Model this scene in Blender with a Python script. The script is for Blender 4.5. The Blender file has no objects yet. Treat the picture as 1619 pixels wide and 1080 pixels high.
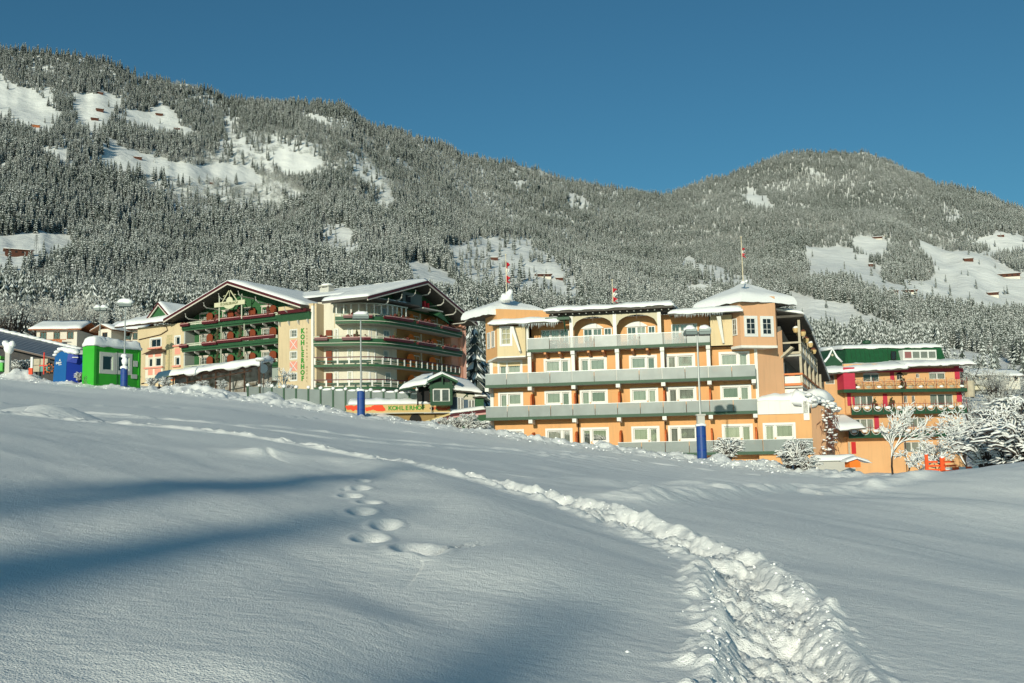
import bpy, bmesh, math, random
import numpy as np
from mathutils import Vector, Matrix
random.seed(7); rng = np.random.default_rng(11)
SC = bpy.context.scene; COL = SC.collection
# ------------------------------------------------------------------ camera
FPX = 1574.0
PITCH = math.atan(.105); ROLL = -math.radians(1.2)
cam = bpy.data.cameras.new('camera'); camo = bpy.data.objects.new('camera', cam); COL.objects.link(camo)
CM = (Matrix.Rotation(math.pi/2 + PITCH, 4, 'X') @ Matrix.Rotation(ROLL, 4, 'Z'))
camo.matrix_world = CM
cam.sensor_width = 36; cam.lens = FPX*36/1619; cam.clip_start = .3; cam.clip_end = 20000
SC.camera = camo
# ------------------------------------------------------------------ light
SUN_AZ, SUN_EL = math.radians(17), math.radians(14.5)      # sun stands behind the camera, to its left
SUND = Vector((-math.sin(SUN_AZ)*math.cos(SUN_EL), -math.cos(SUN_AZ)*math.cos(SUN_EL), math.sin(SUN_EL)))
w = bpy.data.worlds.new('World'); SC.world = w; w.use_nodes = True
nt = w.node_tree; nt.nodes.clear()
sky = nt.nodes.new('ShaderNodeTexSky'); sky.sky_type = 'NISHITA'; sky.sun_disc = False
sky.sun_elevation = SUN_EL; sky.sun_rotation = math.pi + SUN_AZ
sky.altitude = 600; sky.air_density = 1.0; sky.dust_density = 1.2; sky.ozone_density = 3.0
tint = nt.nodes.new('ShaderNodeMix'); tint.data_type = 'RGBA'; tint.blend_type = 'MULTIPLY'
tint.inputs[0].default_value = 1; tint.inputs[7].default_value = (.34, .665, .67, 1)
bg = nt.nodes.new('ShaderNodeBackground'); bg.inputs[1].default_value = .115
wo = nt.nodes.new('ShaderNodeOutputWorld')
nt.links.new(sky.outputs[0], tint.inputs[6]); nt.links.new(tint.outputs[2], bg.inputs[0]); nt.links.new(bg.outputs[0], wo.inputs[0])
sl = bpy.data.lights.new('sun', 'SUN'); sl.energy = 3.9; sl.angle = math.radians(.55); sl.color = (1, .95, .77)
so = bpy.data.objects.new('sun', sl); COL.objects.link(so); so.rotation_euler = SUND.to_track_quat('Z', 'Y').to_euler()
SC.view_settings.view_transform = 'Standard'; SC.view_settings.look = 'None'
SC.view_settings.exposure = 0.0; SC.view_settings.gamma = 1.0; SC.view_settings.use_curve_mapping = False
SC.cycles.max_bounces = 6; SC.cycles.transparent_max_bounces = 12
# ------------------------------------------------------------------ measuring helpers (sight lines of the survey)
CMn = np.array(CM.to_3x3())
def ray(u, v): return CMn @ np.array([(u-809.5)/FPX, (540-v)/FPX, -1.])
def at(u, v, Y): d = ray(u, v); return d*(Y/d[1])
def pix(p):
    q = np.asarray(p) @ CMn
    return 809.5+FPX*q[..., 0]/-q[..., 2], 540-FPX*q[..., 1]/-q[..., 2]
def uv_dir(u, v):
    d = ray(u, v); return math.atan2(d[0], d[1]), d[2]/math.hypot(d[0], d[1])
# ------------------------------------------------------------------ noise
def _h(i, j, s):
    n = (i.astype(np.int64)*374761393 + j.astype(np.int64)*668265263 + s*1442695041) & 0x7fffffff
    n = ((n ^ (n >> 13))*1274126177) & 0x7fffffff
    return ((n ^ (n >> 16)) & 0xffff)/65535.
def vnoise(x, y, s=0):
    i = np.floor(x); j = np.floor(y); a = x-i; b = y-j
    a = a*a*a*(a*(a*6-15)+10); b = b*b*b*(b*(b*6-15)+10)
    return ((_h(i, j, s)*(1-a)+_h(i+1, j, s)*a)*(1-b) + (_h(i, j+1, s)*(1-a)+_h(i+1, j+1, s)*a)*b)*2-1
def fbm(x, y, o=4, s=0, g=.5):
    t = 0; a = 1.; x = np.asarray(x, float); y = np.asarray(y, float)
    for k in range(o): t = t+a*vnoise(x, y, s+k*17); x = x*2.03+3.1; y = y*1.97-1.7; a *= g
    return t
def sstep(a, b, x): t = np.clip((x-a)/(b-a), 0, 1); return t*t*(3-2*t)
def dpoly(x, y, pts, val=None):
    """distance to a polyline, side (+ left), arc length, interpolated value"""
    best = np.full(np.shape(x), 1e9); side = np.zeros(np.shape(x)); arc = np.zeros(np.shape(x)); L = 0
    vv = np.zeros(np.shape(x))
    for k in range(len(pts)-1):
        (x0, y0), (x1, y1) = pts[k][:2], pts[k+1][:2]; dx, dy = x1-x0, y1-y0; l = math.hypot(dx, dy)
        t = np.clip(((x-x0)*dx+(y-y0)*dy)/(l*l), 0, 1); d = np.hypot(x-x0-t*dx, y-y0-t*dy)
        m = d < best; best = np.where(m, d, best); side = np.where(m, np.sign(dx*(y-y0)-dy*(x-x0)), side)
        arc = np.where(m, L+t*l, arc)
        if val is not None: vv = np.where(m, val[k]+(val[k+1]-val[k])*t, vv)
        L += l
    return best, side, arc, vv
# ------------------------------------------------------------------ materials
MATS = {}
def mat(name, col=(.5, .5, .5), rough=.7, metal=0., noise=None, bump=None, spec=.4):
    if name in MATS: return MATS[name]
    m = bpy.data.materials.new(name); m.use_nodes = True; MATS[name] = m
    N = m.node_tree.nodes; L = m.node_tree.links; b = N['Principled BSDF']
    b.inputs['Base Color'].default_value = (*col, 1); b.inputs['Roughness'].default_value = rough
    b.inputs['Metallic'].default_value = metal; b.inputs['Specular IOR Level'].default_value = spec
    tc = N.new('ShaderNodeTexCoord')
    if noise:                                   # (scale, second colour, amount)
        n = N.new('ShaderNodeTexNoise'); n.inputs['Scale'].default_value = noise[0]; n.inputs['Detail'].default_value = 5
        L.new(tc.outputs['Object'], n.inputs['Vector'])
        r = N.new('ShaderNodeMapRange'); r.inputs[1].default_value = .35; r.inputs[2].default_value = .7; r.inputs[4].default_value = noise[2]
        L.new(n.outputs[0], r.inputs[0])
        x = N.new('ShaderNodeMix'); x.data_type = 'RGBA'; L.new(r.outputs[0], x.inputs[0])
        x.inputs[6].default_value = (*col, 1); x.inputs[7].default_value = (*noise[1], 1); L.new(x.outputs[2], b.inputs['Base Color'])
    if bump:                                    # (scale, strength, distance)
        n = N.new('ShaderNodeTexNoise'); n.inputs['Scale'].default_value = bump[0]; n.inputs['Detail'].default_value = 6
        L.new(tc.outputs['Object'], n.inputs['Vector'])
        q = N.new('ShaderNodeBump'); q.inputs['Strength'].default_value = bump[1]; q.inputs['Distance'].default_value = bump[2]
        L.new(n.outputs[0], q.inputs['Height']); L.new(q.outputs[0], b.inputs['Normal'])
    return m
SNOWC = (.86, .87, .84)
def snow_ground():
    m = mat('field_snow', SNOWC, .55, spec=.3); N = m.node_tree.nodes; L = m.node_tree.links; b = N['Principled BSDF']
    tc = N.new('ShaderNodeTexCoord'); mp = N.new('ShaderNodeMapping'); L.new(tc.outputs['Object'], mp.inputs[0])
    mp.inputs['Rotation'].default_value = (0, 0, .5); mp.inputs['Scale'].default_value = (.55, 1.0, 1)
    n1 = N.new('ShaderNodeTexNoise'); n1.inputs['Scale'].default_value = 9; n1.inputs['Detail'].default_value = 7; L.new(mp.outputs[0], n1.inputs[0])
    n1.inputs['Roughness'].default_value = .62
    n2 = N.new('ShaderNodeTexNoise'); n2.inputs['Scale'].default_value = 75; n2.inputs['Detail'].default_value = 3; L.new(tc.outputs['Object'], n2.inputs[0])
    b1 = N.new('ShaderNodeBump'); b1.inputs['Strength'].default_value = .55; b1.inputs['Distance'].default_value = .05; L.new(n1.outputs[0], b1.inputs['Height'])
    b2 = N.new('ShaderNodeBump'); b2.inputs['Strength'].default_value = 1.; b2.inputs['Distance'].default_value = .012; L.new(n2.outputs[0], b2.inputs['Height']); L.new(b1.outputs[0], b2.inputs['Normal'])
    L.new(b2.outputs[0], b.inputs['Normal'])
    return m
def snow_mat():
    return mat('snow', (.87, .88, .86), .55, bump=(6, .35, .05), spec=.3)
M_SNOW = snow_mat(); M_FIELD = snow_ground()
# ------------------------------------------------------------------ object helpers
def meta(o, **k):
    for a, b in k.items():
        if b is not None: o[a] = b
    return o
def mk(name, V, Fc, mats, parent=None, mi=None, smooth=False):
    me = bpy.data.meshes.new(name); me.from_pydata([tuple(v) for v in V], [], Fc)
    for m in (mats if isinstance(mats, (list, tuple)) else [mats]): me.materials.append(m)
    if mi is not None: me.polygons.foreach_set('material_index', np.array(mi, dtype=np.int32))
    if smooth: me.polygons.foreach_set('use_smooth', np.ones(len(me.polygons), dtype=bool))
    me.update(); o = bpy.data.objects.new(name, me); COL.objects.link(o)
    if parent: o.parent = parent
    return o
def thing(name, label, cat, loc=(0, 0, 0), rot=0, group=None):
    o = bpy.data.objects.new(name, None); COL.objects.link(o); o.location = loc; o.rotation_euler = (0, 0, rot)
    o.empty_display_size = .5
    return meta(o, label=label, category=cat, group=group)
def gridmesh(name, X, Y, Z, m, wrap=False, smooth=True):
    nr, nc = X.shape
    V = np.stack([X, Y, Z], -1).reshape(-1, 3).astype(np.float32)
    c = np.arange(nc if wrap else nc-1); r = np.arange(nr-1); R, C = np.meshgrid(r, c, indexing='ij'); C2 = (C+1) % nc
    Q = np.stack([R*nc+C, R*nc+C2, (R+1)*nc+C2, (R+1)*nc+C], -1).reshape(-1, 4).astype(np.int32)
    me = bpy.data.meshes.new(name); me.vertices.add(len(V)); me.vertices.foreach_set('co', V.ravel())
    me.loops.add(Q.size); me.loops.foreach_set('vertex_index', Q.ravel())
    me.polygons.add(len(Q)); me.polygons.foreach_set('loop_start', np.arange(0, Q.size, 4, dtype=np.int32))
    me.polygons.foreach_set('use_smooth', np.full(len(Q), smooth))
    me.update(calc_edges=True); me.materials.append(m); o = bpy.data.objects.new(name, me); COL.objects.link(o); return o
# ------------------------------------------------------------------ terrain functions
PA, PB = -.141, .0423
def plane(x, y): return -1.6+PA*x+PB*y
EDGE = [(-95, 140), (-57.8, 112), (-38.4, 98.5), (-12.7, 83.6), (12.2, 65.4), (17.5, 57.5), (21, 50), (34, 36), (70, 5)]
def gp(u, v):                                     # where a sight line meets the slope
    d = ray(u, v); t = -1.6/(d[2]-PA*d[0]-PB*d[1]); return (d[0]*t, d[1]*t)
PATHPX = [(1262, 1200), (1242, 1080), (1208, 960), (1178, 900), (1110, 868), (995, 828), (910, 799), (795, 769), (680, 740), (600, 717), (500, 699), (370, 679), (255, 664), (140, 650), (20, 637), (-120, 622)]
PATH = [gp(*p) for p in PATHPX]
VILL = np.array([[-47, 103, 7.6], [-38, 104, 7.0], [-60, 118, 9.5], [-85, 130, 13.], [-75, 160, 17.2], [-52, 160, 16.5], [-110, 170, 20], [-22, 130, 7.2], [-5, 140, 5], [-45, 140, 9.], [-14, 98, 3.6], [-8, 92, .6], [-4, 97, .8],
                 [0, 92, -2.2], [22, 84, -3.2], [30, 78, -4], [35, 105, -4.3], [50, 122, -4.6], [30, 66, -3.6], [60, 90, -5], [90, 60, -8], [75, 150, -1], [40, 170, 0], [0, 170, 6], [0, 110, 1.5], [36, 60, -3.5], [45, 40, -6], [-25, 104, 5.6], [-32, 106, 6.6], [100, 120, -4], [20, 180, 6], [-120, 120, 20], [100, -100, -25], [140, 0, -18]])
def village(x, y):
    n = 0; d = 0
    for a, b, c in VILL: wgt = 1/((x-a)**2+(y-b)**2+9)**1.7; n = n+wgt*c; d = d+wgt
    return n/d
def ridge(x, y, pts, h, wl, wr, fade=1.2, n=None):
    d, s, a, _ = dpoly(x, y, pts); L_ = sum(math.hypot(q[0]-p[0], q[1]-p[1]) for p, q in zip(pts[:-1], pts[1:]))
    # signed offset varies smoothly, so both flanks meet without a crease even past the ends
    sd = np.tanh(d*s/.25)*.5+.5; w_ = wr+(wl-wr)*sd
    f = sstep(0, fade, a)*sstep(0, fade, L_-a)
    return h*np.exp(-(d/w_)**2)*f
PITS = [(570, 775, .13, .08), (554, 786, .13, .10), (584, 799, .13, .10), (572, 817, .14, .11), (610, 836, .14, .11), (585, 856, .15, .12), (650, 879, .16, .12), (680, 886, .15, .08), (573, 763, .10, .06), (548, 775, .08, .04)]
def H(x, y):
    x = np.asarray(x, float); y = np.asarray(y, float)
    z = plane(x, y); r = np.hypot(x, y)
    de, se, ae, _ = dpoly(x, y, EDGE); e = de*se                      # > 0 beyond the edge of the piste
    # wind-blown undulation
    z = z+.10*fbm(x/9, y/9, 3, 5)*sstep(3, 12, r)*(1-sstep(-18, -6, e))+.03*fbm(x/2.2+.3*y, y/3.1, 3, 9)*(1-sstep(30, 50, r))
    # long soft swell in front left with its hollow
    z = z+ridge(x, y, [gp(*p) for p in [(330, 1130), (450, 1030), (560, 985), (700, 975)]], .09, .9, .40, .8)
    z = z+ridge(x, y, [gp(*p) for p in [(560, 905), (660, 888), (720, 905), (765, 945)]], .07, .8, .45, .9)
    z = z+ridge(x, y, [gp(*p) for p in [(330, 715), (410, 712), (480, 722), (600, 735), (690, 765), (770, 815), (830, 880), (850, 960)]], .15, 1.3, .8, 2.)
    z = z+ridge(x, y, [gp(*p) for p in [(385, 716), (420, 716), (455, 722)]], .10, .35, .25, .5)
    for u, v, wd, dp in PITS:
        px_, py_ = gp(u, v); q = ((x-px_)/wd/.85)**2+((y-py_)/wd/1.9)**2
        z = z-dp*1.0*np.exp(-q**1.4)+dp*.16*np.exp(-(np.sqrt(q)-1.6)**2/.2)
    # drift ridges right of the track
    z = z+ridge(x, y, [gp(*p) for p in [(955, 802), (1040, 791), (1120, 781), (1190, 768), (1260, 764)]]+[(9.8, 33), (13, 36), (17, 39)], .20+.08*fbm(x*1.1, y*1.1, 3, 31), 1.0, .45, 2.)
    z = z+ridge(x, y, [gp(*p) for p in [(780, 744), (860, 752), (950, 757), (1040, 764), (1180, 768)]], .17+.05*fbm(x, y, 2, 33), 1.6, .8, 4.)
    z = z+ridge(x, y, [gp(*p) for p in [(-60, 622), (0, 628), (60, 632), (120, 643), (150, 650)]], .35+.2*fbm(x/1.5, y/1.5, 2, 34), 1.3, 1.3, 3.)
    z = z+2.5*np.exp(-((x-25)/6.6)**2/2*1.0-((y-38)/5.2)**2/2)*(1+.06*fbm(x/3, y/3, 3, 71))
    z = z+.5*np.exp(-((x-13)/4)**2-((y-27)/3)**2)
    # ski tracks and grooming lines along the far part of the slope
    for k, (u0, v0, u1, v1, u2, v2) in enumerate([(90, 622, 470, 655, 1040, 712), (60, 612, 520, 668, 900, 700), (0, 603, 500, 640, 1200, 735)]):
        d, s, a, _ = dpoly(x, y, [gp(u0, v0), gp(u1, v1), gp(u2, v2)]); z = z+(.05+.05*fbm(a*1.2, a*0+k, 2, 40+k))*np.exp(-(d/.22)**2)-.04*np.exp(-((d-.45)/.25)**2)
    z = z+.03*np.sin(e*2*math.pi/1.35+.6*fbm(x/8, y/8, 2, 3))*sstep(-24, -14, e)*(1-sstep(-3, 0, e))*(1-sstep(.25, .5, x/(y+1)))
    # trampled track
    d, s, a, _ = dpoly(x, y, PATH)
    wob = .12*fbm(a/1.1, s, 3, 50)
    k = 1-sstep(.26, .50, d+wob); near = 1-sstep(10, 30, r)
    lump = fbm(x*2.3, y*2.3, 3, 51, .55)
    cell = np.abs(fbm(x*5.0+2+.9*vnoise(x*3, y*3, 59), y*5.0+.9*vnoise(x*3+9, y*3, 60), 4, 52, .62)); lr = -d*s
    rut = np.exp(-((lr-.12-.1*np.sin(a*1.9))/.13)**2)
    z = z+k*(-.12*(1-.4*near)+.075*lump+.07*(.45-cell)+.014*fbm(x*21, y*21, 2, 53)*near-.09*rut*sstep(-.2, .5, fbm(a*1.3, a*0, 2, 58)))
    z = z+(.07+.05*lump)*np.exp(-((d+wob-.50)/.14)**2)+np.exp(-((d+wob-.55)/.2)**2)*.05*np.maximum(fbm(x*8, y*8, 2, 54), 0)*near
    z = z+(.16*k+.04)*sstep(14, 40, r)*np.exp(-(d/.8)**2)                   # farther off the track shows as a raised rim
    # rough bank along the edge, then down to the village
    b = np.exp(-((e-1.0)/2.3)**2)
    z = z+b*(.16+.34*np.abs(fbm(x/1.7, y/1.7, 3, 60))+.14*fbm(x*1.6, y*1.6, 3, 61))+np.exp(-((e+.3)/2.6)**2)*.13*np.maximum(fbm(x*1.1, y*1.1, 4, 64, .6), -.1)
    for (u, v, Y, h, sg) in [(300, 614, 99, .9, 2.2), (345, 615, 98, 1.1, 2.5), (395, 622, 97, .9, 2.2), (440, 626, 95, 1.3, 1.8), (478, 630, 94, 1.1, 2.0), (500, 640, 92, .8, 2.0), (530, 645, 91, .8, 2.), (35, 592, 111, .9, 2.0), (425, 640, 93, .6, 1.6)]:
        c = at(u, v, Y); z = z+h*np.exp(-((x-c[0])**2+(y-c[1])**2)/(2*sg*sg*.5))*(1+.25*fbm(x/1.3, y/1.3, 3, 66))
    g = village(x, y)+.25*fbm(x/4, y/4, 3, 62)
    t = sstep(1.5, 9, e)
    z = z*(1-t)+g*t
    return z
# fit the far rim of the slope to its surveyed sky line
RIM = [(-600, 560), (-200, 572), (0, 591), (120, 603), (220, 609), (300, 613), (380, 615), (450, 628), (500, 641), (560, 658), (640, 662), (700, 668), (760, 678), (850, 691), (950, 703), (1040, 713), (1110, 722), (1200, 731), (1300, 741), (1400, 748), (1440, 748), (1500, 742), (1560, 736), (1619, 730), (1900, 712)]
_rt = [uv_dir(u, v) for u, v in RIM]; _az = np.linspace(_rt[0][0], _rt[-1][0], 260); _r = np.geomspace(14, 150, 260); _A, _R = np.meshgrid(_az, _r)
H0 = H; _X, _Y = _R*np.sin(_A), _R*np.cos(_A); _d, _s, _q, _w = dpoly(_X, _Y, EDGE); _z = np.where(_d*_s < 5, H0(_X, _Y), -1e3)
_cur = (_z/_R).max(0); _k = np.hanning(23); _k /= _k.sum(); _cur = np.convolve(np.pad(_cur, 11, mode='edge'), _k, 'valid')
_cor = np.interp(_az, [a for a, b in _rt], [b for a, b in _rt])-_cur
_k = np.hanning(61); _k /= _k.sum(); _cor = np.convolve(np.pad(_cor, 30, mode='edge'), _k, 'valid')
def H(x, y):
    x = np.asarray(x, float); y = np.asarray(y, float); r = np.hypot(x, y); az = np.arctan2(x, y); z = H0(x, y)
    d, s, a, _ = dpoly(x, y, EDGE); e = d*s
    return z+np.interp(az, _az, _cor)*r*sstep(16, 38, r)*(1-sstep(6, 14, e))*(1-sstep(1.2, 1.8, np.abs(az)))
# ------------------------------------------------------------------ mountain
SKYL = [(-900, 250), (-500, 150), (-200, 90), (0, 80), (40, 82), (75, 80), (110, 86), (160, 97), (195, 108), (225, 121), (270, 128), (300, 135), (360, 153), (440, 162), (500, 166), (545, 172), (565, 184), (590, 198), (640, 214), (700, 232), (730, 246), (760, 253), (800, 257), (850, 266), (900, 283), (950, 295), (1000, 301), (1045, 309), (1100, 291), (1150, 281), (1200, 261), (1250, 250), (1320, 243), (1370, 243), (1410, 255), (1450, 278), (1480, 293), (1520, 298), (1560, 311), (1619, 334), (1800, 400), (2200, 470), (2800, 500)]
FOOT = [(-900, 520), (0, 536), (200, 540), (350, 570), (600, 600), (760, 622), (1000, 660), (1300, 660), (1450, 640), (1619, 640), (2800, 640)]
MIDL = [(-900, 500), (0, 500), (200, 508), (400, 512), (600, 512), (750, 520), (900, 545), (1100, 565), (1300, 570), (1500, 580), (1619, 588), (2800, 600)]
R1 = [(-900, 2300), (0, 2400), (560, 2450), (1045, 3000), (1350, 3300), (1619, 3200), (2800, 3000)]
def _tab(T):
    q = [uv_dir(u, v) for u, v in T]; return np.array([a for a, b in q]), np.array([b for a, b in q])
SKt, FTt, MDt = _tab(SKYL), _tab(FOOT), _tab(MIDL)
R1t = (np.array([uv_dir(u, 400)[0] for u, v in R1]), np.array([v for u, v in R1], float))
RF, RM = 200., 760.
def Mz(az, r):
    es = np.interp(az, *SKt); ef = np.interp(az, *FTt); em = np.interp(az, *MDt); r1 = np.interp(az, *R1t)
    a = np.clip((r-RF)/(RM-RF), 0, 1); b = np.clip((r-RM)/(r1-RM), 0, 1.)
    e = ef+(em-ef)*a+(es-em)*b
    wn = np.sqrt(np.clip(np.sin(np.pi*b), 0, 1))
    x = r*np.sin(az); y = r*np.cos(az)
    e = e+.013*wn*fbm(x/420, y/520, 4, 80)+.0018*fbm(az*60, r/200, 3, 81)*np.clip(b*4, 0, 1)
    z = r*e; over = np.clip(r-r1, 0, None)
    return z-over*.75
def ground(x, y):
    x = np.asarray(x, float); y = np.asarray(y, float); r = np.hypot(x, y); az = np.arctan2(x, y)
    g = H(x, y); t = sstep(165, 200, r)*(1-sstep(1.1, 1.6, np.abs(az)))
    return g*(1-t)+Mz(az, np.maximum(r, RF))*t
def hit(u, v):
    d = ray(u, v); az, e = uv_dir(u, v); r = np.arange(230, 3500, 4.); z = Mz(np.full(r.shape, az), r)
    k = np.argmax(z >= r*e); return np.array([r[k]*math.sin(az), r[k]*math.cos(az), z[k]]), r[k]
A0 = math.radians(33)
azf = np.linspace(-A0, A0, 700); azb = np.linspace(A0, 2*math.pi-A0, 130)[1:-1]; AZ = np.concatenate([azf, azb])
RR = np.concatenate([np.array([.05, 1, 2, 3, 4]), np.geomspace(5, 48, 640), np.geomspace(48, 130, 260)[1:], np.geomspace(130, 202, 20)[1:]])
A, R = np.meshgrid(AZ, RR)
X, Y = R*np.sin(A), R*np.cos(A); Zg = ground(X, Y)
o = gridmesh('snow_slope', X[:, ::-1], Y[:, ::-1], Zg[:, ::-1], M_FIELD, wrap=True); meta(o, kind='structure')
# mountain sheet
azm = np.linspace(math.radians(-48), math.radians(52), 620)
tt = np.concatenate([np.linspace(0, .12, 30), np.linspace(.12, 1, 230)[1:], [1.02, 1.06, 1.2, 1.5]])
A, T = np.meshgrid(azm, tt); R = RF-2+(np.interp(A, *R1t)-RF)*T
o = gridmesh('mountain', (R*np.sin(A))[:, ::-1], (R*np.cos(A))[:, ::-1], (Mz(A, np.maximum(R, RF))-.15)[:, ::-1], mat('mountain_snow', (.84, .85, .82), .7, noise=(.02, (.62, .63, .60), .5), bump=(.05, .8, 4.)), smooth=True)
meta(o, kind='structure')
# valley floor behind the photographer, out to the horizon
bz = np.linspace(math.radians(52), math.radians(312), 60); br = np.geomspace(198, 9000, 24); A, R = np.meshgrid(bz, br)
zed = ground(198*np.sin(A), 198*np.cos(A)); Z = zed*np.exp(-(R-198)/400)-30*(1-np.exp(-(R-198)/500))
o = gridmesh('valley_floor', (R*np.sin(A))[:, ::-1], (R*np.cos(A))[:, ::-1], Z[:, ::-1]-.1, M_SNOW); meta(o, kind='structure')
# ------------------------------------------------------------------ conifers
M_NEEDLE = mat('spruce_needles', (.028, .045, .035), .8, noise=(.9, (.055, .065, .05), .7))
M_BARK = mat('bark', (.09, .07, .055), .9, noise=(3, (.05, .04, .03), .8))
M_TSNOW = mat('branch_snow', (.64, .68, .65), .7, noise=(.8, (.34, .37, .35), .8))
M_TWIG = mat('frosted_twigs', (.42, .42, .39), .9, noise=(.7, (.2, .19, .17), .8))
def frost_vary(m, col, lo=.0, hi=1., sc=.006):
    N = m.node_tree.nodes; L = m.node_tree.links; b = N['Principled BSDF']; src = b.inputs['Base Color'].links[0].from_socket
    g_ = N.new('ShaderNodeNewGeometry'); n = N.new('ShaderNodeTexNoise'); n.inputs['Scale'].default_value = sc; n.inputs['Detail'].default_value = 4; L.new(g_.outputs['Position'], n.inputs['Vector'])
    oi = N.new('ShaderNodeObjectInfo'); a = N.new('ShaderNodeMath'); a.operation = 'MULTIPLY_ADD'; a.inputs[1].default_value = .35; L.new(oi.outputs['Random'], a.inputs[0]); L.new(n.outputs[0], a.inputs[2])
    r = N.new('ShaderNodeMapRange'); r.inputs[1].default_value = .45; r.inputs[2].default_value = .95; r.inputs[3].default_value = lo; r.inputs[4].default_value = hi; L.new(a.outputs[0], r.inputs[0])
    x = N.new('ShaderNodeMix'); x.data_type = 'RGBA'; L.new(r.outputs[0], x.inputs[0]); L.new(src, x.inputs[6]); x.inputs[7].default_value = (*col, 1); L.new(x.outputs[2], b.inputs['Base Color'])
frost_vary(M_NEEDLE, (.17, .19, .175), 0, .9); frost_vary(M_TSNOW, (.86, .87, .85), 0, .9)
def spruce_geo(seed, tiers=10, n=9, R=.17, snow=.6):
    r_ = random.Random(seed); V = []; Fc = []; S = []; SF = []
    for k in range(tiers):
        t = k/(tiers-1); zt = .10+.90*(t**.92)+(.02 if k == tiers-1 else .05); zt = min(zt, 1.0)
        rad = R*(1-t)**.85+.02; zb = zt-.10-.05*(1-t); c = len(V); V.append((0, 0, zt)); a0 = r_.random()*6
        for j in range(n*2):
            a = a0+j*math.pi/n; rr = rad*(r_.uniform(.85, 1.15) if j % 2 == 0 else r_.uniform(.45, .62)); zz = zb+(r_.uniform(-.02, .015) if j % 2 == 0 else .035)
            V.append((rr*math.cos(a), rr*math.sin(a), zz))
        for j in range(n*2):
            j2 = (j+1) % (n*2); Fc.append((c, c+1+j, c+1+j2))
            if r_.random() < snow:
                p = [V[c], V[c+1+j], V[c+1+j2]]; s0 = len(S); lo = r_.uniform(.1, .3); hi = r_.uniform(.75, 1.03)
                P = [np.array(q) for q in p]; up = np.array([0, 0, .012])
                q1 = P[0]*(1-lo)+(P[1]+P[2])/2*lo; q2 = P[0]*(1-hi)+P[1]*hi; q3 = P[0]*(1-hi)+P[2]*hi
                S += [tuple(q1+up), tuple(q2+up), tuple(q3+up)]; SF.append((s0, s0+1, s0+2))
    TV = []; TF = []
    for z_, rr in ((-.06, .018), (.5, .009)):
        for j in range(5): TV.append((rr*math.cos(j*1.2566), rr*math.sin(j*1.2566), z_))
    for j in range(5): TF.append((j, (j+1) % 5, 5+(j+1) % 5, 5+j))
    return (V, Fc), (S, SF), (TV, TF)
def me_(name, g, m):
    me = bpy.data.meshes.new(name); me.from_pydata([tuple(v) for v in g[0]], [], g[1]); me.materials.append(m); me.update(); return me
SPR = [spruce_geo(100+i, tiers=(11, 12, 10, 12, 9)[i], n=(7, 6, 8, 6, 7)[i], R=(.16, .13, .19, .145, .17)[i], snow=(.46, .38, .52, .42, .5)[i]) for i in range(5)]
SPM = [(me_('crown', a, M_NEEDLE), me_('snow', b, M_TSNOW), me_('trunk', c, M_BARK)) for a, b, c in SPR]
def joined(gs, ms, name):
    V = []; Fc = []; mi = []
    for k, g in enumerate(gs):
        o_ = len(V); V += list(g[0]); Fc += [tuple(i+o_ for i in f) for f in g[1]]; mi += [k]*len(g[1])
    me = bpy.data.meshes.new(name); me.from_pydata([tuple(v) for v in V], [], Fc)
    for m in ms: me.materials.append(m)
    me.polygons.foreach_set('material_index', np.array(mi, dtype=np.int32)); me.update(); return me
def shrub_geo(seed, n=120):
    r_ = random.Random(seed); V = []; Fc = []; mi = []
    for k in range(n):
        a = r_.random()*6.283; q = r_.random()**.5; h = r_.uniform(.25, .95); rr = .33*q*math.sqrt(max(.05, 1-((h-.5)/.52)**2))
        x, y = rr*math.cos(a), rr*math.sin(a); l = r_.uniform(.08, .2); d = np.array([x*1.2+r_.uniform(-.05, .05), y*1.2+r_.uniform(-.05, .05), l]); wv = np.array([math.sin(a*3), math.cos(a*3), 0])*r_.uniform(.006, .02)
        p = np.array([x, y, h-.1]); c = len(V); V += [tuple(p-wv), tuple(p+wv), tuple(p+d)]; Fc.append((c, c+1, c+2))
    for j in range(6):
        a = j*1.05; c = len(V); V += [(.01, 0, 0), (-.01, 0, 0), (.22*math.cos(a), .22*math.sin(a), .6)]; Fc.append((c, c+1, c+2))
    return V, Fc
PC = bpy.data.collections.new('forest_kinds')
def proto(me, k):
    o = bpy.data.objects.new('tree_%02d' % k, me); PC.objects.link(o)
for i in range(5): proto(joined(SPR[i], (M_NEEDLE, M_TSNOW, M_BARK), 'spruce'), i)
for i in range(2): proto(joined([shrub_geo(300+i), shrub_geo(310+i, 70)], (M_TWIG, M_TSNOW), 'frosted_tree'), 5+i)
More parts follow.
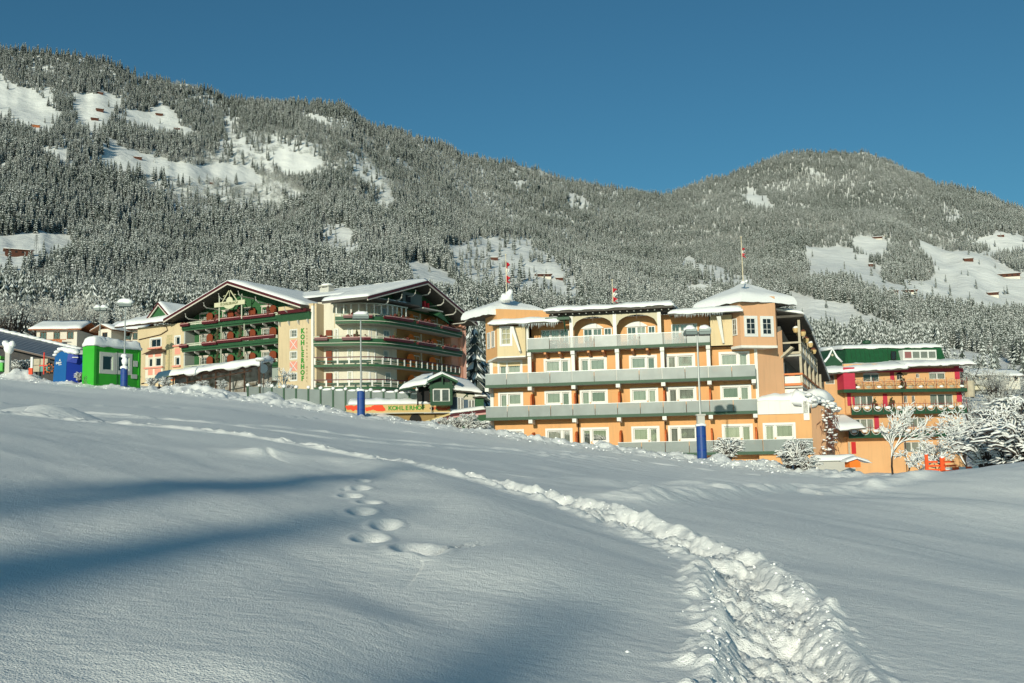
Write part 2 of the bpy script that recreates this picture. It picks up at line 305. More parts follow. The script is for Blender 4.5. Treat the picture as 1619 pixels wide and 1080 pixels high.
# clearings in the woods, as outlines seen from the survey point: (polygon, density left inside)
CLR = [([(-60, 120), (0, 132), (45, 142), (75, 160), (97, 180), (85, 202), (50, 206), (0, 180), (-60, 160)], 0), ([(118, 150), (180, 148), (182, 165), (172, 197), (150, 204), (122, 188)], 0), ([(66, 142), (90, 143), (92, 170), (80, 168)], .1),
       ([(188, 178), (228, 178), (245, 168), (265, 172), (302, 208), (290, 214), (240, 197), (200, 192)], 0), ([(165, 218), (200, 232), (240, 248), (300, 262), (402, 262), (412, 287), (340, 280), (290, 277), (230, 270), (163, 264)], 0),
       ([(220, 268), (330, 282), (460, 290), (490, 320), (440, 330), (380, 345), (300, 335), (230, 300)], .30), ([(350, 205), (450, 215), (520, 230), (500, 250), (400, 262), (340, 245)], .35),
       ([(-60, 365), (60, 370), (105, 372), (122, 388), (90, 402), (60, 417), (0, 430), (-60, 430)], 0), ([(440, 248), (500, 250), (495, 270), (450, 267)], 0), ([(488, 178), (520, 180), (515, 190), (488, 188)], 0),
       ([(555, 243), (590, 258), (618, 290), (625, 335), (605, 340), (590, 300), (560, 272)], .12), ([(505, 352), (545, 352), (562, 385), (592, 402), (540, 404), (505, 388)], .05), ([(350, 185), (372, 190), (368, 210), (352, 205)], .1),
       ([(632, 415), (662, 412), (700, 430), (742, 452), (700, 458), (650, 442)], 0), ([(698, 392), (760, 372), (822, 375), (862, 395), (900, 420), (912, 445), (942, 477), (880, 474), (800, 458), (740, 445), (715, 420)], .04),
       ([(1172, 300), (1222, 312), (1222, 326), (1178, 323)], 0), ([(1268, 385), (1330, 390), (1385, 415), (1402, 440), (1442, 452), (1440, 470), (1380, 455), (1330, 432), (1275, 425)], 0), ([(1335, 378), (1402, 374), (1414, 396), (1372, 402)], 0),
       ([(1450, 380), (1500, 392), (1560, 399), (1600, 425), (1640, 442), (1640, 490), (1560, 490), (1480, 478), (1420, 466), (1398, 450), (1470, 440), (1482, 420), (1462, 400)], 0), ([(1540, 378), (1580, 368), (1640, 380), (1640, 390), (1565, 396)], 0),
       ([(1062, 406), (1110, 413), (1150, 428), (1192, 440), (1190, 452), (1100, 432)], .03), ([(1245, 462), (1330, 480), (1400, 510), (1442, 537), (1430, 543), (1370, 518), (1300, 502), (1255, 482)], 0),
       ([(1235, 487), (1290, 500), (1355, 530), (1340, 543), (1270, 514)], 0), ([(1490, 550), (1560, 560), (1640, 578), (1640, 604), (1560, 603), (1495, 575)], 0), ([(1075, 448), (1122, 450), (1142, 472), (1088, 467)], 0),
       ([(808, 284), (826, 286), (842, 302), (820, 300)], .05), ([(895, 305), (925, 312), (932, 330), (905, 322)], .1), ([(1480, 320), (1510, 330), (1530, 350), (1500, 345)], .3), ([(130, 205), (165, 210), (160, 225), (135, 220)], .2), ([(55, 232), (105, 240), (100, 252), (60, 244)], 0), ([(1640, 398), (1600, 398), (1590, 402), (1640, 420)], .5)]
def inpoly(u, v, P):
    c = np.zeros(u.shape, bool); n = len(P)
    for i in range(n):
        (x0, y0), (x1, y1) = P[i], P[(i+1) % n]
        m = ((y0 > v) != (y1 > v)) & (u < (x1-x0)*(v-y0)/(y1-y0+1e-9)+x0); c ^= m
    return c
NT = 270000
az = rng.uniform(math.radians(-33), math.radians(33), NT); r = np.sqrt(rng.uniform(560.**2, 3350.**2, NT)); r1 = np.interp(az, *R1t)
# more seedlings of the count go to the nearer woods, where stems stand out one by one
keep = (r < r1-2) & (rng.random(NT) < np.clip(.55+.6*(1500/r-.5), .4, 1)); az, r = az[keep], r[keep]
z = Mz(az, r); x = r*np.sin(az); y = r*np.cos(az); P3 = np.stack([x, y, z], -1); U, V_ = pix(P3)
# leave out what a nearer fold hides
keep = np.ones(len(r), bool); U2 = U+9*fbm(x/40, y/40, 3, 90); V2 = V_+5*fbm(x/50+9, y/50, 2, 91)
rnd = rng.random(len(r))
for P, dn in CLR:
    m = inpoly(U2, V2, P) | inpoly(U2, V2-.6*18*FPX/r, P); keep &= ~(m & (rnd > max(dn, .006)))
patch = fbm(x/140, y/140, 3, 92); keep &= ~((patch > .75) & (U < 950) & (rng.random(len(r)) < .5))
keep &= V_ < 640
P3, U, V_, r, x, y = P3[keep], U[keep], V_[keep], r[keep], x[keep], y[keep]
decid = (fbm(x/110, y/110, 3, 93)+.35*(V_ > 250)*np.exp(-((U-330)/220)**2-((V_-300)/60)**2)*3 > .62) & (rng.random(len(r)) < .6)
for P in ([(355, 190), (620, 230), (620, 330), (380, 345)], [(200, 262), (460, 280), (460, 330), (230, 320)]): decid |= inpoly(U, V_, P) & (rng.random(len(r)) < .45)
kind = np.where(decid, rng.integers(5, 7, len(r)), rng.integers(0, 5, len(r)))
hgt = np.where(decid, rng.uniform(6, 11, len(r)), rng.uniform(12, 25, len(r))*(1-.15*(r > 2000))*(1+.28*fbm(x/70, y/70, 2, 95)))
rot = rng.uniform(0, 6.28, len(r))
# the nearest trees in sight become individuals
ROOF = np.interp(U, [0, 100, 200, 300, 356, 480, 520, 600, 665, 745, 800, 870, 1060, 1175, 1250, 1330, 1530, 1619], [520, 515, 500, 490, 455, 475, 460, 458, 450, 510, 470, 480, 475, 450, 490, 560, 545, 600])
topv = V_-hgt*FPX/r
vis = (topv < ROOF-8) & (U > 2) & (U < 1617) & ~decid
idx = np.where(vis)[0]; app = (hgt*FPX/r)[idx]; idx = idx[np.argsort(-app)[:300]]
ind = np.zeros(len(r), bool); ind[idx] = True
for i in idx:
    u = U[i]; c, s_, t_ = SPM[kind[i]]
    zn = [(130, 'above the blue slate shed'), (215, 'above the green cabin'), (300, 'above the small gable of the left wing'), (420, 'above the gable with the name board'), (540, 'above the roof valley between the chalet gables'), (645, 'above the right chalet gable'), (745, 'below the meadow behind the right chalet gable'), (870, 'behind the left snowy tower roof'), (1000, 'behind the left half of the flat roof'), (1110, 'behind the right half of the flat roof'), (1235, 'behind the right snowy tower roof'), (1330, 'between right tower and small green gable'), (1430, 'above the left part of the dark green roof'), (1530, 'above the dormer of the dark green roof'), (9999, 'above the farmhouses at the right edge')]
    zone = ('tall' if hgt[i] > 22 else 'middling' if hgt[i] > 17 else 'short')+' snow dusted spruce in the wood '+[n_ for q_, n_ in zn if u < q_][0]
    gr = ('spruces behind the chalet hotel' if u < 640 else 'spruces above the orange hotel' if u < 1230 else 'spruces behind the red and orange hotel')
    T_ = thing('spruce_tree', zone, 'tree', P3[i]+np.array([0, 0, -.3]), float(rot[i]), gr); T_.scale = (float(hgt[i]),)*3
    for me in (c, s_, t_): q = bpy.data.objects.new(me.name.split('.')[0], me); q.parent = T_; COL.objects.link(q)
P3, kind, hgt, rot = P3[~ind], kind[~ind], hgt[~ind], rot[~ind]
print('FOREST', len(P3))
me = bpy.data.meshes.new('forest'); me.vertices.add(len(P3)); me.vertices.foreach_set('co', (P3-np.array([0, 0, .4])).astype(np.float32).ravel())
for nm, dt, arr in (('sc', 'FLOAT', hgt), ('rz', 'FLOAT', rot), ('kd', 'INT', kind)):
    a = me.attributes.new(nm, dt, 'POINT'); a.data.foreach_set('value', arr.astype(np.int32 if dt == 'INT' else np.float32))
fo = bpy.data.objects.new('forest', me); COL.objects.link(fo); meta(fo, kind='stuff', label='snow dusted spruce forest covering the mountain slopes', category='forest')
g = bpy.data.node_groups.new('forest_instances', 'GeometryNodeTree')
g.interface.new_socket('Geometry', in_out='INPUT', socket_type='NodeSocketGeometry'); g.interface.new_socket('Geometry', in_out='OUTPUT', socket_type='NodeSocketGeometry')
N = g.nodes; L = g.links; gi = N.new('NodeGroupInput'); go = N.new('NodeGroupOutput'); ip = N.new('GeometryNodeInstanceOnPoints')
mp_ = N.new('GeometryNodeMeshToPoints'); ci = N.new('GeometryNodeCollectionInfo'); ci.inputs[0].default_value = PC; ci.inputs[1].default_value = True; ci.inputs[2].default_value = True
def attr(n_, t):
    a = N.new('GeometryNodeInputNamedAttribute'); a.data_type = t; a.inputs[0].default_value = n_; return a
a1, a2, a3 = attr('sc', 'FLOAT'), attr('rz', 'FLOAT'), attr('kd', 'INT'); cx = N.new('ShaderNodeCombineXYZ')
L.new(gi.outputs[0], mp_.inputs[0]); L.new(mp_.outputs[0], ip.inputs['Points']); L.new(ci.outputs[0], ip.inputs['Instance']); ip.inputs['Pick Instance'].default_value = True
L.new(a3.outputs[0], ip.inputs['Instance Index']); L.new(a2.outputs[0], cx.inputs[2]); L.new(cx.outputs[0], ip.inputs['Rotation']); L.new(a1.outputs[0], ip.inputs['Scale']); L.new(ip.outputs[0], go.inputs[0])
fo.modifiers.new('forest', 'NODES').node_group = g
# spruces behind the photographer whose long shadows lie across the slope
def spruce(loc, h, k, label, group=None, rz=0):
    T_ = thing('spruce_tree', label, 'tree', loc, rz, group); T_.scale = (h,)*3
    for me in SPM[k]: q = bpy.data.objects.new(me.name.split('.')[0], me); q.parent = T_; COL.objects.link(q)
    return T_
HS = -Vector((SUND.x, SUND.y)).normalized()
def caster(u, v, h, k, wd=1.0):
    x0, y0 = gp(u, v); z0 = plane(x0, y0)
    L_ = 20.
    for _ in range(30):
        bx, by = x0-HS.x*L_, y0-HS.y*L_; bz_ = float(H(bx, by)); L_ = (h+bz_-z0)/math.tan(SUN_EL)
    T_ = spruce((bx, by, bz_-.2), h, k, 'tall spruce standing behind the viewpoint, casting its shadow on the slope', 'spruces casting shadows across the slope'); T_.scale = (h*wd, h*wd, h)
    print('caster', bx, by, bz_)
caster(720, 741, 26, 1, 1.15); caster(720, 795, 25, 0, 1.15); caster(990, 905, 25, 4, 1.25)
# ------------------------------------------------------------------ shape collector
class MB:
    def __init__(s): s.V = []; s.F = []
    def add(s, V, F): o_ = len(s.V); s.V += [tuple(map(float, v)) for v in V]; s.F += [tuple(i+o_ for i in f) for f in F]; return s
    def box(s, x0, y0, z0, x1, y1, z1):
        return s.add([(x0, y0, z0), (x1, y0, z0), (x1, y1, z0), (x0, y1, z0), (x0, y0, z1), (x1, y0, z1), (x1, y1, z1), (x0, y1, z1)],
                     [(3, 2, 1, 0), (4, 5, 6, 7), (0, 1, 5, 4), (1, 2, 6, 5), (2, 3, 7, 6), (3, 0, 4, 7)])
    def frontpoly(s, P, y0, y1):                 # outline in x-z, given depth
        n = len(P); V = [(x, y0, z) for x, z in P]+[(x, y1, z) for x, z in P]
        F = [tuple(range(n)), tuple(range(2*n-1, n-1, -1))]+[(i, i+n, (i+1) % n+n, (i+1) % n) for i in range(n)]
        return s.add(V, F)
    def plan(s, P, z0, z1):                       # outline in x-y, given height
        n = len(P); V = [(x, y, z0) for x, y in P]+[(x, y, z1) for x, y in P]
        return s.add(V, [tuple(range(n-1, -1, -1)), tuple(range(n, 2*n))]+[(i, (i+1) % n, (i+1) % n+n, i+n) for i in range(n)])
    def hexa(s, b, t):                            # four bottom and four top corners
        return s.add(list(b)+list(t), [(3, 2, 1, 0), (4, 5, 6, 7), (0, 1, 5, 4), (1, 2, 6, 5), (2, 3, 7, 6), (3, 0, 4, 7)])
    def tube(s, pts, r, n=6, cap=True):
        pts = [Vector(p) for p in pts]; rs = r if isinstance(r, (list, tuple)) else [r]*len(pts); V = []; F = []
        for i, p in enumerate(pts):
            d = (pts[min(i+1, len(pts)-1)]-pts[max(i-1, 0)]).normalized(); a = d.orthogonal().normalized() if abs(d.z) > .9 else d.cross(Vector((0, 0, 1))).normalized(); b = d.cross(a)
            for k in range(n): V.append(p+(a*math.cos(k*2*math.pi/n)+b*math.sin(k*2*math.pi/n))*rs[i])
        for i in range(len(pts)-1):
            for k in range(n): F.append((i*n+k, i*n+(k+1) % n, (i+1)*n+(k+1) % n, (i+1)*n+k))
        if cap: F += [tuple(range(n-1, -1, -1)), tuple(range((len(pts)-1)*n, len(pts)*n))]
        return s.add(V, F)
    def ball(s, c, r, nu=8, nv=5, sq=(1, 1, 1), bump=0, seed=0):
        r_ = random.Random(seed); V = [(c[0], c[1], c[2]+r*sq[2])]; F = []
        for j in range(1, nv):
            for i in range(nu):
                a = i*2*math.pi/nu; b = j*math.pi/nv; q = r*(1+r_.uniform(-bump, bump)); V.append((c[0]+q*sq[0]*math.sin(b)*math.cos(a), c[1]+q*sq[1]*math.sin(b)*math.sin(a), c[2]+q*sq[2]*math.cos(b)))
        V.append((c[0], c[1], c[2]-r*sq[2])); e = len(V)-1
        for i in range(nu): F.append((0, 1+i, 1+(i+1) % nu)); F.append((e, e-nu+(i+1) % nu, e-nu+i))
        for j in range(nv-2):
            for i in range(nu): F.append((1+j*nu+i, 1+(j+1)*nu+i, 1+(j+1)*nu+(i+1) % nu, 1+j*nu+(i+1) % nu))
        return s.add(V, F)
    def move(s, f): s.V = [tuple(f(*v)) for v in s.V]; return s
def build(name, mb, m, parent=None, dz=0., smooth=False, label=None):
    V = mb.V if not dz else [(x, y, z-dz) for x, y, z in mb.V]
    o = mk(name, V, mb.F, m, parent, smooth=smooth)
    if label: o['label'] = label
    return o
def snow_patch(mb, P00, P10, P11, P01, th=.5, nx=24, ny=10, lump=.06, drop=(1, 1, 1, 1), seed=0, edge=.5, sag=.12):
    """snow lying on a four-cornered surface; drop says which borders (front, right, back, left) end in a rounded lip"""
    P00, P10, P11, P01 = [np.array(p, float) for p in (P00, P10, P11, P01)]
    s_ = np.linspace(0, 1, nx+1); t_ = np.linspace(0, 1, ny+1); S, T = np.meshgrid(s_, t_)
    t2 = T; P = (P00*(1-S[..., None])+P10*S[..., None])*(1-t2[..., None])+(P01*(1-S[..., None])+P11*S[..., None])*t2[..., None]
    wx = np.linalg.norm(P10-P00)+1e-6; wy = (np.linalg.norm(P01-P00)+np.linalg.norm(P11-P10))/2+1e-6
    d = np.full(S.shape, 1e9)
    for k, q in enumerate((T*wy, (1-S)*wx, (1-T)*wy, S*wx)):
        if drop[k]: d = np.minimum(d, q)
    k = np.sqrt(np.clip(1-(1-np.clip(d/edge, 0, 1))**2, 0, 1))
    top = P.copy(); top[..., 2] += th*(.25+.75*k)*(1+.0*S)+lump*fbm(P[..., 0]*.7+seed, P[..., 1]*.7+P[..., 2]*.5, 3, 7+seed)*k
    out = .10*(1-k)
    n = (ny+1)*(nx+1); bot = P.copy(); bot[..., 2] += .01-(1-np.clip(d/.05, 0, 1))*sag*np.clip(.5+fbm(P[..., 0]*1.3+seed, P[..., 1]*1.3, 2, 3+seed), 0, 1)
    V = np.concatenate([top.reshape(-1, 3), bot.reshape(-1, 3)]); F = []
    for j in range(ny):
        for i in range(nx):
            a = j*(nx+1)+i; F.append((a, a+1, a+nx+2, a+nx+1)); F.append((n+a, n+a+nx+1, n+a+nx+2, n+a+1))
    for i in range(nx): F.append((i, n+i, n+i+1, i+1)); a = ny*(nx+1)+i; F.append((a, a+1, n+a+1, n+a))
    for j in range(ny): a = j*(nx+1); b = a+nx+1; F.append((a, b, n+b, n+a)); a += nx; b += nx; F.append((a, n+a, n+b, b))
    return mb.add(V, F)
FONT = {'K': ['10001', '10010', '10100', '11000', '10100', '10010', '10001'], 'O': ['01110', '10001', '10001', '10001', '10001', '10001', '01110']}
def text(name, s, size, m, parent, M4, dz=0., depth=.03, bold=.0, align='LEFT', sp=1.0, tr=0.):
    """raised lettering made from the built-in font, turned into a mesh"""
    cu = bpy.data.curves.new('t', 'FONT'); cu.body = s; cu.size = size; cu.extrude = depth; cu.offset = bold; cu.align_x = align; cu.space_character = sp; cu.resolution_u = 2; cu.shear = tr
    o = bpy.data.objects.new('t', cu); me = bpy.data.meshes.new_from_object(o)
    bpy.data.objects.remove(o); bpy.data.curves.remove(cu)
    me.transform(Matrix.Translation((0, 0, -dz)) @ M4); me.materials.clear(); me.materials.append(m); me.name = name
    q = bpy.data.objects.new(name, me); q.parent = parent; COL.objects.link(q); return q
def face(x, y, z, rot=0.): return Matrix.Translation((x, y, z)) @ Matrix.Rotation(rot, 4, 'Z') @ Matrix.Rotation(math.pi/2, 4, 'X')
class Bld:
    def __init__(s, name, label, cat, u, v, Y, deg, z0):
        o = at(u, v, Y); s.o = np.array([o[0], o[1], 0]); s.z0 = z0; s.deg = deg; a = math.radians(deg)
        s.ex = np.array([math.cos(a), math.sin(a), 0]); s.ey = np.array([-math.sin(a), math.cos(a), 0])
        s.root = thing(name, label, cat, (o[0], o[1], z0), a)
    def at(s, u, v, y=0.):
        d = ray(u, v); t = ((s.o@s.ey)+y)/(d@s.ey); p = d*t-s.o; return float(p@s.ex), float(p[2])
    def world(s, x, y, z): return tuple(s.o+s.ex*x+s.ey*y+np.array([0, 0, z]))
    def p(s, name, mb, m, parent=None, smooth=False, label=None): return build(name, mb, m, parent or s.root, s.z0, smooth, label)
# paints and stuffs
M_ORANGE = mat('orange_render', (.72, .39, .165), .85, noise=(.35, (.64, .34, .14), .8), bump=(30, .15, .01))
M_PEACH = mat('peach_render', (.70, .405, .225), .85, noise=(.35, (.63, .365, .20), .8), bump=(30, .15, .01))
M_YELLOW = mat('pale_yellow_render', (.68, .55, .33), .85, noise=(.4, (.60, .48, .29), .8))
M_DORANGE = mat('deep_orange_panel', (.55, .12, .025), .7)
M_WHITE = mat('white_render', (.80, .79, .72), .8, noise=(1, (.70, .69, .63), .6))
M_WFRAME = mat('white_window_frame', (.70, .70, .66), .5)
M_GREEN = mat('dark_green_paint', (.02, .075, .035), .55, noise=(2, (.015, .055, .025), .7))
M_GREEN2 = mat('green_paint', (.03, .105, .045), .6, noise=(1, (.022, .08, .035), .7))
M_BROWN = mat('brown_pipe', (.07, .035, .02), .5)
M_WOOD = mat('brown_wood', (.22, .10, .045), .7, noise=(4, (.14, .06, .03), .8))
M_WOOD2 = mat('light_wood', (.62, .27, .10), .6, noise=(5, (.5, .2, .07), .7))
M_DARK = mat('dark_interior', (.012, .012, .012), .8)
M_EAVE = mat('eave_boards', (.10, .09, .075), .8, noise=(3, (.06, .055, .045), .8))
M_SILV = mat('pale_soffit', (.48, .47, .42), .8)
M_STEEL = mat('galvanised_steel', (.40, .42, .42), .45, metal=.6)
M_RED = mat('burgundy_board', (.085, .008, .013), .5, noise=(3, (.06, .007, .011), .7))
def glassy():
    m = bpy.data.materials.new('window_glass'); m.use_nodes = True; N = m.node_tree.nodes; L = m.node_tree.links; N.remove(N['Principled BSDF'])
    t = N.new('ShaderNodeBsdfTransparent'); t.inputs[0].default_value = (.78, .80, .78, 1); gl = N.new('ShaderNodeBsdfGlossy'); gl.inputs['Roughness'].default_value = .03
    fr = N.new('ShaderNodeFresnel'); fr.inputs[0].default_value = 1.6; a = N.new('ShaderNodeMath'); a.operation = 'ADD'; a.inputs[1].default_value = .06; L.new(fr.outputs[0], a.inputs[0])
    x = N.new('ShaderNodeMixShader'); L.new(a.outputs[0], x.inputs[0]); L.new(t.outputs[0], x.inputs[1]); L.new(gl.outputs[0], x.inputs[2]); L.new(x.outputs[0], N['Material Output'].inputs[0]); return m
M_GLASS = glassy()
def frosted(name, col, op):
    m = bpy.data.materials.new(name); m.use_nodes = True; N = m.node_tree.nodes; L = m.node_tree.links; b = N['Principled BSDF']
    b.inputs['Base Color'].default_value = (*col, 1); b.inputs['Roughness'].default_value = .25; b.inputs['Alpha'].default_value = op
    n = N.new('ShaderNodeTexNoise'); n.inputs['Scale'].default_value = .8; tc = N.new('ShaderNodeTexCoord'); L.new(tc.outputs['Object'], n.inputs[0])
    r = N.new('ShaderNodeMapRange'); r.inputs[1].default_value = .3; r.inputs[2].default_value = .7; r.inputs[3].default_value = op-.08; r.inputs[4].default_value = min(1, op+.10); L.new(n.outputs[0], r.inputs[0]); L.new(r.outputs[0], b.inputs['Alpha']); return m
M_PANEL = frosted('grey_tinted_glass', (.235, .27, .26), .82)
M_PANELC = frosted('clear_balcony_glass', (.30, .34, .33), .42)
M_CURT = mat('curtain', (.36, .375, .34), .9, noise=(1.5, (.26, .275, .25), .6))
def streaks(m, amt=.22):
    N = m.node_tree.nodes; L = m.node_tree.links; b = N['Principled BSDF']; src = b.inputs['Base Color'].links[0].from_socket; tc = N.new('ShaderNodeTexCoord'); mp = N.new('ShaderNodeMapping'); mp.inputs['Scale'].default_value = (2.2, 2.2, .16); L.new(tc.outputs['Object'], mp.inputs[0])
    n = N.new('ShaderNodeTexNoise'); n.inputs['Scale'].default_value = 1.4; n.inputs['Detail'].default_value = 6; n.inputs['Roughness'].default_value = .65; L.new(mp.outputs[0], n.inputs[0])
    r = N.new('ShaderNodeMapRange'); r.inputs[1].default_value = .5; r.inputs[2].default_value = .75; r.inputs[4].default_value = amt; L.new(n.outputs[0], r.inputs[0])
    x = N.new('ShaderNodeMix'); x.data_type = 'RGBA'; L.new(r.outputs[0], x.inputs[0]); L.new(src, x.inputs[6]); x.inputs[7].default_value = (.22, .16, .11, 1); L.new(x.outputs[2], b.inputs['Base Color'])
for m_ in (M_ORANGE, M_PEACH, M_YELLOW, M_WHITE): streaks(m_)
M_CURT2 = mat('pale_curtain', (.50, .50, .45), .9, noise=(1.5, (.38, .39, .35), .6)); M_CURT3 = mat('dim_curtain', (.17, .19, .17), .9, noise=(1.5, (.1, .11, .1), .6)); WR = random.Random(12)
# shared window pieces, by size
_cache = {}
def shared(key, name, mb, m):
    if key not in _cache: _cache[key] = me_(name, (mb.V, mb.F), m)
    return _cache[key]
def inst(name, me, parent, loc, rot=0.):
    o = bpy.data.objects.new(name, me); o.parent = parent; o.location = loc; o.rotation_euler = (0, 0, rot); COL.objects.link(o); return o
def frame_mesh(w_, h, t=.09, d=.08, bars=(0, 0), bt=.035):
    b = MB(); b.box(0, 0, 0, t, d, h).box(w_-t, 0, 0, w_, d, h).box(t, 0, 0, w_-t, d, t).box(t, 0, h-t, w_-t, d, h)
    for i in range(bars[0]): x = w_*(i+1)/(bars[0]+1); b.box(x-bt/2, .012, t, x+bt/2, d-.02, h-t)
    for i in range(bars[1]): z = h*(i+1)/(bars[1]+1); b.box(t, .02, z-bt/2, w_-t, d-.028, z+bt/2)
    return b
def curtain_mesh(w_, h, n=None, amp=.05):
    n = n or max(6, int(w_*9)); V = []; F = []
    for i in range(n+1):
        x = w_*i/n; y = amp*(1 if i % 2 else -1)*(.6+.4*math.sin(i*1.7)); V += [(x, y, 0), (x, y, h)]
    for i in range(n): F.append((2*i, 2*i+2, 2*i+3, 2*i+1))
    b = MB(); b.add(V, F); return b
def window(parent, x, y, z, w_, h, dz=0., rot=0., bars=(0, 0), fm=None, cm=None, curtain=True, t=.09, label=None, name='window', rec=.10):
    """a frame with its pane and what hangs behind it; x, z of the lower left corner on the wall plane y"""
    fm = fm or M_WFRAME; q_ = WR.random(); cm = cm or (M_CURT if q_ < .5 else M_CURT2 if q_ < .72 else M_CURT3); R3 = round
    k = (R3(w_, 2), R3(h, 2), bars, fm.name, t); f = inst(name, shared(('f',)+k, 'window_frame', frame_mesh(w_, h, t, .08, bars), fm), parent, (x, y, z-dz), rot)
    if label: f['label'] = label
    p = MB(); p.add([(t, .04, t), (w_-t, .04, t), (w_-t, .04, h-t), (t, .04, h-t)], [(0, 1, 2, 3)]); inst('pane', shared(('p',)+k[:2]+(t,), 'pane', p, M_GLASS), f, (0, 0, 0))
    if curtain: inst('curtain', shared(('c',)+k[:2]+(cm.name,), 'curtain', curtain_mesh(w_-t, h-.04), cm), f, (t/2, .15, .02))
    return f
def hole_wall(x0, x1, z0, z1, y0, y1, holes):
    """wall slab between y0 and y1 with rectangular openings (xa, xb, za, zb)"""
    b = MB(); xs = sorted({x0, x1, *[h[0] for h in holes], *[h[1] for h in holes]}); xs = [x for x in xs if x0 <= x <= x1]
    for a, c in zip(xs[:-1], xs[1:]):
        hs = sorted([h for h in holes if h[0] <= a+1e-6 and h[1] >= c-1e-6], key=lambda h: h[2]); z = z0
        for h in hs:
            if h[2] > z: b.box(a, y0, z, c, y1, h[2])
            z = max(z, h[3])
        if z1 > z: b.box(a, y0, z, c, y1, z1)
    return b
def surround(x0, x1, z0, z1, t=.17, d=.05, sill=True):
    b = MB(); b.box(x0-t, -d, z0-(t if sill else 0), x0, .0, z1+t).box(x1, -d, z0-(t if sill else 0), x1+t, 0, z1+t).box(x0, -d, z1, x1, 0, z1+t)
    if sill: b.box(x0, -d, z0-t, x1, 0, z0)
    return b
# ================================================================== ORANGE HOTEL
HO = Bld('hotel', 'long orange hotel with grey glass balconies, green slabs and two snowy hipped towers', 'hotel', 768, 700, 86.4, -12, -5.)
R_ = HO.root; WY = 1.5; C12 = math.cos(math.radians(72)); S12 = math.sin(math.radians(72))
bays = [(.86, 3.07, 'DW'), (5.0, 7.35, 'WD'), (8.1, 10.5, 'DW'), (12.45, 14.8, 'WD'), (15.55, 18.0, 'DW'), (20.0, 22.5, 'WD')]
def bay_holes(x0, x1, kind, zf, zs, zt):
    q = .17; a, c = x0+q, x1-q; m = .32*(c-a)
    if kind == 'DW': return [(a, a+m, zf, zt), (a+m+.14, c, zs, zt)]
    return [(a, c-m-.14, zs, zt), (c-m, c, zf, zt)]
levels = {'B': (5.32, 6.38, 7.33), 'A': (2.48, 3.60, 4.54), 'G': (-.85, .25, 1.26)}
holes = []
for lv, (zf, zs, zt) in levels.items():
    bs = list(bays)+([(23.3, 25.85, 'DW')] if lv == 'G' else [])
    for bx in bs: holes.append((lv, bx, bay_holes(*bx, zf+.02, zs, zt)))
hl = [h for lv, bx, hh in holes for h in hh if bx[0] < 23]
HO.p('wall', hole_wall(.42, 22.9, -5, 7.98, WY, WY+.3, hl), M_ORANGE)
for lv, bx, hh in holes:
    zf, zs, zt = levels[lv]; yy = WY if bx[0] < 23 else .42
    b = surround(bx[0]+.17, bx[1]-.17, min(zs, zt)-.0, zt, .19, .05, sill=False).move(lambda x, y, z: (x, y+yy, z))
    m_ = hh[0][1]; b.box(m_, yy-.03, zs-.0, hh[1][0], yy+.1, zt)
    s0, s1 = (hh[1] if bx[2] == 'DW' else hh[0])[:2]; b.box(s0-(0 if bx[2] == 'DW' else .19), yy-.06, zs-.16, s1+(.19 if bx[2] == 'DW' else 0), yy, zs)
    d0 = hh[0] if bx[2] == 'DW' else hh[1]; e_ = d0[0]-.19 if bx[2] == 'DW' else d0[1]; b.box(e_, yy-.05, zf, e_+.19, yy, zs)
    HO.p('window_surround', b, M_WFRAME)
    for (a, c, z0_, z1_) in hh: window(R_, a, yy+.10, z0_, c-a, z1_-z0_, HO.z0, name='balcony_door' if z0_ < zs-.5 else 'window')
# rest of the body behind, its sides
b = MB(); b.plan([(.42, WY+.3), (.75, WY+.3), (.75, 24), (.42, 24)], -5, 7.98)
sx, sy = 22.9, WY
cx2, cy2 = sx+3.3*math.cos(math.radians(42)), sy+3.3*math.sin(math.radians(42))
b.add([(sx, sy, -5), (cx2, cy2, -5), (cx2, cy2, 9.4), (sx, sy, 8.0)], [(0, 1, 2, 3)])
b.add([(cx2, cy2, -5), (sx+9*C12, sy+9*S12, -5), (sx+9*C12, sy+9*S12, 9.4), (cx2, cy2, 9.4)], [(0, 1, 2, 3)])
b.add([(sx+9*C12, sy+9*S12, -5), (sx+25*C12, sy+25*S12, -5), (sx+25*C12, sy+25*S12, 6.6), (sx+9*C12, sy+9*S12, 10.4)], [(0, 1, 2, 3)])
b.add([(.5, 24, -5), (30, 24, -5), (30, 24, 8), (.5, 24, 8)], [(0, 1, 2, 3)])
HO.p('side_wall', b, M_PEACH)
HO.p('corner_trim', MB().box(.12, WY-.03, -5, .42, WY+.33, 7.9).box(22.9, WY-.04, 2.2, 23.15, WY+.2, 7.95), M_WHITE)
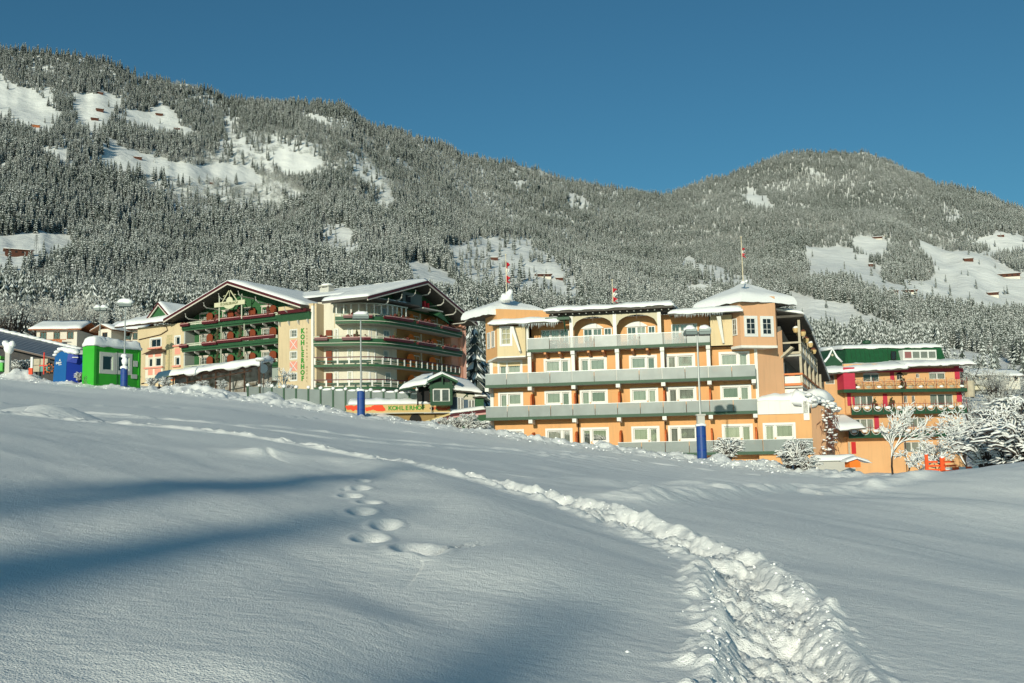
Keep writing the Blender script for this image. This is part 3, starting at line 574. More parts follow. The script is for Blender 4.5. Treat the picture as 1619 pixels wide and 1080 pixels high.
# floors behind the glass so that rooms are dark
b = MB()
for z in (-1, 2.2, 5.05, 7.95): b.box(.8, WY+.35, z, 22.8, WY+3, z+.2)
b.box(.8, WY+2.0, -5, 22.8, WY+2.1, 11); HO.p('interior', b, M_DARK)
cols = [.2+3.79*k for k in range(7)]
def balcony(zb, x0, x1, npan, y1=WY, glass_h=.92, tint_=None, cut=None):
    b = MB(); b.box(x0, -.03, zb, x1, .05, zb+.27); HO.p('slab_edge', b, M_GREEN)
    HO.p('balcony_slab', MB().box(x0+.02, .05, zb+.02, x1-.02, y1-.01, zb+.22), M_SILV)
    for k in range(npan):
        a = x0+(x1-x0)*k/npan; c = x0+(x1-x0)*(k+1)/npan
        HO.p('glass_panel', MB().box(a+.025, -.035, zb+.25, c-.025, -.015, zb+.27+glass_h), (tint_[k] if tint_ else M_PANEL))
    HO.p('handrail', MB().box(x0, -.045, zb+.27+glass_h, x1, -.005, zb+.30+glass_h), M_STEEL)
    HO.p('glass_panel', MB().box(x1-.03, 0, zb+.25, x1-.01, y1, zb+.27+glass_h), M_PANEL) if x1 < 26 else None
balcony(2.22, .05, 22.9, 12); balcony(5.05, .05, 22.9, 12)
TI = [M_PANELC if k in (1, 2, 4, 6) else M_PANEL for k in range(10)]
balcony(8.0, 3.85, 19.35, 8, tint_=[M_PANEL, M_PANELC, M_PANELC, M_PANEL, M_PANELC, M_PANEL, M_PANELC, M_PANEL])
balcony(-1.1, 11.4, 27.15, 8, y1=.42)
for zb, xs in ((2.22, cols), (5.05, cols), (8.0, cols[1:6])):
    for x in xs:
        x = x if x < 22 else 22.72; b = MB(); b.box(x-.17, -.12, zb-.32, x+.17, .34, zb-.01); b.hexa([(x-.12, .34, zb-.16), (x+.12, .34, zb-.16), (x+.12, WY, zb-.42), (x-.12, WY, zb-.42)], [(x-.12, .34, zb-.02), (x+.12, .34, zb-.02), (x+.12, WY, zb-.02), (x-.12, WY, zb-.02)])
        HO.p('bracket', b, M_WHITE)
for x in cols[1:6]: HO.p('column', MB().box(x-.15, .04, 5.32, x+.15, .34, 7.66), M_WHITE)
for k in range(3, 12):                                        # timber corbels under the upper balcony
    x = 3.85+k*1.26+.6
    for x in (3.85+1.25*(k-2)+.25,):
        if x < 19.2 and min(abs(x-c) for c in cols) > .5: HO.p('corbel', MB().hexa([(x-.1, .12, 7.8), (x+.1, .12, 7.8), (x+.1, WY, 7.5), (x-.1, WY, 7.5)], [(x-.1, .12, 7.98), (x+.1, .12, 7.98), (x+.1, WY, 7.98), (x-.1, WY, 7.98)]), M_WOOD2)
for lv, zf in (('G', -.85), ('A', 2.48), ('B', 5.32)):
    for x in cols[1:6]+([22.75] if lv == 'G' else []):
        P = [(.35, zf), (WY, zf), (WY, zf+2.0), (1.1, zf+1.98), (.6, zf+1.85), (.35, zf+1.6)]
        V = [(x-.07, y, z) for y, z in P]+[(x+.07, y, z) for y, z in P]; n = len(P)
        HO.p('partition', MB().add(V, [tuple(range(n)), tuple(range(2*n-1, n-1, -1))]+[(i, i+n, (i+1) % n+n, (i+1) % n) for i in range(n)]), M_DORANGE)
for x, z0_, z1_ in ((7.80, -4, 4.6), (15.2, -4, 4.6)): HO.p('downpipe', MB().tube([(x+.1, WY-.08, z0_), (x+.1, WY-.08, z1_), (x+.05, .25, z1_+.35)], .06, 6), M_BROWN)
# --- top storey
arc_holes = [(8.5, 10.15, 8.27, 10.05), (10.3, 11.0, 8.9, 10.05), (12.3, 13.95, 8.27, 10.05), (14.1, 14.75, 8.9, 10.05), (4.75, 7.25, 8.27, 10.1), (16.1, 18.3, 8.27, 10.1)]
HO.p('wall', hole_wall(3.9, 19.3, 8.0, 10.95, 1.75, 2.0, arc_holes), M_ORANGE, label='set back wall of the top storey')
for i, (a, c, z0_, z1_) in enumerate(arc_holes):
    big = c-a > 1.5
    if not big: window(R_, a, 1.8, z0_, c-a, z1_-z0_, HO.z0, bars=(1, 1), curtain=False); continue
    n = 3 if i >= 4 else 2
    for k in range(n): window(R_, a+(c-a)*k/n, 1.8, z0_, (c-a)/n, z1_-z0_, HO.z0, bars=(1, 2), curtain=(k == 1), name='balcony_door')
    if i in (0, 2):
        q = [(a-.15, z1_-.02)]+[(a-.15+(c-a+.3)*t/8, z1_+.02+.42*math.sin(math.pi*t/8)) for t in range(9)]+[(c+.15, z1_-.02)]
        HO.p('window_head', MB().frontpoly(q, 1.66, 1.74), M_WFRAME)
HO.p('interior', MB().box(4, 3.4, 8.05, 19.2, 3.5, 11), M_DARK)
for k, x in enumerate((7.72, 11.45, 15.2)): HO.p('column', MB().box(x-.15, -.02, 8.27, x+.15, .28, 11.0), M_WHITE)
HO.p('column', MB().box(3.72, 0, 8.1, 3.98, .3, 10.3), M_WHITE); 
for x0, x1 in ((7.87, 11.3), (11.6, 15.05)):                     # arched spandrels
    n = 14; P = [(x0, 11.0)]+[(x0+(x1-x0)*t/n, 9.95+.92*math.sqrt(max(0, 1-(2*t/n-1)**2))) for t in range(n+1)]+[(x1, 11.0)]
    V = []; F = []
    for t in range(n+1):
        x = x0+(x1-x0)*t/n; z = 9.95+.92*math.sqrt(max(0, 1-(2*t/n-1)**2)); V += [(x, .05, z), (x, .05, 11.02), (x, .25, z), (x, .25, 11.02)]
    for t in range(n): i = 4*t; F += [(i, i+4, i+5, i+1), (i+2, i+3, i+7, i+6), (i, i+2, i+6, i+4)]
    HO.p('arch', MB().add(V, F), mat('beige_render', (.55, .50, .36), .85))
    HO.p('arch_tie', MB().box((x0+x1)/2-.02, .03, 10.5, (x0+x1)/2+.02, .045, 11.0), M_BROWN)
# roofs of the middle part
HO.p('roof', MB().hexa([(5.7, -.9, 11.2), (16.4, -.9, 11.2), (16.4, 12, 12.3), (5.7, 12, 12.3)], [(5.7, -.9, 11.42), (16.4, -.9, 11.42), (16.4, 12, 12.52), (5.7, 12, 12.52)]), M_EAVE)
b = MB()
for k in range(18): b.tube([(6.2+k*.58, -.55, 11.12), (6.2+k*.58, -.35, 11.12)], .05, 6)
HO.p('rafter_end', b, M_WHITE); HO.p('eave_beam', MB().box(5.8, .0, 10.98, 16.3, .3, 11.2), M_EAVE)
b = MB(); snow_patch(b, (5.5, -1.05, 11.42), (16.5, -1.05, 11.42), (16.5, 12, 12.5), (5.5, 12, 12.5), .38, 50, 10, .08, (1, 1, 0, 1), 3)
HO.p('roof_snow', b, M_SNOW, smooth=True)
for (x0, x1, z, s_) in ((.7, 6.7, 10.35, 4), (16.1, 22.0, 10.52, 5)):
    HO.p('roof', MB().hexa([(x0, -1.0, z), (x1, -1.0, z), (x1, 4, z+.55), (x0, 4, z+.55)], [(x0, -1.0, z+.12), (x1, -1.0, z+.12), (x1, 4, z+.67), (x0, 4, z+.67)]), M_EAVE)
    b = MB(); snow_patch(b, (x0-.1, -1.1, z+.12), (x1+.1, -1.1, z+.12), (x1+.1, 4, z+.66), (x0-.1, 4, z+.66), .42, 30, 8, .07, (1, 1, 0, 1), s_); HO.p('roof_snow', b, M_SNOW, smooth=True)
b = MB()
for k in range(26): x = 3.4+k*.13+random.uniform(-.04, .04); b.tube([(x, -1.02, 10.36), (x, -1.02, 10.36-random.uniform(.15, .5))], [.03, .004], 5)
for k in range(30): x = 16.6+k*.13+random.uniform(-.04, .04); b.tube([(x, -1.02, 10.55), (x, -1.02, 10.55-random.uniform(.08, .35))], [.025, .004], 5)
ic = HO.p('icicles', b, mat('ice', (.7, .78, .78), .15)); ic['kind'] = 'stuff'
HO.p('gutter_arm', MB().box(16.1, -.9, 10.5, 16.3, .2, 10.75).tube([(7.2, -.8, 10.9), (7.2, .1, 9.7)], .07, 5).box(5.6, -.8, 10.62, 7.7, .1, 10.85), M_GREEN)
# left bay and tower
b = hole_wall(1.25, 3.75, 7.72, 10.3, -.28, 0, [(1.62, 2.45, 8.75, 10.2)]); b.box(1.4, 0, 7.95, 3.75, 1.7, 10.3); HO.p('bay', b, M_YELLOW)
window(R_, 1.62, -.2, 8.75, .83, 1.45, HO.z0, bars=(1, 2), curtain=False, t=.07); HO.p('window_surround', surround(1.62, 2.45, 8.75, 10.2, .15, .04).move(lambda x, y, z: (x, y-.28, z)), M_WFRAME)
HO.p('strut', MB().hexa([(3.25, -.75, 8.1), (3.4, -.75, 8.1), (3.4, -.3, 7.9), (3.25, -.3, 7.9)], [(2.55, -.95, 10.2), (2.85, -.95, 10.2), (2.85, -.3, 10.25), (2.55, -.3, 10.25)]), M_WHITE)
tl = [(1.25, -.28), (1.2, 1.4), (-.35, 4.3), (3.5, 6.0), (5.5, 1.8)]
b = MB(); ux, uy = -.55, .835
def sp(d): return (1.25+ux*d, -.28+uy*d)
(ax, ay) = (1.25, -.28); (bx_, by_) = sp(2.9)
b.add([(ax, ay, 7.72), (bx_, by_, 7.4), (bx_, by_, 11.9), (ax, ay, 11.9)], [(0, 3, 2, 1)]); b.add([(ax, ay, 7.72), (bx_, by_, 7.4), (1.3, 1.5, 7.5), (3.7, -.2, 7.72)], [(0, 1, 2, 3)])
b.add([(ax, ay, 10.3), (ax+5.1*.835, ay+5.1*.55, 10.3), (ax+5.1*.835, ay+5.1*.55, 11.9), (ax, ay, 11.9)], [(0, 1, 2, 3)]); HO.p('tower', b, M_ORANGE)
HO.p('bay_floor', MB().hexa([(1.2, -.3, 7.6), (3.7, -.3, 7.6), (3.7, 1.5, 7.6), (0, 1.5, 7.4)], [(1.2, -.3, 7.72), (3.75, -.3, 7.72), (3.75, 1.5, 7.72), (-.1, 1.5, 7.55)]), M_WHITE)
for d0 in (.55, 1.65):
    xx, yy = sp(d0+.75); window(R_, xx-.06, yy-.04, 8.6, .75, 1.45, HO.z0, rot=math.atan2(-uy, -ux), bars=(1, 0), curtain=True, t=.1)
def hip(cx_, cy_, w_, h_, rot, ze, zp, seed, th=.5):
    """hipped roof: square plan turned by rot, eave height ze, tip zp"""
    a = rot; cs = [(cx_+(i*w_*math.cos(a)-j*h_*math.sin(a)), cy_+(i*w_*math.sin(a)+j*h_*math.cos(a))) for i, j in ((-1, -1), (1, -1), (1, 1), (-1, 1))]
    b = MB(); b.add([(x, y, ze) for x, y in cs]+[(x, y, ze+.14) for x, y in cs]+[(cx_, cy_, zp)], [(3, 2, 1, 0)]+[(i, (i+1) % 4, 4+(i+1) % 4, 4+i) for i in range(4)]+[(4+i, 4+(i+1) % 4, 8) for i in range(4)])
    HO.p('tower_roof', b, M_EAVE); s = MB(); n = 14; m = 12; k = 1.03
    for q in range(4):
        (x0, y0), (x1, y1) = cs[q], cs[(q+1) % 4]; V = []; F = []
        for j in range(m+1):
            t = j/m; tt = t**1.25
            for i in range(n+1):
                f = i/n; ex_ = x0+(x1-x0)*f; ey_ = y0+(y1-y0)*f; ex_ = cx_+(ex_-cx_)*k; ey_ = cy_+(ey_-cy_)*k
                x = ex_+(cx_-ex_)*tt; y = ey_+(cy_-ey_)*tt; rr = math.hypot(ex_-cx_, ey_-cy_)*tt
                lip = math.sqrt(max(0, 1-(1-min(1, rr/.55))**2)); z = ze+.12+(zp-ze)*tt+th*(.2+.8*lip)*(1-.25*tt)+.05*float(fbm(x*.8+seed, y*.8, 2, seed))*lip
                V.append((x, y, z))
        b0 = len(V)
        for i in range(n+1):
            f = i/n; ex_ = x0+(x1-x0)*f; ey_ = y0+(y1-y0)*f; V.append((cx_+(ex_-cx_)*k, cy_+(ey_-cy_)*k, ze+.02-.10*random.random()))
        for j in range(m):
            for i in range(n): a_ = j*(n+1)+i; F.append((a_, a_+1, a_+n+2, a_+n+1))
        for i in range(n): F.append((b0+i, b0+i+1, i+1, i))
        s.add(V, F)
    HO.p('roof_snow', s, M_SNOW, smooth=True)
ca, sa = math.cos(math.radians(46)), math.sin(math.radians(46))
def hip_from(xc, yc, zc, wr, wl, rot, zp, seed):
    r_ = math.radians(rot); cx_ = xc+wr*math.cos(r_)-wl*math.sin(r_); cy_ = yc+wr*math.sin(r_)+wl*math.cos(r_); hip(cx_, cy_, wr, wl, r_, zc, zp, seed); return cx_, cy_
tipL = hip_from(.55, -.6, 11.45, 3.2, 2.3, 44, 12.85, 5)
# right tower
b = MB(); fr, fl = math.radians(40), math.radians(-52)
c0 = (21.85, -.25); cR = (c0[0]+3.3*math.cos(math.radians(28)), c0[1]+3.3*math.sin(math.radians(28))); cL = (21.05, .9)
def quad(p, q, z0_, z1_): return [(p[0], p[1], z0_), (q[0], q[1], z0_), (q[0], q[1], z1_), (p[0], p[1], z1_)]
b.add(quad(cL, c0, 7.85, 12.0), [(0, 1, 2, 3)]); b.add(quad(c0, cR, 7.85, 12.0), [(0, 1, 2, 3)])
cB = (cR[0]+.3, cR[1]+3.5); b.add(quad(cR, cB, 7.85, 12.0), [(0, 1, 2, 3)]); b.add([(cL[0], cL[1], 7.85), (c0[0], c0[1], 7.85), (cR[0], cR[1], 7.85), (cB[0], cB[1], 7.85), (21, 4, 7.85)], [(4, 3, 2, 1, 0)])
HO.p('tower', b, M_PEACH)
HO.p('bay_floor', MB().plan([(cL[0]-.02, cL[1]-.02), (c0[0], c0[1]-.06), (cR[0]+.05, cR[1]-.03), (23.6, 2.4), (21.2, 2.4)], 7.66, 7.86), M_WHITE)
a_ = math.radians(28)
for d in (.5, 2.0): 
    wx, wy_ = c0[0]+d*math.cos(a_), c0[1]+d*math.sin(a_); f_ = window(R_, wx+.03*math.sin(a_), wy_-.10*math.cos(a_), 8.75, .9, 1.4, HO.z0, rot=a_, bars=(1, 2), curtain=False, t=.08)
    q = surround(0, .9, 0, 1.4, .17, .05); inst('window_surround', me_('window_surround', (q.V, q.F), M_WFRAME), R_, (wx, wy_-.01, 8.75-HO.z0), a_)
    q = MB().box(.02, -.01, .02, .88, 0, 1.38); inst('interior', me_('interior', (q.V, q.F), M_DARK), R_, (wx, wy_-.01, 8.75-HO.z0), a_)
window(R_, 21.18, .55, 8.75, .62, 1.4, HO.z0, rot=math.atan2(c0[1]-cL[1], c0[0]-cL[0]), bars=(1, 2), curtain=False, t=.08)
tipR = hip_from(22.0, -.95, 11.45, 2.95, 3.1, 40, 13.1, 6)
HO.p('wall', MB().add([(19.4, .5, 7.98), (21.2, .5, 7.98), (21.2, .5, 10.55), (19.4, .5, 10.55), (19.4, 2, 7.98), (19.4, 2, 10.55)], [(0, 1, 2, 3), (4, 0, 3, 5)]), M_YELLOW, label='pale yellow wall beside the right tower')
HO.p('wall', MB().add([(.3, WY-.02, 7.0), (3.8, WY-.02, 7.0), (3.8, WY-.02, 10.5), (.3, WY-.02, 10.5)], [(0, 1, 2, 3)]), M_YELLOW, label='pale yellow wall behind the left bay')
HO.p('strut', MB().hexa([(20.35, .2, 8.15), (20.5, .2, 8.15), (20.5, .5, 8.1), (20.35, .5, 8.1)], [(19.95, -.7, 10.3), (20.3, -.7, 10.3), (20.3, .48, 10.4), (19.95, .48, 10.4)]), M_WHITE)
# low annex on the right, snowed over
ah = [h for lv, bx, hh in holes for h in hh if bx[0] > 23]
HO.p('annex_wall', hole_wall(22.9, 27.15, -5, 2.15, .42, .7, ah), M_ORANGE)
b = MB(); b.box(22.9, .3, 2.15, 26.9, .45, 3.3).box(26.55, .3, 1.6, 27.0, .5, 3.1); b.box(22.9, .45, 2.15, 27, 12, 2.3); HO.p('parapet', b, M_WHITE)
b = MB(); b.add([(27.15, .42, -5), (28.3, 1.6, -5), (28.3, 1.6, 2.7), (27.15, .42, 2.9)], [(0, 1, 2, 3)]); b.add([(28.3, 1.6, -5), (29.6, 8, -5), (29.6, 8, 2.7), (28.3, 1.6, 2.7)], [(0, 1, 2, 3)]); HO.p('annex_side', b, M_PEACH)
b = MB(); snow_patch(b, (22.9, .28, 3.3), (26.2, .28, 3.3), (27.6, 7, 3.9), (24, 7, 3.9), .35, 24, 10, .22, (1, 0, 0, 1), 9)
snow_patch(b, (25.6, .1, 3.3), (27.7, .6, 2.9), (29.6, 6.0, 3.3), (26.8, 6.5, 3.7), .6, 26, 20, .5, (1, 1, 1, 1), 12, .6, .5); HO.p('annex_snow', b, M_SNOW, smooth=True)
# climbing plant under its load of snow at the annex corner
vine = MB(); vs = MB(); r_ = random.Random(5)
for k in range(260):
    t = r_.random(); x = 28.15+1.1*t+r_.gauss(0, .25); y = 1.0+4*t+r_.gauss(0, .3)-.3; z = 2.7-r_.random()*3.9*(1-.2*t); l = r_.uniform(.3, .8)
    q = (x+r_.gauss(0, .2), y+r_.gauss(0, .2), z-l); vine.tube([(x, y, z), ((x+q[0])/2+r_.gauss(0, .1), (y+q[1])/2-.1, z-l*.4), q], [.03, .022, .01], 4)
    if r_.random() < .38: vs.ball((x, y-.08, z), r_.uniform(.07, .17), 6, 4, (1.3, 1, .6), .3, k)
for k in range(45): t = r_.random(); vs.ball((27.0+2.4*t+r_.gauss(0, .25), .3+4.6*t+r_.gauss(0, .4), 3.35-.7*t+r_.gauss(0, .2)), r_.uniform(.14, .28), 8, 5, (1.2, 1.1, .65), .25, k)
HO.p('climbing_plant', vine, mat('vine_stems', (.16, .06, .04), .9))['kind'] = 'stuff'; HO.p('climbing_plant_snow', vs, M_SNOW, smooth=True)['kind'] = 'stuff'
# the gable side with its timber balconies, receding to the right
bx0, by0 = HO.world(23.9, 1.8, 0)[:2]
def side(d, off, z):                                            # along the side front: distance, projection, height
    a = math.radians(67+12); x0, y0 = 25.3, 4.4; return (x0+d*math.cos(a)+off*math.sin(a), y0+d*math.sin(a)-off*math.cos(a), z)
def sbox(b, d0, d1, o0, o1, z0_, z1_, z0b=None, z1b=None):
    z0b = z0_ if z0b is None else z0b; z1b = z1_ if z1b is None else z1b
    return b.hexa([side(d0, o1, z0_), side(d0, o0, z0_), side(d1, o0, z0b), side(d1, o1, z0b)], [side(d0, o1, z1_), side(d0, o0, z1_), side(d1, o0, z1b), side(d1, o1, z1b)])
b = MB(); sbox(b, 0, 18, -.3, 0, -5, 9.8, -5, 6.4); HO.p('side_wall', b, mat('grey_boards', (.16, .15, .13), .8, noise=(3, (.1, .1, .09), .8)), label='grey boarded gable side under the sloping roof')
b = MB(); sbox(b, -.6, 5.5, -1.5, 2.0, 10.45, 10.65, 9.6, 9.8); sbox(b, 5.4, 19, -1, 2.0, 9.5, 9.7, 5.9, 6.15); HO.p('side_roof', b, M_EAVE)
b = MB(); snow_patch(b, side(-.8, 2.1, 10.66), side(5.5, 2.1, 9.82), side(5.5, -2.5, 10.9), side(-.8, -2.5, 11.7), .35, 16, 8, .05, (1, 0, 0, 1), 15); snow_patch(b, side(5.3, 2.1, 9.72), side(19.2, 2.1, 6.15), side(19.2, -1, 6.6), side(5.3, -1, 10.2), .25, 20, 6, .05, (1, 1, 0, 0), 16); HO.p('roof_snow', b, M_SNOW, smooth=True)
M_TIMB = mat('weathered_timber', (.50, .44, .32), .8, noise=(3, (.38, .33, .25), .8))
for zl, dl, zd in ((7.3, 12, -.06), (4.6, 16, -.05)):
    b = MB(); sbox(b, 0, dl, 0, 1.6, zl-.15, zl, zl-.15+dl*zd, zl+dl*zd); HO.p('side_balcony_floor', b, M_SILV)
    b = MB(); sbox(b, 0, dl, 1.5, 1.66, zl+.95, zl+1.1, zl+.95+dl*zd, zl+1.1+dl*zd); sbox(b, -.1, .05, 0, 1.66, zl+.95, zl+1.1); sbox(b, 0, dl, 1.52, 1.6, zl, zl+.3, zl+dl*zd, zl+.3+dl*zd); sbox(b, 0, .05, 0, 1.6, zl+.05, zl+.25); HO.p('side_balcony_rail', b, M_TIMB if zl > 7 else mat('orange_rail', (.65, .2, .06), .6))
    for k in range(int(dl/1.0)):
        d = k*1.0; b = MB(); sbox(b, d, d+.5, 1.54, 1.58, zl+d*zd, zl+.98+d*zd); HO.p('baluster', b, M_TIMB if k % 2 else M_WHITE)
    for k in range(int(dl/3)+1):
        d = .1+k*3; b = MB(); sbox(b, d, d+.2, 1.42, 1.62, zl+d*zd, (10.3-.2*d if zl > 7 else 7.2+d*zd)); HO.p('side_post', b, M_TIMB)
b = MB(); sbox(b, -.05, 0, .15, 1.45, 4.85, 5.45); HO.p('end_panel', b, M_WHITE); b = MB(); sbox(b, -.1, 0, .0, 1.6, 3.9, 4.35); HO.p('end_panel', b, M_WHITE)
b = MB(); b.hexa([side(-.9, -.9, 6.3), side(-.9, -.7, 6.35), side(.3, -.7, 6.35), side(.3, -.9, 6.3)], [side(-.9, .9, 7.95), side(-.9, 1.1, 7.85), side(.3, 1.1, 7.85), side(.3, .9, 7.95)]); HO.p('stair_cheek', b, M_TIMB)
b = MB(); sbox(b, 1.2, 2.3, .001, .03, 4.7, 6.6); HO.p('side_door', b, M_DARK); b = MB(); sbox(b, .2, .9, .001, .05, 4.8, 6.7); HO.p('side_window', b, M_WFRAME)
b = MB(); sbox(b, 1.4, 1.9, .3, .8, 4.6, 5.6); HO.p('orange_panel', b, M_DORANGE)
r_ = random.Random(8)
for k, (d, o_, z) in enumerate([(.5, 1.2, 9.2), (.9, 1.75, 8.9), (1.6, 1.3, 9.0), (3.0, 1.75, 8.5), (5.5, 1.8, 8.3), (8, 1.8, 7.9)]):     # basket lanterns hung along the side balcony
    c = side(d, o_, z); T_ = thing('basket_lantern', ['straw basket lantern hanging highest beside the orange tower', 'second straw basket lantern right of the orange tower', 'straw basket lantern hanging deeper under the side eave', 'straw basket lantern above the timber rail of the side gable', 'snow topped basket lantern midway along the side gable balcony', 'lowest and farthest basket lantern of the side gable'][k], 'lantern', HO.world(*c), 0, 'basket lanterns along the side gable')
    q = MB(); n = 8; prof = [(.05, .0), (.16, .03), (.24, .22), (.26, .36), (.23, .40)]; V = []; F = []
    for rr, zz in prof: V += [(rr*math.cos(i*.785), rr*math.sin(i*.785), zz) for i in range(n)]
    for j in range(len(prof)-1): F += [(j*n+i, j*n+(i+1) % n, (j+1)*n+(i+1) % n, (j+1)*n+i) for i in range(n)]
    F.append(tuple(range(n-1, -1, -1))); F.append(tuple(range((len(prof)-1)*n, len(prof)*n))); q.add(V, F); build('basket', q, mat('straw', (.62, .44, .20), .8), T_); build('hook', MB().tube([(0, 0, .4), (0, 0, .95)], .015, 4), M_BROWN, T_); build('greenery', MB().ball((0, 0, .46), .2, 7, 4, (1, 1, .7), .3, k), mat('dry_greenery', (.2, .07, .04), .9) if k % 2 else M_SNOW, T_)
# ================================================================== CHALET HOTEL ON THE LEFT
CH = Bld('chalet_hotel', 'big alpine chalet hotel with flower box balconies, two broad gables and green vertical lettering', 'hotel', 495, 600, 125.4, -30, 5.2)
RC = CH.root
def c1(x, y): return 180+x/5.397, 430+y/5.397
def c2(x, y): return 460+x/5.397, 430+y/5.397
M_TAN = mat('tan_render', (.64, .51, .32), .85, noise=(.4, (.56, .45, .28), .8), bump=(30, .15, .01))
M_CREAM = mat('cream_render', (.70, .66, .54), .85, noise=(.5, (.70, .64, .50), .6))
M_GWALL = mat('green_boards', (.03, .12, .04), .7, noise=(3, (.02, .08, .03), .7))
streaks(M_TAN, .25); streaks(M_CREAM, .2)
M_ROSE = mat('rose_paint', (.72, .30, .22), .8); M_SALMON = mat('salmon_render', (.74, .36, .24), .8, noise=(1, (.68, .32, .22), .6))
M_LETT = mat('green_letters', (.03, .27, .03), .5); M_LETD = mat('dark_letters', (.05, .16, .06), .6); M_OLIVE = mat('olive_letters', (.20, .17, .08), .7)
M_RAIL = mat('pale_rail', (.52, .54, .42), .7); M_ROOFW = mat('white_barge', (.62, .56, .48), .7)
M_FLOWER = mat('dry_red_flowers', (.16, .02, .02), .9, noise=(8, (.04, .06, .03), .8)); M_FIR = mat('fir_sprigs', (.03, .07, .03), .9, noise=(9, (.2, .03, .02), .5))
# walls of the left wing. sign wall: flush with the balcony fronts
xr = 0.; xs0 = CH.at(440, 560)[0]; xl = -23.4; xe = CH.at(217, 560)[0]
sg = [CH.at(*c1(1508, y), 0) for y in (500, 558, 685, 742, 870, 925)]
xw0 = CH.at(*c1(1508, 520))[0]; xw1 = CH.at(*c1(1560, 520))[0]
wins = [(xw0, xw1, sg[1][1], sg[0][1]), (xw0, xw1, sg[3][1], sg[2][1]), (xw0, xw1, sg[5][1], sg[4][1])]
CH.p('sign_wall', hole_wall(xs0, xr, 5.2, 18.6, 0, .3, wins), M_TAN)
CH.p('sign_wall_end', MB().box(-.28, -.05, 5.2, .05, .35, 18.3), M_WHITE)
for a, c, z0_, z1_ in wins:
    window(RC, a, .1, z0_, c-a, z1_-z0_, CH.z0, bars=(1, 1), t=.07); CH.p('window_surround', surround(a, c, z0_, z1_, .13, .03), M_WFRAME)
for (za, zb) in ((wins[0][2]-.35, wins[1][3]+.35), (wins[1][2]-.35, wins[2][3]+.35)):          # painted rose panels with a white diagonal cross
    x0, x1 = xw0-.12, xw1+.12; h_ = za-zb
    CH.p('rose_panel', MB().box(x0, -.02, zb, x1, 0, za), M_ROSE); t = .12
    CH.p('cross', MB().add([(x0, -.035, zb), (x0+t, -.035, zb), (x1, -.035, za), (x1-t, -.035, za), (x1-t, -.036, zb), (x1, -.036, zb), (x0+t, -.036, za), (x0, -.036, za)], [(0, 1, 2, 3), (4, 5, 6, 7)]), M_WFRAME)
# lettering: large green word, small word beside it
zt, zb = CH.at(*c2(100, 478))[1], CH.at(*c2(100, 935))[1]; xa, xb = CH.at(*c2(80, 700))[0], CH.at(*c2(122, 700))[0]; st = (zt-zb)/9
for k, ch in enumerate('KOHLERHOF'): text('letter', ch, st*1.14, M_LETT, RC, face((xa+xb)/2, -.04, zt-st*(k+.88)), CH.z0, .03, .03, 'CENTER')
zt2, zb2 = CH.at(*c2(137, 470))[1], CH.at(*c2(137, 945))[1]; st = (zt2-zb2)/16; xc = CH.at(*c2(137, 700))[0]
for k, ch in enumerate('RESTAURANT HOTEL'):
    if ch != ' ': text('small_letter', ch, st*.85, M_OLIVE, RC, face(xc, -.02, zt2-st*(k+.85)), CH.z0, .01, .0, 'CENTER')
# recessed balcony wall, three storeys
zb3 = [16.75, 13.82, 10.9]                                     # undersides of the balconies (z)
RW = 1.7
wz = []
def wx_(x): return CH.at(*c1(x, 400), RW)[0]
bw = [(740, 800), (945, 965), (1268, 1335)]
rows = []; holes3 = []
for (yt, yb, ex_) in ((385, 435, 0), (560, 615, 0), (735, 790, 0)):
    r3 = []
    for (u0, u1) in ((738, 800), (935, 975), (1125, 1160), (1268, 1335)):
        dy = -(u0-738)*.11 if yt < 500 else -(u0-738)*.085 if yt < 700 else -(u0-738)*.06
        p = CH.at(*c1(u0, yt+dy), RW); q = CH.at(*c1(u1, yt+dy), RW); q2 = CH.at(*c1(u0, yb+dy), RW); r3.append((p[0], q[0], q2[1], p[1]))
    rows.append(r3)
flo = [17.05, 14.12, 11.0]; fix = []
for r3, f in zip(rows, flo):
    for a, c, z0_, z1_ in r3: fix.append((a, c, f+.75, f+2.1))
CH.p('wall', hole_wall(xl, xs0, 5.2, 19.2, RW, RW+.3, fix), M_GWALL)
CH.p('wall', MB().box(xl, .0, 13.4, xl+.25, RW, 16.75).box(xl, 0, 5.2, xl+.25, RW, 13.6), mat('grey_render', (.42, .44, .40), .85), label='grey return wall at the left end of the balconies')
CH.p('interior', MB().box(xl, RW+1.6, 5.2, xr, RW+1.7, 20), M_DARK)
M_SHUT = mat('rust_orange_shutter', (.20, .04, .012), .7); M_BORANGE = mat('bright_orange_render', (.85, .19, .02), .8)
for k, (a, c, z0_, z1_) in enumerate(fix):
    window(RC, a, RW+.1, z0_, c-a, z1_-z0_, CH.z0, bars=(1, 2), t=.08); CH.p('window_surround', surround(a, c, z0_, z1_, .14, .05).move(lambda x, y, z: (x, y+RW, z)).box(a-.25, RW-.1, z1_+.15, c+.25, RW, z1_+.27), M_ROOFW)
    if a > xs0-3: continue
    w_ = .85; P = [(c+.3, z0_-.7), (c+.3+w_*1.4, z0_-.7), (c+.3+w_*1.4, z1_-.35)]+[(c+.3+w_*.7*(1+math.cos(t*math.pi/6)), z1_-.35+.4*math.sin(t*math.pi/6)) for t in range(7)]
    CH.p('partition', MB().frontpoly(P, RW-.5, RW-.42), M_SHUT)
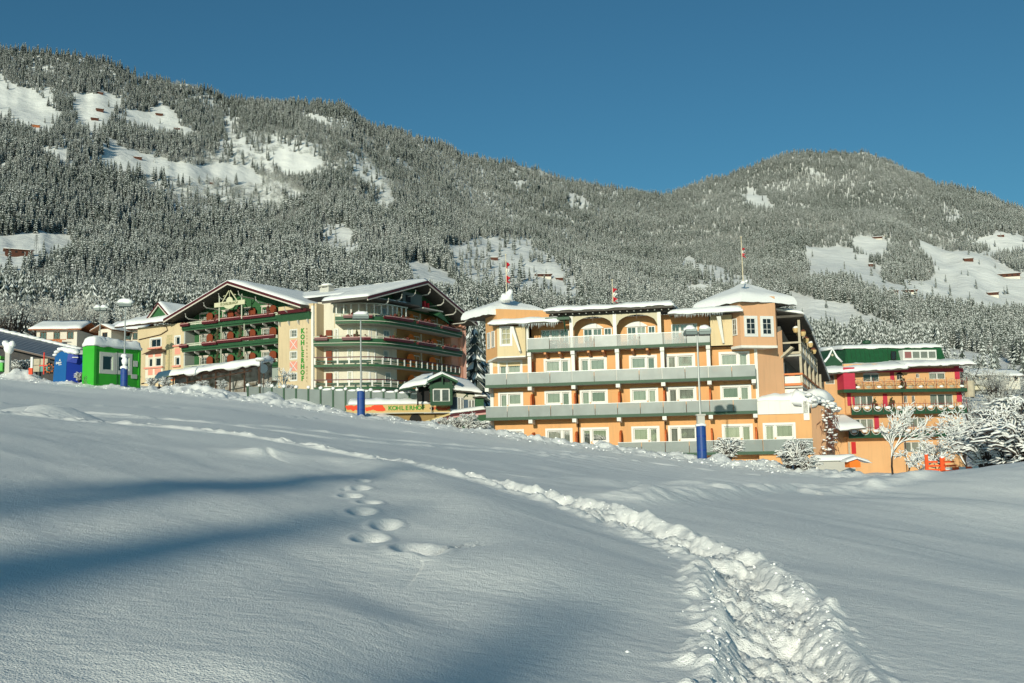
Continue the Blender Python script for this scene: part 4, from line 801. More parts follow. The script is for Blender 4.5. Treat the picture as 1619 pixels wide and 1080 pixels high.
# balconies of the left wing
def flat_balcony(z, x0, x1, n, boxes, rail=True, jut=.0):
    CH.p('balcony_slab', MB().box(x0, .0, z, x1, RW, z+.2), M_EAVE)
    b = MB(); b.hexa([(x0, .02, z), (x1, .02, z), (x1, .2, z), (x0, .2, z)], [(x0, -.25, z+.75), (x1, -.25, z+.75), (x1, -.1, z+.75), (x0, -.1, z+.75)]); b.box(x0, -.30, z+.30, x1, -.06, z+.36); CH.p('parapet', b, M_GREEN2)
    CH.p('rail', MB().box(x0, -.26, z+1.05, x1, -.14, z+1.17).box(x0, -.22, z+.8, x1, -.18, z+.98), M_RAIL)
    for k in range(n): x = x0+(x1-x0)*k/(n-1); CH.p('rail_post', MB().box(x-.05, -.24, z+.7, x+.05, -.16, z+1.1), M_RAIL)
    for k in range(int((x1-x0)/2.1)+1): x = x0+.4+k*2.1; CH.p('bracket', MB().hexa([(x-.07, .0, z-.22), (x+.07, .0, z-.22), (x+.07, .7, z-.5), (x-.07, .7, z-.5)], [(x-.07, -.1, z-.02), (x+.07, -.1, z-.02), (x+.07, .7, z-.02), (x-.07, .7, z-.02)]), M_SILV)
    for (a, c, dz_) in boxes: planter(a, c, z+.62+dz_)
def planter(a, c, z, parent=None, P=None):
    b = MB().hexa([(a+.08, -.55, z), (c-.08, -.55, z), (c-.08, -.27, z), (a+.08, -.27, z)], [(a, -.62, z+.32), (c, -.62, z+.32), (c, -.27, z+.32), (a, -.27, z+.32)]); CH.p('flower_box', b, M_RED)
    CH.p('box_rim', MB().box(a-.02, -.66, z+.30, c+.02, -.60, z+.37), mat('pale_rose_trim', (.62, .34, .32), .7))
    s = MB(); 
    for k in range(int((c-a)/.28)): s.ball((a+.15+k*.28, -.44, z+.40+.05*math.sin(k*2.3)), .13+.05*random.random(), 6, 4, (1, 1, .8), .25, k)
    CH.p('box_flowers', s, M_FLOWER)
X = lambda u: CH.at(*c1(u, 450))[0]
flat_balcony(16.75, xl-.3, xs0, 14, [(X(590), X(665), .0), (X(775), X(905), 0), (X(905), X(1115), .12), (X(1115), X(1390), .05)])
flat_balcony(13.82, xl-.3, xs0, 14, [(X(585), X(655), 0), (X(775), X(905), 0), (X(905), X(1115), .12), (X(1115), X(1395), .2)])
flat_balcony(10.75, xl+.4, xs0, 14, [(X(1290), X(1395), .1)])
CH.p('flower_box', MB().hexa([(X(1450), -.95, 17.5), (xr-.4, -.95, 17.5), (xr-.4, -.05, 17.5), (X(1450), -.05, 17.5)], [(X(1445), -1.05, 17.9), (xr-.3, -1.05, 17.9), (xr-.3, -.05, 17.9), (X(1445), -.05, 17.9)]), M_RED)
CH.p('parapet', MB().hexa([(xs0, -.02, 16.6), (-.3, -.02, 16.6), (-.3, .0, 16.6), (xs0, .0, 16.6)], [(xs0, -.6, 17.5), (-.2, -.6, 17.5), (-.2, 0, 17.5), (xs0, 0, 17.5)]), M_GREEN2)
for k in range(4): x = xs0+.3+k*1.6; CH.p('bracket', MB().hexa([(x, -.3, 16.3), (x+.15, -.3, 16.3), (x+.15, 0, 16.0), (x, 0, 16.0)], [(x, -.4, 16.6), (x+.15, -.4, 16.6), (x+.15, 0, 16.6), (x, 0, 16.6)]), M_SILV)
b_ = hole_wall(xs0, -.5, 17.5, 18.2, .8, 1., []); b_.frontpoly([(xs0, 18.2), (-.5, 18.2), (xs0, 19.7)], .8, 1.0); CH.p('wall', b_, M_GWALL, label='green boarded wall above the lettering'); window(RC, xs0+1.0, .70, 17.9, 1.3, 1.1, CH.z0, bars=(1, 1))
# gable wall under the roof, purlins
AP, ZL, ZR_ = -13.4, 18.2, 18.2
CH.p('gable', MB().frontpoly([(xl, 18.9), (xl, 19.2), (AP, 22.1), (-3.6, 19.0), (-3.6, 18.9)], RW-.02, RW+.2), M_GWALL)
def gable_roof(P, half, x0, z0_, apx, apz, x1, z1_, yf, yb, name='roof', seed=1, snow=.42, th=.28):
    """two pitches between front yf and back yb; barge boards in burgundy over a pale strip"""
    for (xa_, za_, xb_, zb_, k) in ((x0, z0_, apx, apz, 0), (apx, apz, x1, z1_, 1)):
        P('roof', MB().hexa([(xa_, yf, za_-th), (xb_, yf, zb_-th), (xb_, yb, zb_-th), (xa_, yb, za_-th)], [(xa_, yf, za_), (xb_, yf, zb_), (xb_, yb, zb_), (xa_, yb, za_)]), M_EAVE)
        P('barge_board', MB().hexa([(xa_, yf-.06, za_-.26), (xb_, yf-.06, zb_-.26), (xb_, yf-.003, zb_-.26), (xa_, yf-.003, za_-.26)], [(xa_, yf-.06, za_+.05), (xb_, yf-.06, zb_+.05), (xb_, yf-.003, zb_+.05), (xa_, yf-.003, za_+.05)]), M_RED)
        P('barge_trim', MB().hexa([(xa_, yf-.02, za_-.45), (xb_, yf-.02, zb_-.45), (xb_, yf+.1, zb_-.45), (xa_, yf+.1, za_-.45)], [(xa_, yf-.02, za_-.285), (xb_, yf-.02, zb_-.285), (xb_, yf+.1, zb_-.285), (xa_, yf+.1, za_-.285)]), M_ROOFW)
        s = MB(); snow_patch(s, (xa_, yf-.02, za_+.04), (xb_, yf-.02, zb_+.04), (xb_, yb, zb_+.04), (xa_, yb, za_+.04), snow, 30, 14, .07, (1, 0 if k == 0 else 1, 0, 1 if k == 0 else 0), seed+k, .5, .0)
        P('roof_snow', s, M_SNOW, smooth=True)
gable_roof(CH.p, 12, xl-2.2, 18.45, AP, 22.55, -.6, 18.3, -1.7, 15, seed=20)
for x, w_ in ((-21.5, 1.6), (-18, 1.6), (-15.2, 1.3), (-11.6, 1.3), (-8.5, 1.6), (-3.5, 1.6)):
    zz = 22.1-abs(x-AP)*(4.15/12)-.35; CH.p('purlin', MB().tube([(x, -1.5, zz), (x, -1.4, zz-.45), (x, -.9, zz-.7), (x, RW, zz-.75)], .09, 5), M_SILV)
# crest and name board in the gable
xg0, xg1 = CH.at(*c1(900, 285))[0], CH.at(*c1(1158, 250))[0]; zg = CH.at(*c1(1030, 275))[1]; xm = (xg0+xg1)/2
CH.p('name_board', MB().hexa([(xg0, -.9, zg-.32), (xg1, -.9, zg-.32), (xg1, -.8, zg-.32), (xg0, -.8, zg-.32)], [(xg0, -.9, zg+.28), (xg1, -.9, zg+.28), (xg1, -.8, zg+.28), (xg0, -.8, zg+.28)]).frontpoly([(xm-1.1, zg-.3), (xm-.6, zg-.62), (xm, zg-.75), (xm+.6, zg-.62), (xm+1.1, zg-.3)], -.89, -.81), mat('pale_board', (.58, .56, .38), .8))
text('board_letters', 'KOHLERHOF', .50, mat('moss_letters', (.10, .12, .04), .8), RC, face(xm, -.93, zg-.18), CH.z0, .01, .01, 'CENTER', 1.15)
M_PALE = MATS['pale_board']
q = MB(); 
for sgn in (-1, 1):
    q.tube([(xm+sgn*1.35, -.85, zg+.3), (xm+sgn*.12, -.85, zg+1.75)], .08, 5); q.tube([(xm+sgn*.9, -.85, zg+1.15), (xm+sgn*1.15, -.85, zg+1.05)], .06, 5)
q.tube([(xm, -.85, zg+.9), (xm, -.85, zg+1.6)], .05, 5).frontpoly([(xm+.62*math.cos(t*math.pi/8), zg+.28+.62*math.sin(t*math.pi/8)) for t in range(9)], -.88, -.82); CH.p('crest', q, M_PALE)
for x in (xg0+.75, xg1-.7): CH.p('flag_post', MB().tube([(x, -.7, 17.5), (x, -.7, zg+1.1)], .09, 6), M_RAIL)
for (u, v) in ((905, 410), (1090, 395), (1340, 375)):
    p = CH.at(*c1(u, v)); s = MB(); [s.ball((p[0]+random.gauss(0, .18), -.5+random.gauss(0, .1), 17.9+.22*k), .26-.03*k, 6, 4, (1, 1, 1), .3, k) for k in range(6)]; CH.p('box_shrub', s, M_FLOWER)
for u in (905, 1100):                                            # garlands climbing the posts between the floors
    for zf in (14.9, 11.8):
        x = CH.at(*c1(u, 560))[0]; s = MB(); [s.ball((x+random.gauss(0, .22)*(1.2-.1*k), -.45+random.gauss(0, .1), zf+.2*k), random.uniform(.14, .26), 6, 4, (1, 1, 1), .3, k) for k in range(9)]; CH.p('garland', s, M_FIR)
        CH.p('post', MB().box(x+.25, -.1, zf-.4, x+.37, 0.02, zf+2.), M_RAIL)
# far left wing: tan, with oriel and small gable
zl = [CH.at(*c1(360, y), -.0)[1] for y in (572, 640)]
M_STONE = mat('quoin_paint', (.52, .40, .22), .9, noise=(2.5, (.36, .36, .2), .8))
lw = [(CH.at(*c1(315, 600))[0], CH.at(*c1(400, 600))[0], CH.at(*c1(360, 640))[1], CH.at(*c1(360, 572))[1]), (CH.at(*c1(526, 600))[0], CH.at(*c1(563, 600))[0], CH.at(*c1(545, 620))[1], CH.at(*c1(545, 553))[1]), (CH.at(*c1(523, 760))[0], CH.at(*c1(560, 760))[0], CH.at(*c1(540, 795))[1], CH.at(*c1(540, 728))[1])]
ow = [(CH.at(*c1(298, 770), -.5)[0], CH.at(*c1(328, 770), -.5)[0], CH.at(*c1(340, 806), -.5)[1], CH.at(*c1(340, 738), -.5)[1]), (CH.at(*c1(354, 770), -.5)[0], CH.at(*c1(400, 770), -.5)[0], CH.at(*c1(340, 806), -.5)[1], CH.at(*c1(340, 738), -.5)[1])]
CH.p('wall', hole_wall(xe, xl, 5.2, 18.0, 0, .3, lw), M_TAN, label='tan front of the left wing'); CH.p('side_wall', MB().box(xe, .3, 5.2, xe+.3, 12, 18), M_TAN)
for a, c, z0_, z1_ in lw:
    window(RC, a, .1, z0_, c-a, z1_-z0_, CH.z0, bars=(1 if c-a > 1.5 else 0, 0), curtain=False, t=.08); CH.p('window_surround', surround(a, c, z0_, z1_, .2, .03, False), M_WFRAME); CH.p('sill', MB().box(a-.35, -.3, z0_-.28, c+.3, 0, z0_-.06), M_ROSE)
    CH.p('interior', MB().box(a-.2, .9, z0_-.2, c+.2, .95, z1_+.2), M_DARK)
a0_, a1_ = ow[0][0]-.7, ow[1][1]+.4; zo0, zo1 = ow[0][2]-1.6, ow[0][3]+.75
CH.p('oriel', hole_wall(a0_, a1_, zo0, zo1, -.5, -.3, ow).box(a0_, -.3, zo0, a0_+.15, 0, zo1).box(a1_-.15, -.3, zo0, a1_, 0, zo1), M_CREAM)
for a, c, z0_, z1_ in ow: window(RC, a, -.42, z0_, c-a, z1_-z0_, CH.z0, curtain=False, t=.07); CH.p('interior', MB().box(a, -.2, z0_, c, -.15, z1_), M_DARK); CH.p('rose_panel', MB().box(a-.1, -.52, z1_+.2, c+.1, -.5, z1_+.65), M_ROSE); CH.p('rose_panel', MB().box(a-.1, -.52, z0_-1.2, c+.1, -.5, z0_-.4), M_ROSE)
CH.p('sill', MB().box(a0_-.1, -.75, ow[0][2]-.3, a1_+.1, -.5, ow[0][2]-.08), M_ROSE)
am = (a0_+a1_)/2; CH.p('oriel_roof', MB().add([(a0_-.4, -.9, zo1-.1), (a1_+.4, -.9, zo1-.1), (a1_+.2, 0, zo1+.35), (a0_-.2, 0, zo1+.35), (am, -.9, zo1+.45), (am, 0, zo1+.8)], [(0, 1, 4), (0, 4, 5, 3), (1, 2, 5, 4), (0, 3, 2, 1)]), M_BROWN)
xm0, xm1 = CH.at(*c1(445, 600))[0], CH.at(*c1(500, 600))[0]; r_ = random.Random(3)
z = 9.4
while z < 16.2:                                                   # painted masonry strip, block by block
    x = xm0+r_.uniform(0, .2)
    while x < xm1-.2: w_ = r_.uniform(.4, .8); CH.p('stone_block', MB().box(x, -.03, z, min(x+w_, xm1)-.03, 0, z+.36), M_STONE); x += w_
    z += .42
CH.p('rose_panel', MB().box(lw[1][0]-.1, -.02, lw[2][3]+.4, lw[1][1]+.1, 0, lw[1][2]-.5), M_ROSE)
CH.p('mural', MB().ball((xm0+.5, .0, 10.6), .55, 8, 5, (1, .05, 1), .2), mat('mural_green', (.2, .5, .15), .8)); CH.p('mural', MB().ball((xm1+.3, .0, 10.5), .7, 8, 5, (1.3, .05, .7), .2), mat('mural_red', (.7, .18, .08), .8))
# its roof
ze = CH.at(*c1(200, 462), -.6)[1]
CH.p('roof', MB().hexa([(xe-3.2, -1.3, ze-.1), (xl-1.6, -1.3, ze-.1), (xl-1.6, 10, ze+3.6), (xe-3.2, 10, ze+3.6)], [(xe-3.2, -1.3, ze+.12), (xl-1.6, -1.3, ze+.12), (xl-1.6, 10, ze+3.82), (xe-3.2, 10, ze+3.82)]), M_EAVE)
s = MB(); snow_patch(s, (xe-3.3, -1.4, ze+.13), (xl-1.8, -1.4, ze+.13), (xl-1.8, 9, ze+3.5), (xe-3.3, 9, ze+3.5), .55, 24, 12, .1, (1, 0, 0, 1), 31); CH.p('roof_snow', s, M_SNOW, smooth=True)
CH.p('gutter', MB().tube([(xe-3.2, -1.38, ze+.02), (xl-1.6, -1.38, ze+.02)], .08, 6), M_BROWN); CH.p('downpipe', MB().tube([(xl-4.3, -1.3, ze), (xl-3.4, -.2, ze-.4), (xl-3.2, -.1, ze-1.0), (xl-4.6, -.1, ze-1.5), (xe+.4, -.1, ze-1.9)], .07, 6), M_BROWN)
pg = [CH.at(*c1(*p), .3) for p in ((285, 388), (385, 262), (470, 360))]
xg, zg2 = pg[1]; hw = (pg[2][0]-pg[0][0])/2; zgb = min(pg[0][1], pg[2][1])
CH.p('dormer_gable', MB().frontpoly([(xg-hw, zgb-.3), (xg+hw, zgb-.3), (xg, zg2-.1)], .5, .6), M_GWALL)
gable_roof(CH.p, 3, xg-hw-.25, zgb-.3, xg, zg2, xg+hw+.25, zgb-.3, .15, 7.5, seed=24, snow=.2, th=.2)
# ------------------------------------------------ the rounded corner and the right gable
w2l = lambda X_, Y_: (float((np.array([X_, Y_, 0])-CH.o)@CH.ex), float((np.array([X_, Y_, 0])-CH.o)@CH.ey))
CW = [(-25.0, 125.0), (-22.1, 125.1), (-19.1, 125.2), (-17.6, 125.7), (-16.3, 126.6), (-14.9, 128.7), (-13.7, 130.8), (-11.1, 136.2), (-7.7, 144.4)]
CL_ = [w2l(*p) for p in CW]
def curve_at(s_):                                              # point and outward normal along the corner
    k = min(int(s_), len(CL_)-2); t = s_-k; a, c = CL_[k], CL_[k+1]; d = (c[0]-a[0], c[1]-a[1]); l = math.hypot(*d); return (a[0]+d[0]*t, a[1]+d[1]*t), (d[1]/l, -d[0]/l), (d[0]/l, d[1]/l)
# smooth resampling
_S = []; 
def _cat(p0, p1, p2, p3, t): return tuple(.5*((2*p1[i])+(-p0[i]+p2[i])*t+(2*p0[i]-5*p1[i]+4*p2[i]-p3[i])*t*t+(-p0[i]+3*p1[i]-3*p2[i]+p3[i])*t**3) for i in (0, 1))
for k in range(len(CL_)-1):
    p0 = CL_[max(k-1, 0)]; p1, p2 = CL_[k], CL_[k+1]; p3 = CL_[min(k+2, len(CL_)-1)]
    for t in np.linspace(0, 1, 9)[:-1]: _S.append(_cat(p0, p1, p2, p3, t))
_S.append(CL_[-1]); _L = [0]
for a, c in zip(_S[:-1], _S[1:]): _L.append(_L[-1]+math.hypot(c[0]-a[0], c[1]-a[1]))
LT = _L[-1]
def cv(s_, off=0., z=0.):
    s_ = min(max(s_, 0), LT-1e-6); k = max(0, min(int(np.searchsorted(_L, s_, side='right'))-1, len(_S)-2)); t = (s_-_L[k])/(_L[k+1]-_L[k]+1e-9)
    def nrm(j): a = _S[max(j-1, 0)]; c = _S[min(j+1, len(_S)-1)]; l = math.hypot(c[0]-a[0], c[1]-a[1]); return ((c[1]-a[1])/l, -(c[0]-a[0])/l)
    n0, n1 = nrm(k), nrm(k+1); n_ = (n0[0]+(n1[0]-n0[0])*t, n0[1]+(n1[1]-n0[1])*t); a, c = _S[k], _S[k+1]
    return (a[0]+(c[0]-a[0])*t+n_[0]*off, a[1]+(c[1]-a[1])*t+n_[1]*off, z)
def strip(b, s0, s1, o0, o1, z0_, z1_, n=None, z0o=None):       # curved bar: offsets inwards (-) or outwards (+)
    n = n or max(2, int((s1-s0)/.6)); V = []; F = []
    for i in range(n+1):
        s_ = s0+(s1-s0)*i/n; V += [cv(s_, o0, z0_), cv(s_, o1, z0_ if z0o is None else z0o), cv(s_, o1, z1_), cv(s_, o0, z1_)]
    for i in range(n):
        a = 4*i
        for k in range(4): F.append((a+k, a+4+k, a+4+(k+1) % 4, a+(k+1) % 4))
    F += [(0, 1, 2, 3), (4*n+3, 4*n+2, 4*n+1, 4*n)]; return b.add(V, F)
def s_of(u, off=0.):
    best = min(np.linspace(0, LT, 160), key=lambda s_: abs(pix(np.array(CH.world(*cv(s_, off, 11.))))[0]-u)); return float(best)
def z_of(u, v, off=0.):
    s_ = s_of(u, off); p = CH.world(*cv(s_, off, 0)); e = uv_dir(u, v)[1]; return math.hypot(p[0], p[1])*e
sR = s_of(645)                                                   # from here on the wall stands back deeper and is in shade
# floors: balcony slab bottoms
zz_ = [z_of(*c2(600, 985), 0)-.35, 10.35, 13.23-.55, 15.6]
ZB = [7.55, 10.40, 13.05, 15.85]
WO = -1.7
cream_z = [(5.2, 7.5), (7.8, 10.4), (10.6, 13.05), (13.3, 15.85), (16.1, 18.9)]
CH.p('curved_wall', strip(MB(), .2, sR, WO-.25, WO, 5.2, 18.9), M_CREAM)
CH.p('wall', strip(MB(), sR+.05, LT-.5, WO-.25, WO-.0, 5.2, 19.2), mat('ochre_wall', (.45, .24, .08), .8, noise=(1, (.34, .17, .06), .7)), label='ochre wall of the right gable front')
def on_curve(u, off=WO): return s_of(u, off)
# windows on the round wall
for row, zf in enumerate(ZB):
    us = {3: [(430, 470), (690, 735), (785, 830), (870, 900)], 2: [(370, 405), (487, 522), (600, 660), (685, 727), (792, 835)], 1: [(375, 405), (487, 522), (600, 655), (668, 712), (792, 830)], 0: [(375, 405), (490, 525), (608, 660), (675, 722), (810, 848)]}[row]
    for (a, c) in us:
        s0, s1 = s_of(c2(a, 0)[0], WO), s_of(c2(c, 0)[0], WO); p = cv((s0+s1)/2, WO+.04, 0); p0, p1 = cv(s0, WO+.04, 0), cv(s1, WO+.04, 0); w_ = math.hypot(p1[0]-p0[0], p1[1]-p0[1]); rot = math.atan2(p1[1]-p0[1], p1[0]-p0[0])
        hh = 1.25 if row < 3 else 1.35
        if w_ < .3: continue
        q = surround(0, w_, 0, hh, .10, .03); inst('window_surround', shared(('sr', round(w_, 2), hh), 'window_surround', q, M_WFRAME), RC, (p0[0], p0[1], zf+1.05-CH.z0), rot)
        f = window(RC, p0[0], p0[1], zf+1.05, w_, hh, CH.z0, rot=rot, bars=(1 if w_ < 1.6 else 3, 1), curtain=False, t=.06)
        inst('curtain', shared(('bk', round(w_, 2), hh), 'curtain', MB().box(.03, .045, .03, w_-.03, .05, hh-.03), mat('dim_room', (.05, .06, .05), .5)), f, (0, .005, 0))  # no cloth: flat sheet with the darkness of the room as its colour
for row, zf in enumerate(ZB):                                   # orange rounded partitions and dark glazed doors in the shaded right part
    for (a, c) in {0: [(1000, 1060)], 1: [(995, 1060), (1180, 1240)], 2: [(1000, 1060), (1195, 1255)], 3: [(1018, 1055), (1155, 1205)]}[row]:
        s0, s1 = s_of(c2(a, 0)[0], WO+.5), s_of(c2(c, 0)[0], WO+.5); P = []; n = 8; V = []; F = []
        for i in range(n+1):
            t = i/n; zt_ = zf+1.5+.75*math.sqrt(max(0, 1-(2*t-1)**2)); V += [cv(s0+(s1-s0)*t, WO+.5, zf+.2), cv(s0+(s1-s0)*t, WO+.5, zt_), cv(s0+(s1-s0)*t, WO+.42, zf+.2), cv(s0+(s1-s0)*t, WO+.42, zt_)]
        for i in range(n): k = 4*i; F += [(k, k+4, k+5, k+1), (k+2, k+3, k+7, k+6), (k+1, k+5, k+7, k+3)]
        CH.p('partition', MB().add(V, F), M_BORANGE)
        s2 = s1+.5; p0, p1 = cv(s2, WO+.03, 0), cv(s2+1.5, WO+.03, 0); rot = math.atan2(p1[1]-p0[1], p1[0]-p0[0]); f = window(RC, p0[0], p0[1], zf+.25, 1.5, 1.95, CH.z0, rot=rot, bars=(1, 0), curtain=False); inst('curtain', shared(('bk2',), 'curtain', MB().box(.03, .045, .03, 1.47, .05, 1.9), mat('blue_dim_room', (.07, .11, .14), .4)), f, (0, .005, 0))  # sheet behind the door glass, dim bluish room shade put into its colour
        CH.p('post', strip(MB(), s2+1.8, s2+1.95, WO+.02, WO+.2, zf+.2, zf+2.6, 1), M_CREAM)
for row, zf in enumerate(ZB[:3]):                                # rust shutter at the left end of each floor
    s0, s1 = s_of(c2(305, 0)[0], WO), s_of(c2(355, 0)[0], WO); CH.p('shutter', strip(MB(), s0, s1, WO+.02, WO+.3, zf+.6, zf+2.2, 2), M_SHUT)
for row, zf in enumerate(ZB):
    off = [0, 0, .35, .35][row]; s0 = [0, 0, 0, s_of(c2(378, 0)[0], .3)][row]
    CH.p('balcony_slab', strip(MB(), s0, LT, WO, off-.02, zf, zf+.22), M_SILV)
    CH.p('slab_edge', strip(MB(), s0, LT, off, off+.06, zf-.02, zf+.30), M_GREEN2)
    if row < 2:
        CH.p('handrail', strip(MB(), s0, LT, off-.02, off+.12, zf+1.13, zf+1.26), M_RED)
        CH.p('lower_rail', strip(MB(), s0, LT, off, off+.05, zf+.62, zf+.80), M_GREEN); CH.p('lower_rail', strip(MB(), s0, LT, off, off+.05, zf+.42, zf+.5), M_GREEN)
        n = 20
        for k in range(n+1): s_ = s0+(LT-s0-.2)*k/n; CH.p('baluster', strip(MB(), s_, s_+.2, off+.01, off+.10, zf+.3, zf+1.13, 1), M_WHITE)
    else:
        CH.p('parapet', strip(MB(), s0, LT, off-.05, off+.22, zf+.3, zf+.86, None, zf+.3), M_GREEN2)
        CH.p('parapet_line', strip(MB(), s0, LT, off+.20, off+.25, zf+.26, zf+.34), M_RAIL)
        CH.p('rail', strip(MB(), s0, LT, off, off+.08, zf+1.12, zf+1.22), M_RAIL)
        n = 22
        for k in range(n+1): s_ = s0+(LT-s0-.1)*k/n; CH.p('rail_post', strip(MB(), s_, s_+.09, off, off+.06, zf+.86, zf+1.12, 1), M_RAIL)
        for (a, c) in {3: [(445, 690), (795, 1030), (1070, 1225), (1280, 1430)], 2: [(200, 315), (440, 680), (785, 1025), (1075, 1220), (1290, 1420)]}[row]:
            s1, s2 = s_of(c2(a, 0)[0], .6), s_of(c2(c, 0)[0], .6)
            if s2-s1 < .4: continue
            CH.p('flower_box', strip(MB(), s1, s2, off+.28, off+.62, zf+.62, zf+.95), M_RED); CH.p('box_rim', strip(MB(), s1, s2, off+.6, off+.66, zf+.92, zf+1.0), MATS['pale_rose_trim'])
            s = MB(); [s.ball(cv(s1+(s2-s1)*(.5+.5*random.uniform(-.7, .7)), off+.45, zf+1.02+random.random()*.25), random.uniform(.1, .2), 6, 4, (1, 1, 1), .3, k) for k in range(int((s2-s1)*3))]; CH.p('box_flowers', s, M_FLOWER)
# potted little firs on the boxes
for row, u in ((2, 565), (2, 895), (3, 925)):
    s_ = s_of(c2(u, 0)[0], .8); s = MB(); [s.ball(cv(s_, .8, ZB[row]+1.15+.2*k), .26-.045*k, 7, 4, (1, 1, 1), .25, k) for k in range(6)]; CH.p('box_fir', s, M_FIR)
# top glazed loggia rail and snowed canopy
CH.p('canopy', strip(MB(), s_of(c2(330, 0)[0], .5), s_of(c2(1090, 0)[0], .5), WO, .7, 18.75, 18.95), M_EAVE)
s_a, s_b = s_of(c2(340, 0)[0], .5), s_of(c2(1000, 0)[0], .5); V = []; F = []; n = 40
s = MB()
for k in range(n): 
    t = k/n; s_ = s_a+(s_b-s_a)*t; s.ball(cv(s_, -.1, 18.98), .5+.08*math.sin(k*1.7), 8, 5, (1.3, 1.3, .38), .12, k)
CH.p('canopy_snow', s, M_SNOW, smooth=True)
CH.p('canopy_beam', strip(MB(), s_a, s_b, .3, .5, 18.3, 18.45), M_RAIL)
for k in range(12): s_ = s_a+.6+(s_b-s_a-.8)*k/11; CH.p('loggia_post', strip(MB(), s_, s_+.14, .2, .34, 17.1, 18.3, 1), M_WHITE)
# corner return wall between the sign wall and the round part, olive in shade
CH.p('return_wall', MB().box(.02, .3, 5.2, .3, 2.2, 18.6), M_TAN)
CH.p('wall', MB().add([(.3, 2.1, 12.5), cv(s_of(c2(375, 0)[0], WO), WO+.02, 12.5), cv(s_of(c2(375, 0)[0], WO), WO+.02, 19.4), (.3, 2.1, 18.9)], [(0, 1, 2, 3)]), M_TAN, label='tan wall rising to the roof between the two gables')
# right gable: its own axes
ga = math.radians(62+30); gx, gy = math.cos(ga), math.sin(ga); ap = w2l(-12.3, 133.2)
def G2(x, y, z): return (ap[0]+gx*x-gy*y, ap[1]+gy*x+gx*y, z)
def PG(name, mb, m, smooth=False): mb.move(G2); return CH.p(name, mb, m, smooth=smooth)
gable_roof(PG, 13, -13.6, 18.55, 0, 22.35, 13.2, 17.9, -1.3, 5.8, seed=26)
PG('roof', MB().hexa([(-8.5, 5.8, 19.5), (0, 5.8, 22.07), (0, 24, 22.07), (-8.5, 24, 19.5)], [(-8.5, 5.8, 19.97), (0, 5.8, 22.35), (0, 24, 22.35), (-8.5, 24, 19.97)]), M_EAVE)
PG('roof', MB().hexa([(0, 5.8, 22.07), (13.2, 5.8, 17.6), (13.2, 24, 17.6), (0, 24, 22.07)], [(0, 5.8, 22.35), (13.2, 5.8, 17.9), (13.2, 24, 17.9), (0, 24, 22.35)]), M_EAVE)
s = MB(); snow_patch(s, (-8.5, 5.7, 20.0), (0, 5.7, 22.38), (0, 24, 22.38), (-8.5, 24, 20.0), .42, 16, 20, .07, (0, 0, 0, 1), 36); snow_patch(s, (0, 5.7, 22.38), (13.2, 5.7, 17.93), (13.2, 24, 17.93), (0, 24, 22.38), .42, 16, 20, .07, (0, 1, 0, 0), 37); PG('roof_snow', s, M_SNOW, smooth=True)
PG('gable', MB().frontpoly([(-9, 18.9), (11.8, 18.2), (0, 22.0)], 1.6, 1.8), M_GWALL)
PG('gable_room', MB().box(-4.0, .1, 18.95, .6, 1.6, 20.6), mat('grey_green_boards', (.14, .17, .15), .8)); PG('window', MB().box(-3.3, .06, 19.3, -2.2, .1, 20.2), M_DARK)
for x in (-9, -6, -2.8, .8, 4.2, 7.4, 10.4):
    zz = 22.0-abs(x)*.30-.35; PG('purlin', MB().tube([(x, -1.15, zz), (x, -1.1, zz-.45), (x, -.7, zz-.75), (x, 1.5, zz-.8)], .09, 5), M_SILV)
PG('red_figure', MB().box(1.6, .4, 18.9, 2.1, .8, 20.0).box(2.5, .4, 18.9, 2.9, .8, 19.8), mat('red_cloth', (.6, .02, .03), .7)); PG('shelf', MB().box(.2, -.4, 18.75, 5.2, 1.6, 18.9), M_SILV)
PG('awning', MB().add([(3.3, -.6, 18.0), (6.6, -.6, 17.2), (6.8, 1.6, 18.3), (3.3, 1.6, 19.0), (4.4, -.6, 18.6)], [(0, 1, 4), (0, 4, 3), (4, 1, 2, 3)]), M_GREEN2)
# salmon corner pier
e0 = cv(LT, 0, 0)
ce = w2l(-7.2, 145.2)
CH.p('corner_pier', MB().move(lambda x, y, z: (x, y, z)).box(0, 0, 5, .9, 3, 18).move(lambda x, y, z: (ce[0]+gx*(x-.6)-gy*(y-.0), ce[1]+gy*(x-.6)+gx*(y-.0), z)), M_SALMON)
CH.p('corner_pilaster', MB().box(.31, -.08, 5, .62, .4, 17.4).move(lambda x, y, z: (ce[0]+gx*x-gy*y, ce[1]+gy*x+gx*y, z)), M_WHITE)
CH.p('corner_pier', MB().box(-2.6, .4, 5, 0, 2.0, 17.6).move(lambda x, y, z: (ce[0]+gx*x-gy*y, ce[1]+gy*x+gx*y, z)), M_SALMON)
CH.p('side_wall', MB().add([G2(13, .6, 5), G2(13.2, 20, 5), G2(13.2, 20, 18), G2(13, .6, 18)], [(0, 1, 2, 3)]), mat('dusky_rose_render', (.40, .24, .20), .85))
# chimney
cp = at(517, 462, 136); lx, ly = w2l(cp[0], cp[1]); CH.p('chimney', MB().box(lx-.8, ly-.6, 18, lx+.8, ly+.6, cp[2]+.55), M_SILV); CH.p('chimney_cap', MB().box(lx-.95, ly-.75, cp[2]+.75, lx+.95, ly+.75, cp[2]+.9).box(lx-.7, ly-.5, cp[2]+.55, lx-.5, ly+.5, cp[2]+.75).box(lx+.5, ly-.5, cp[2]+.55, lx+.7, ly+.5, cp[2]+.75), M_SILV)
s = MB(); s.ball((lx, ly, cp[2]+.95), .9, 10, 5, (1, .8, .3), .1); CH.p('chimney_snow', s, M_SNOW, smooth=True)
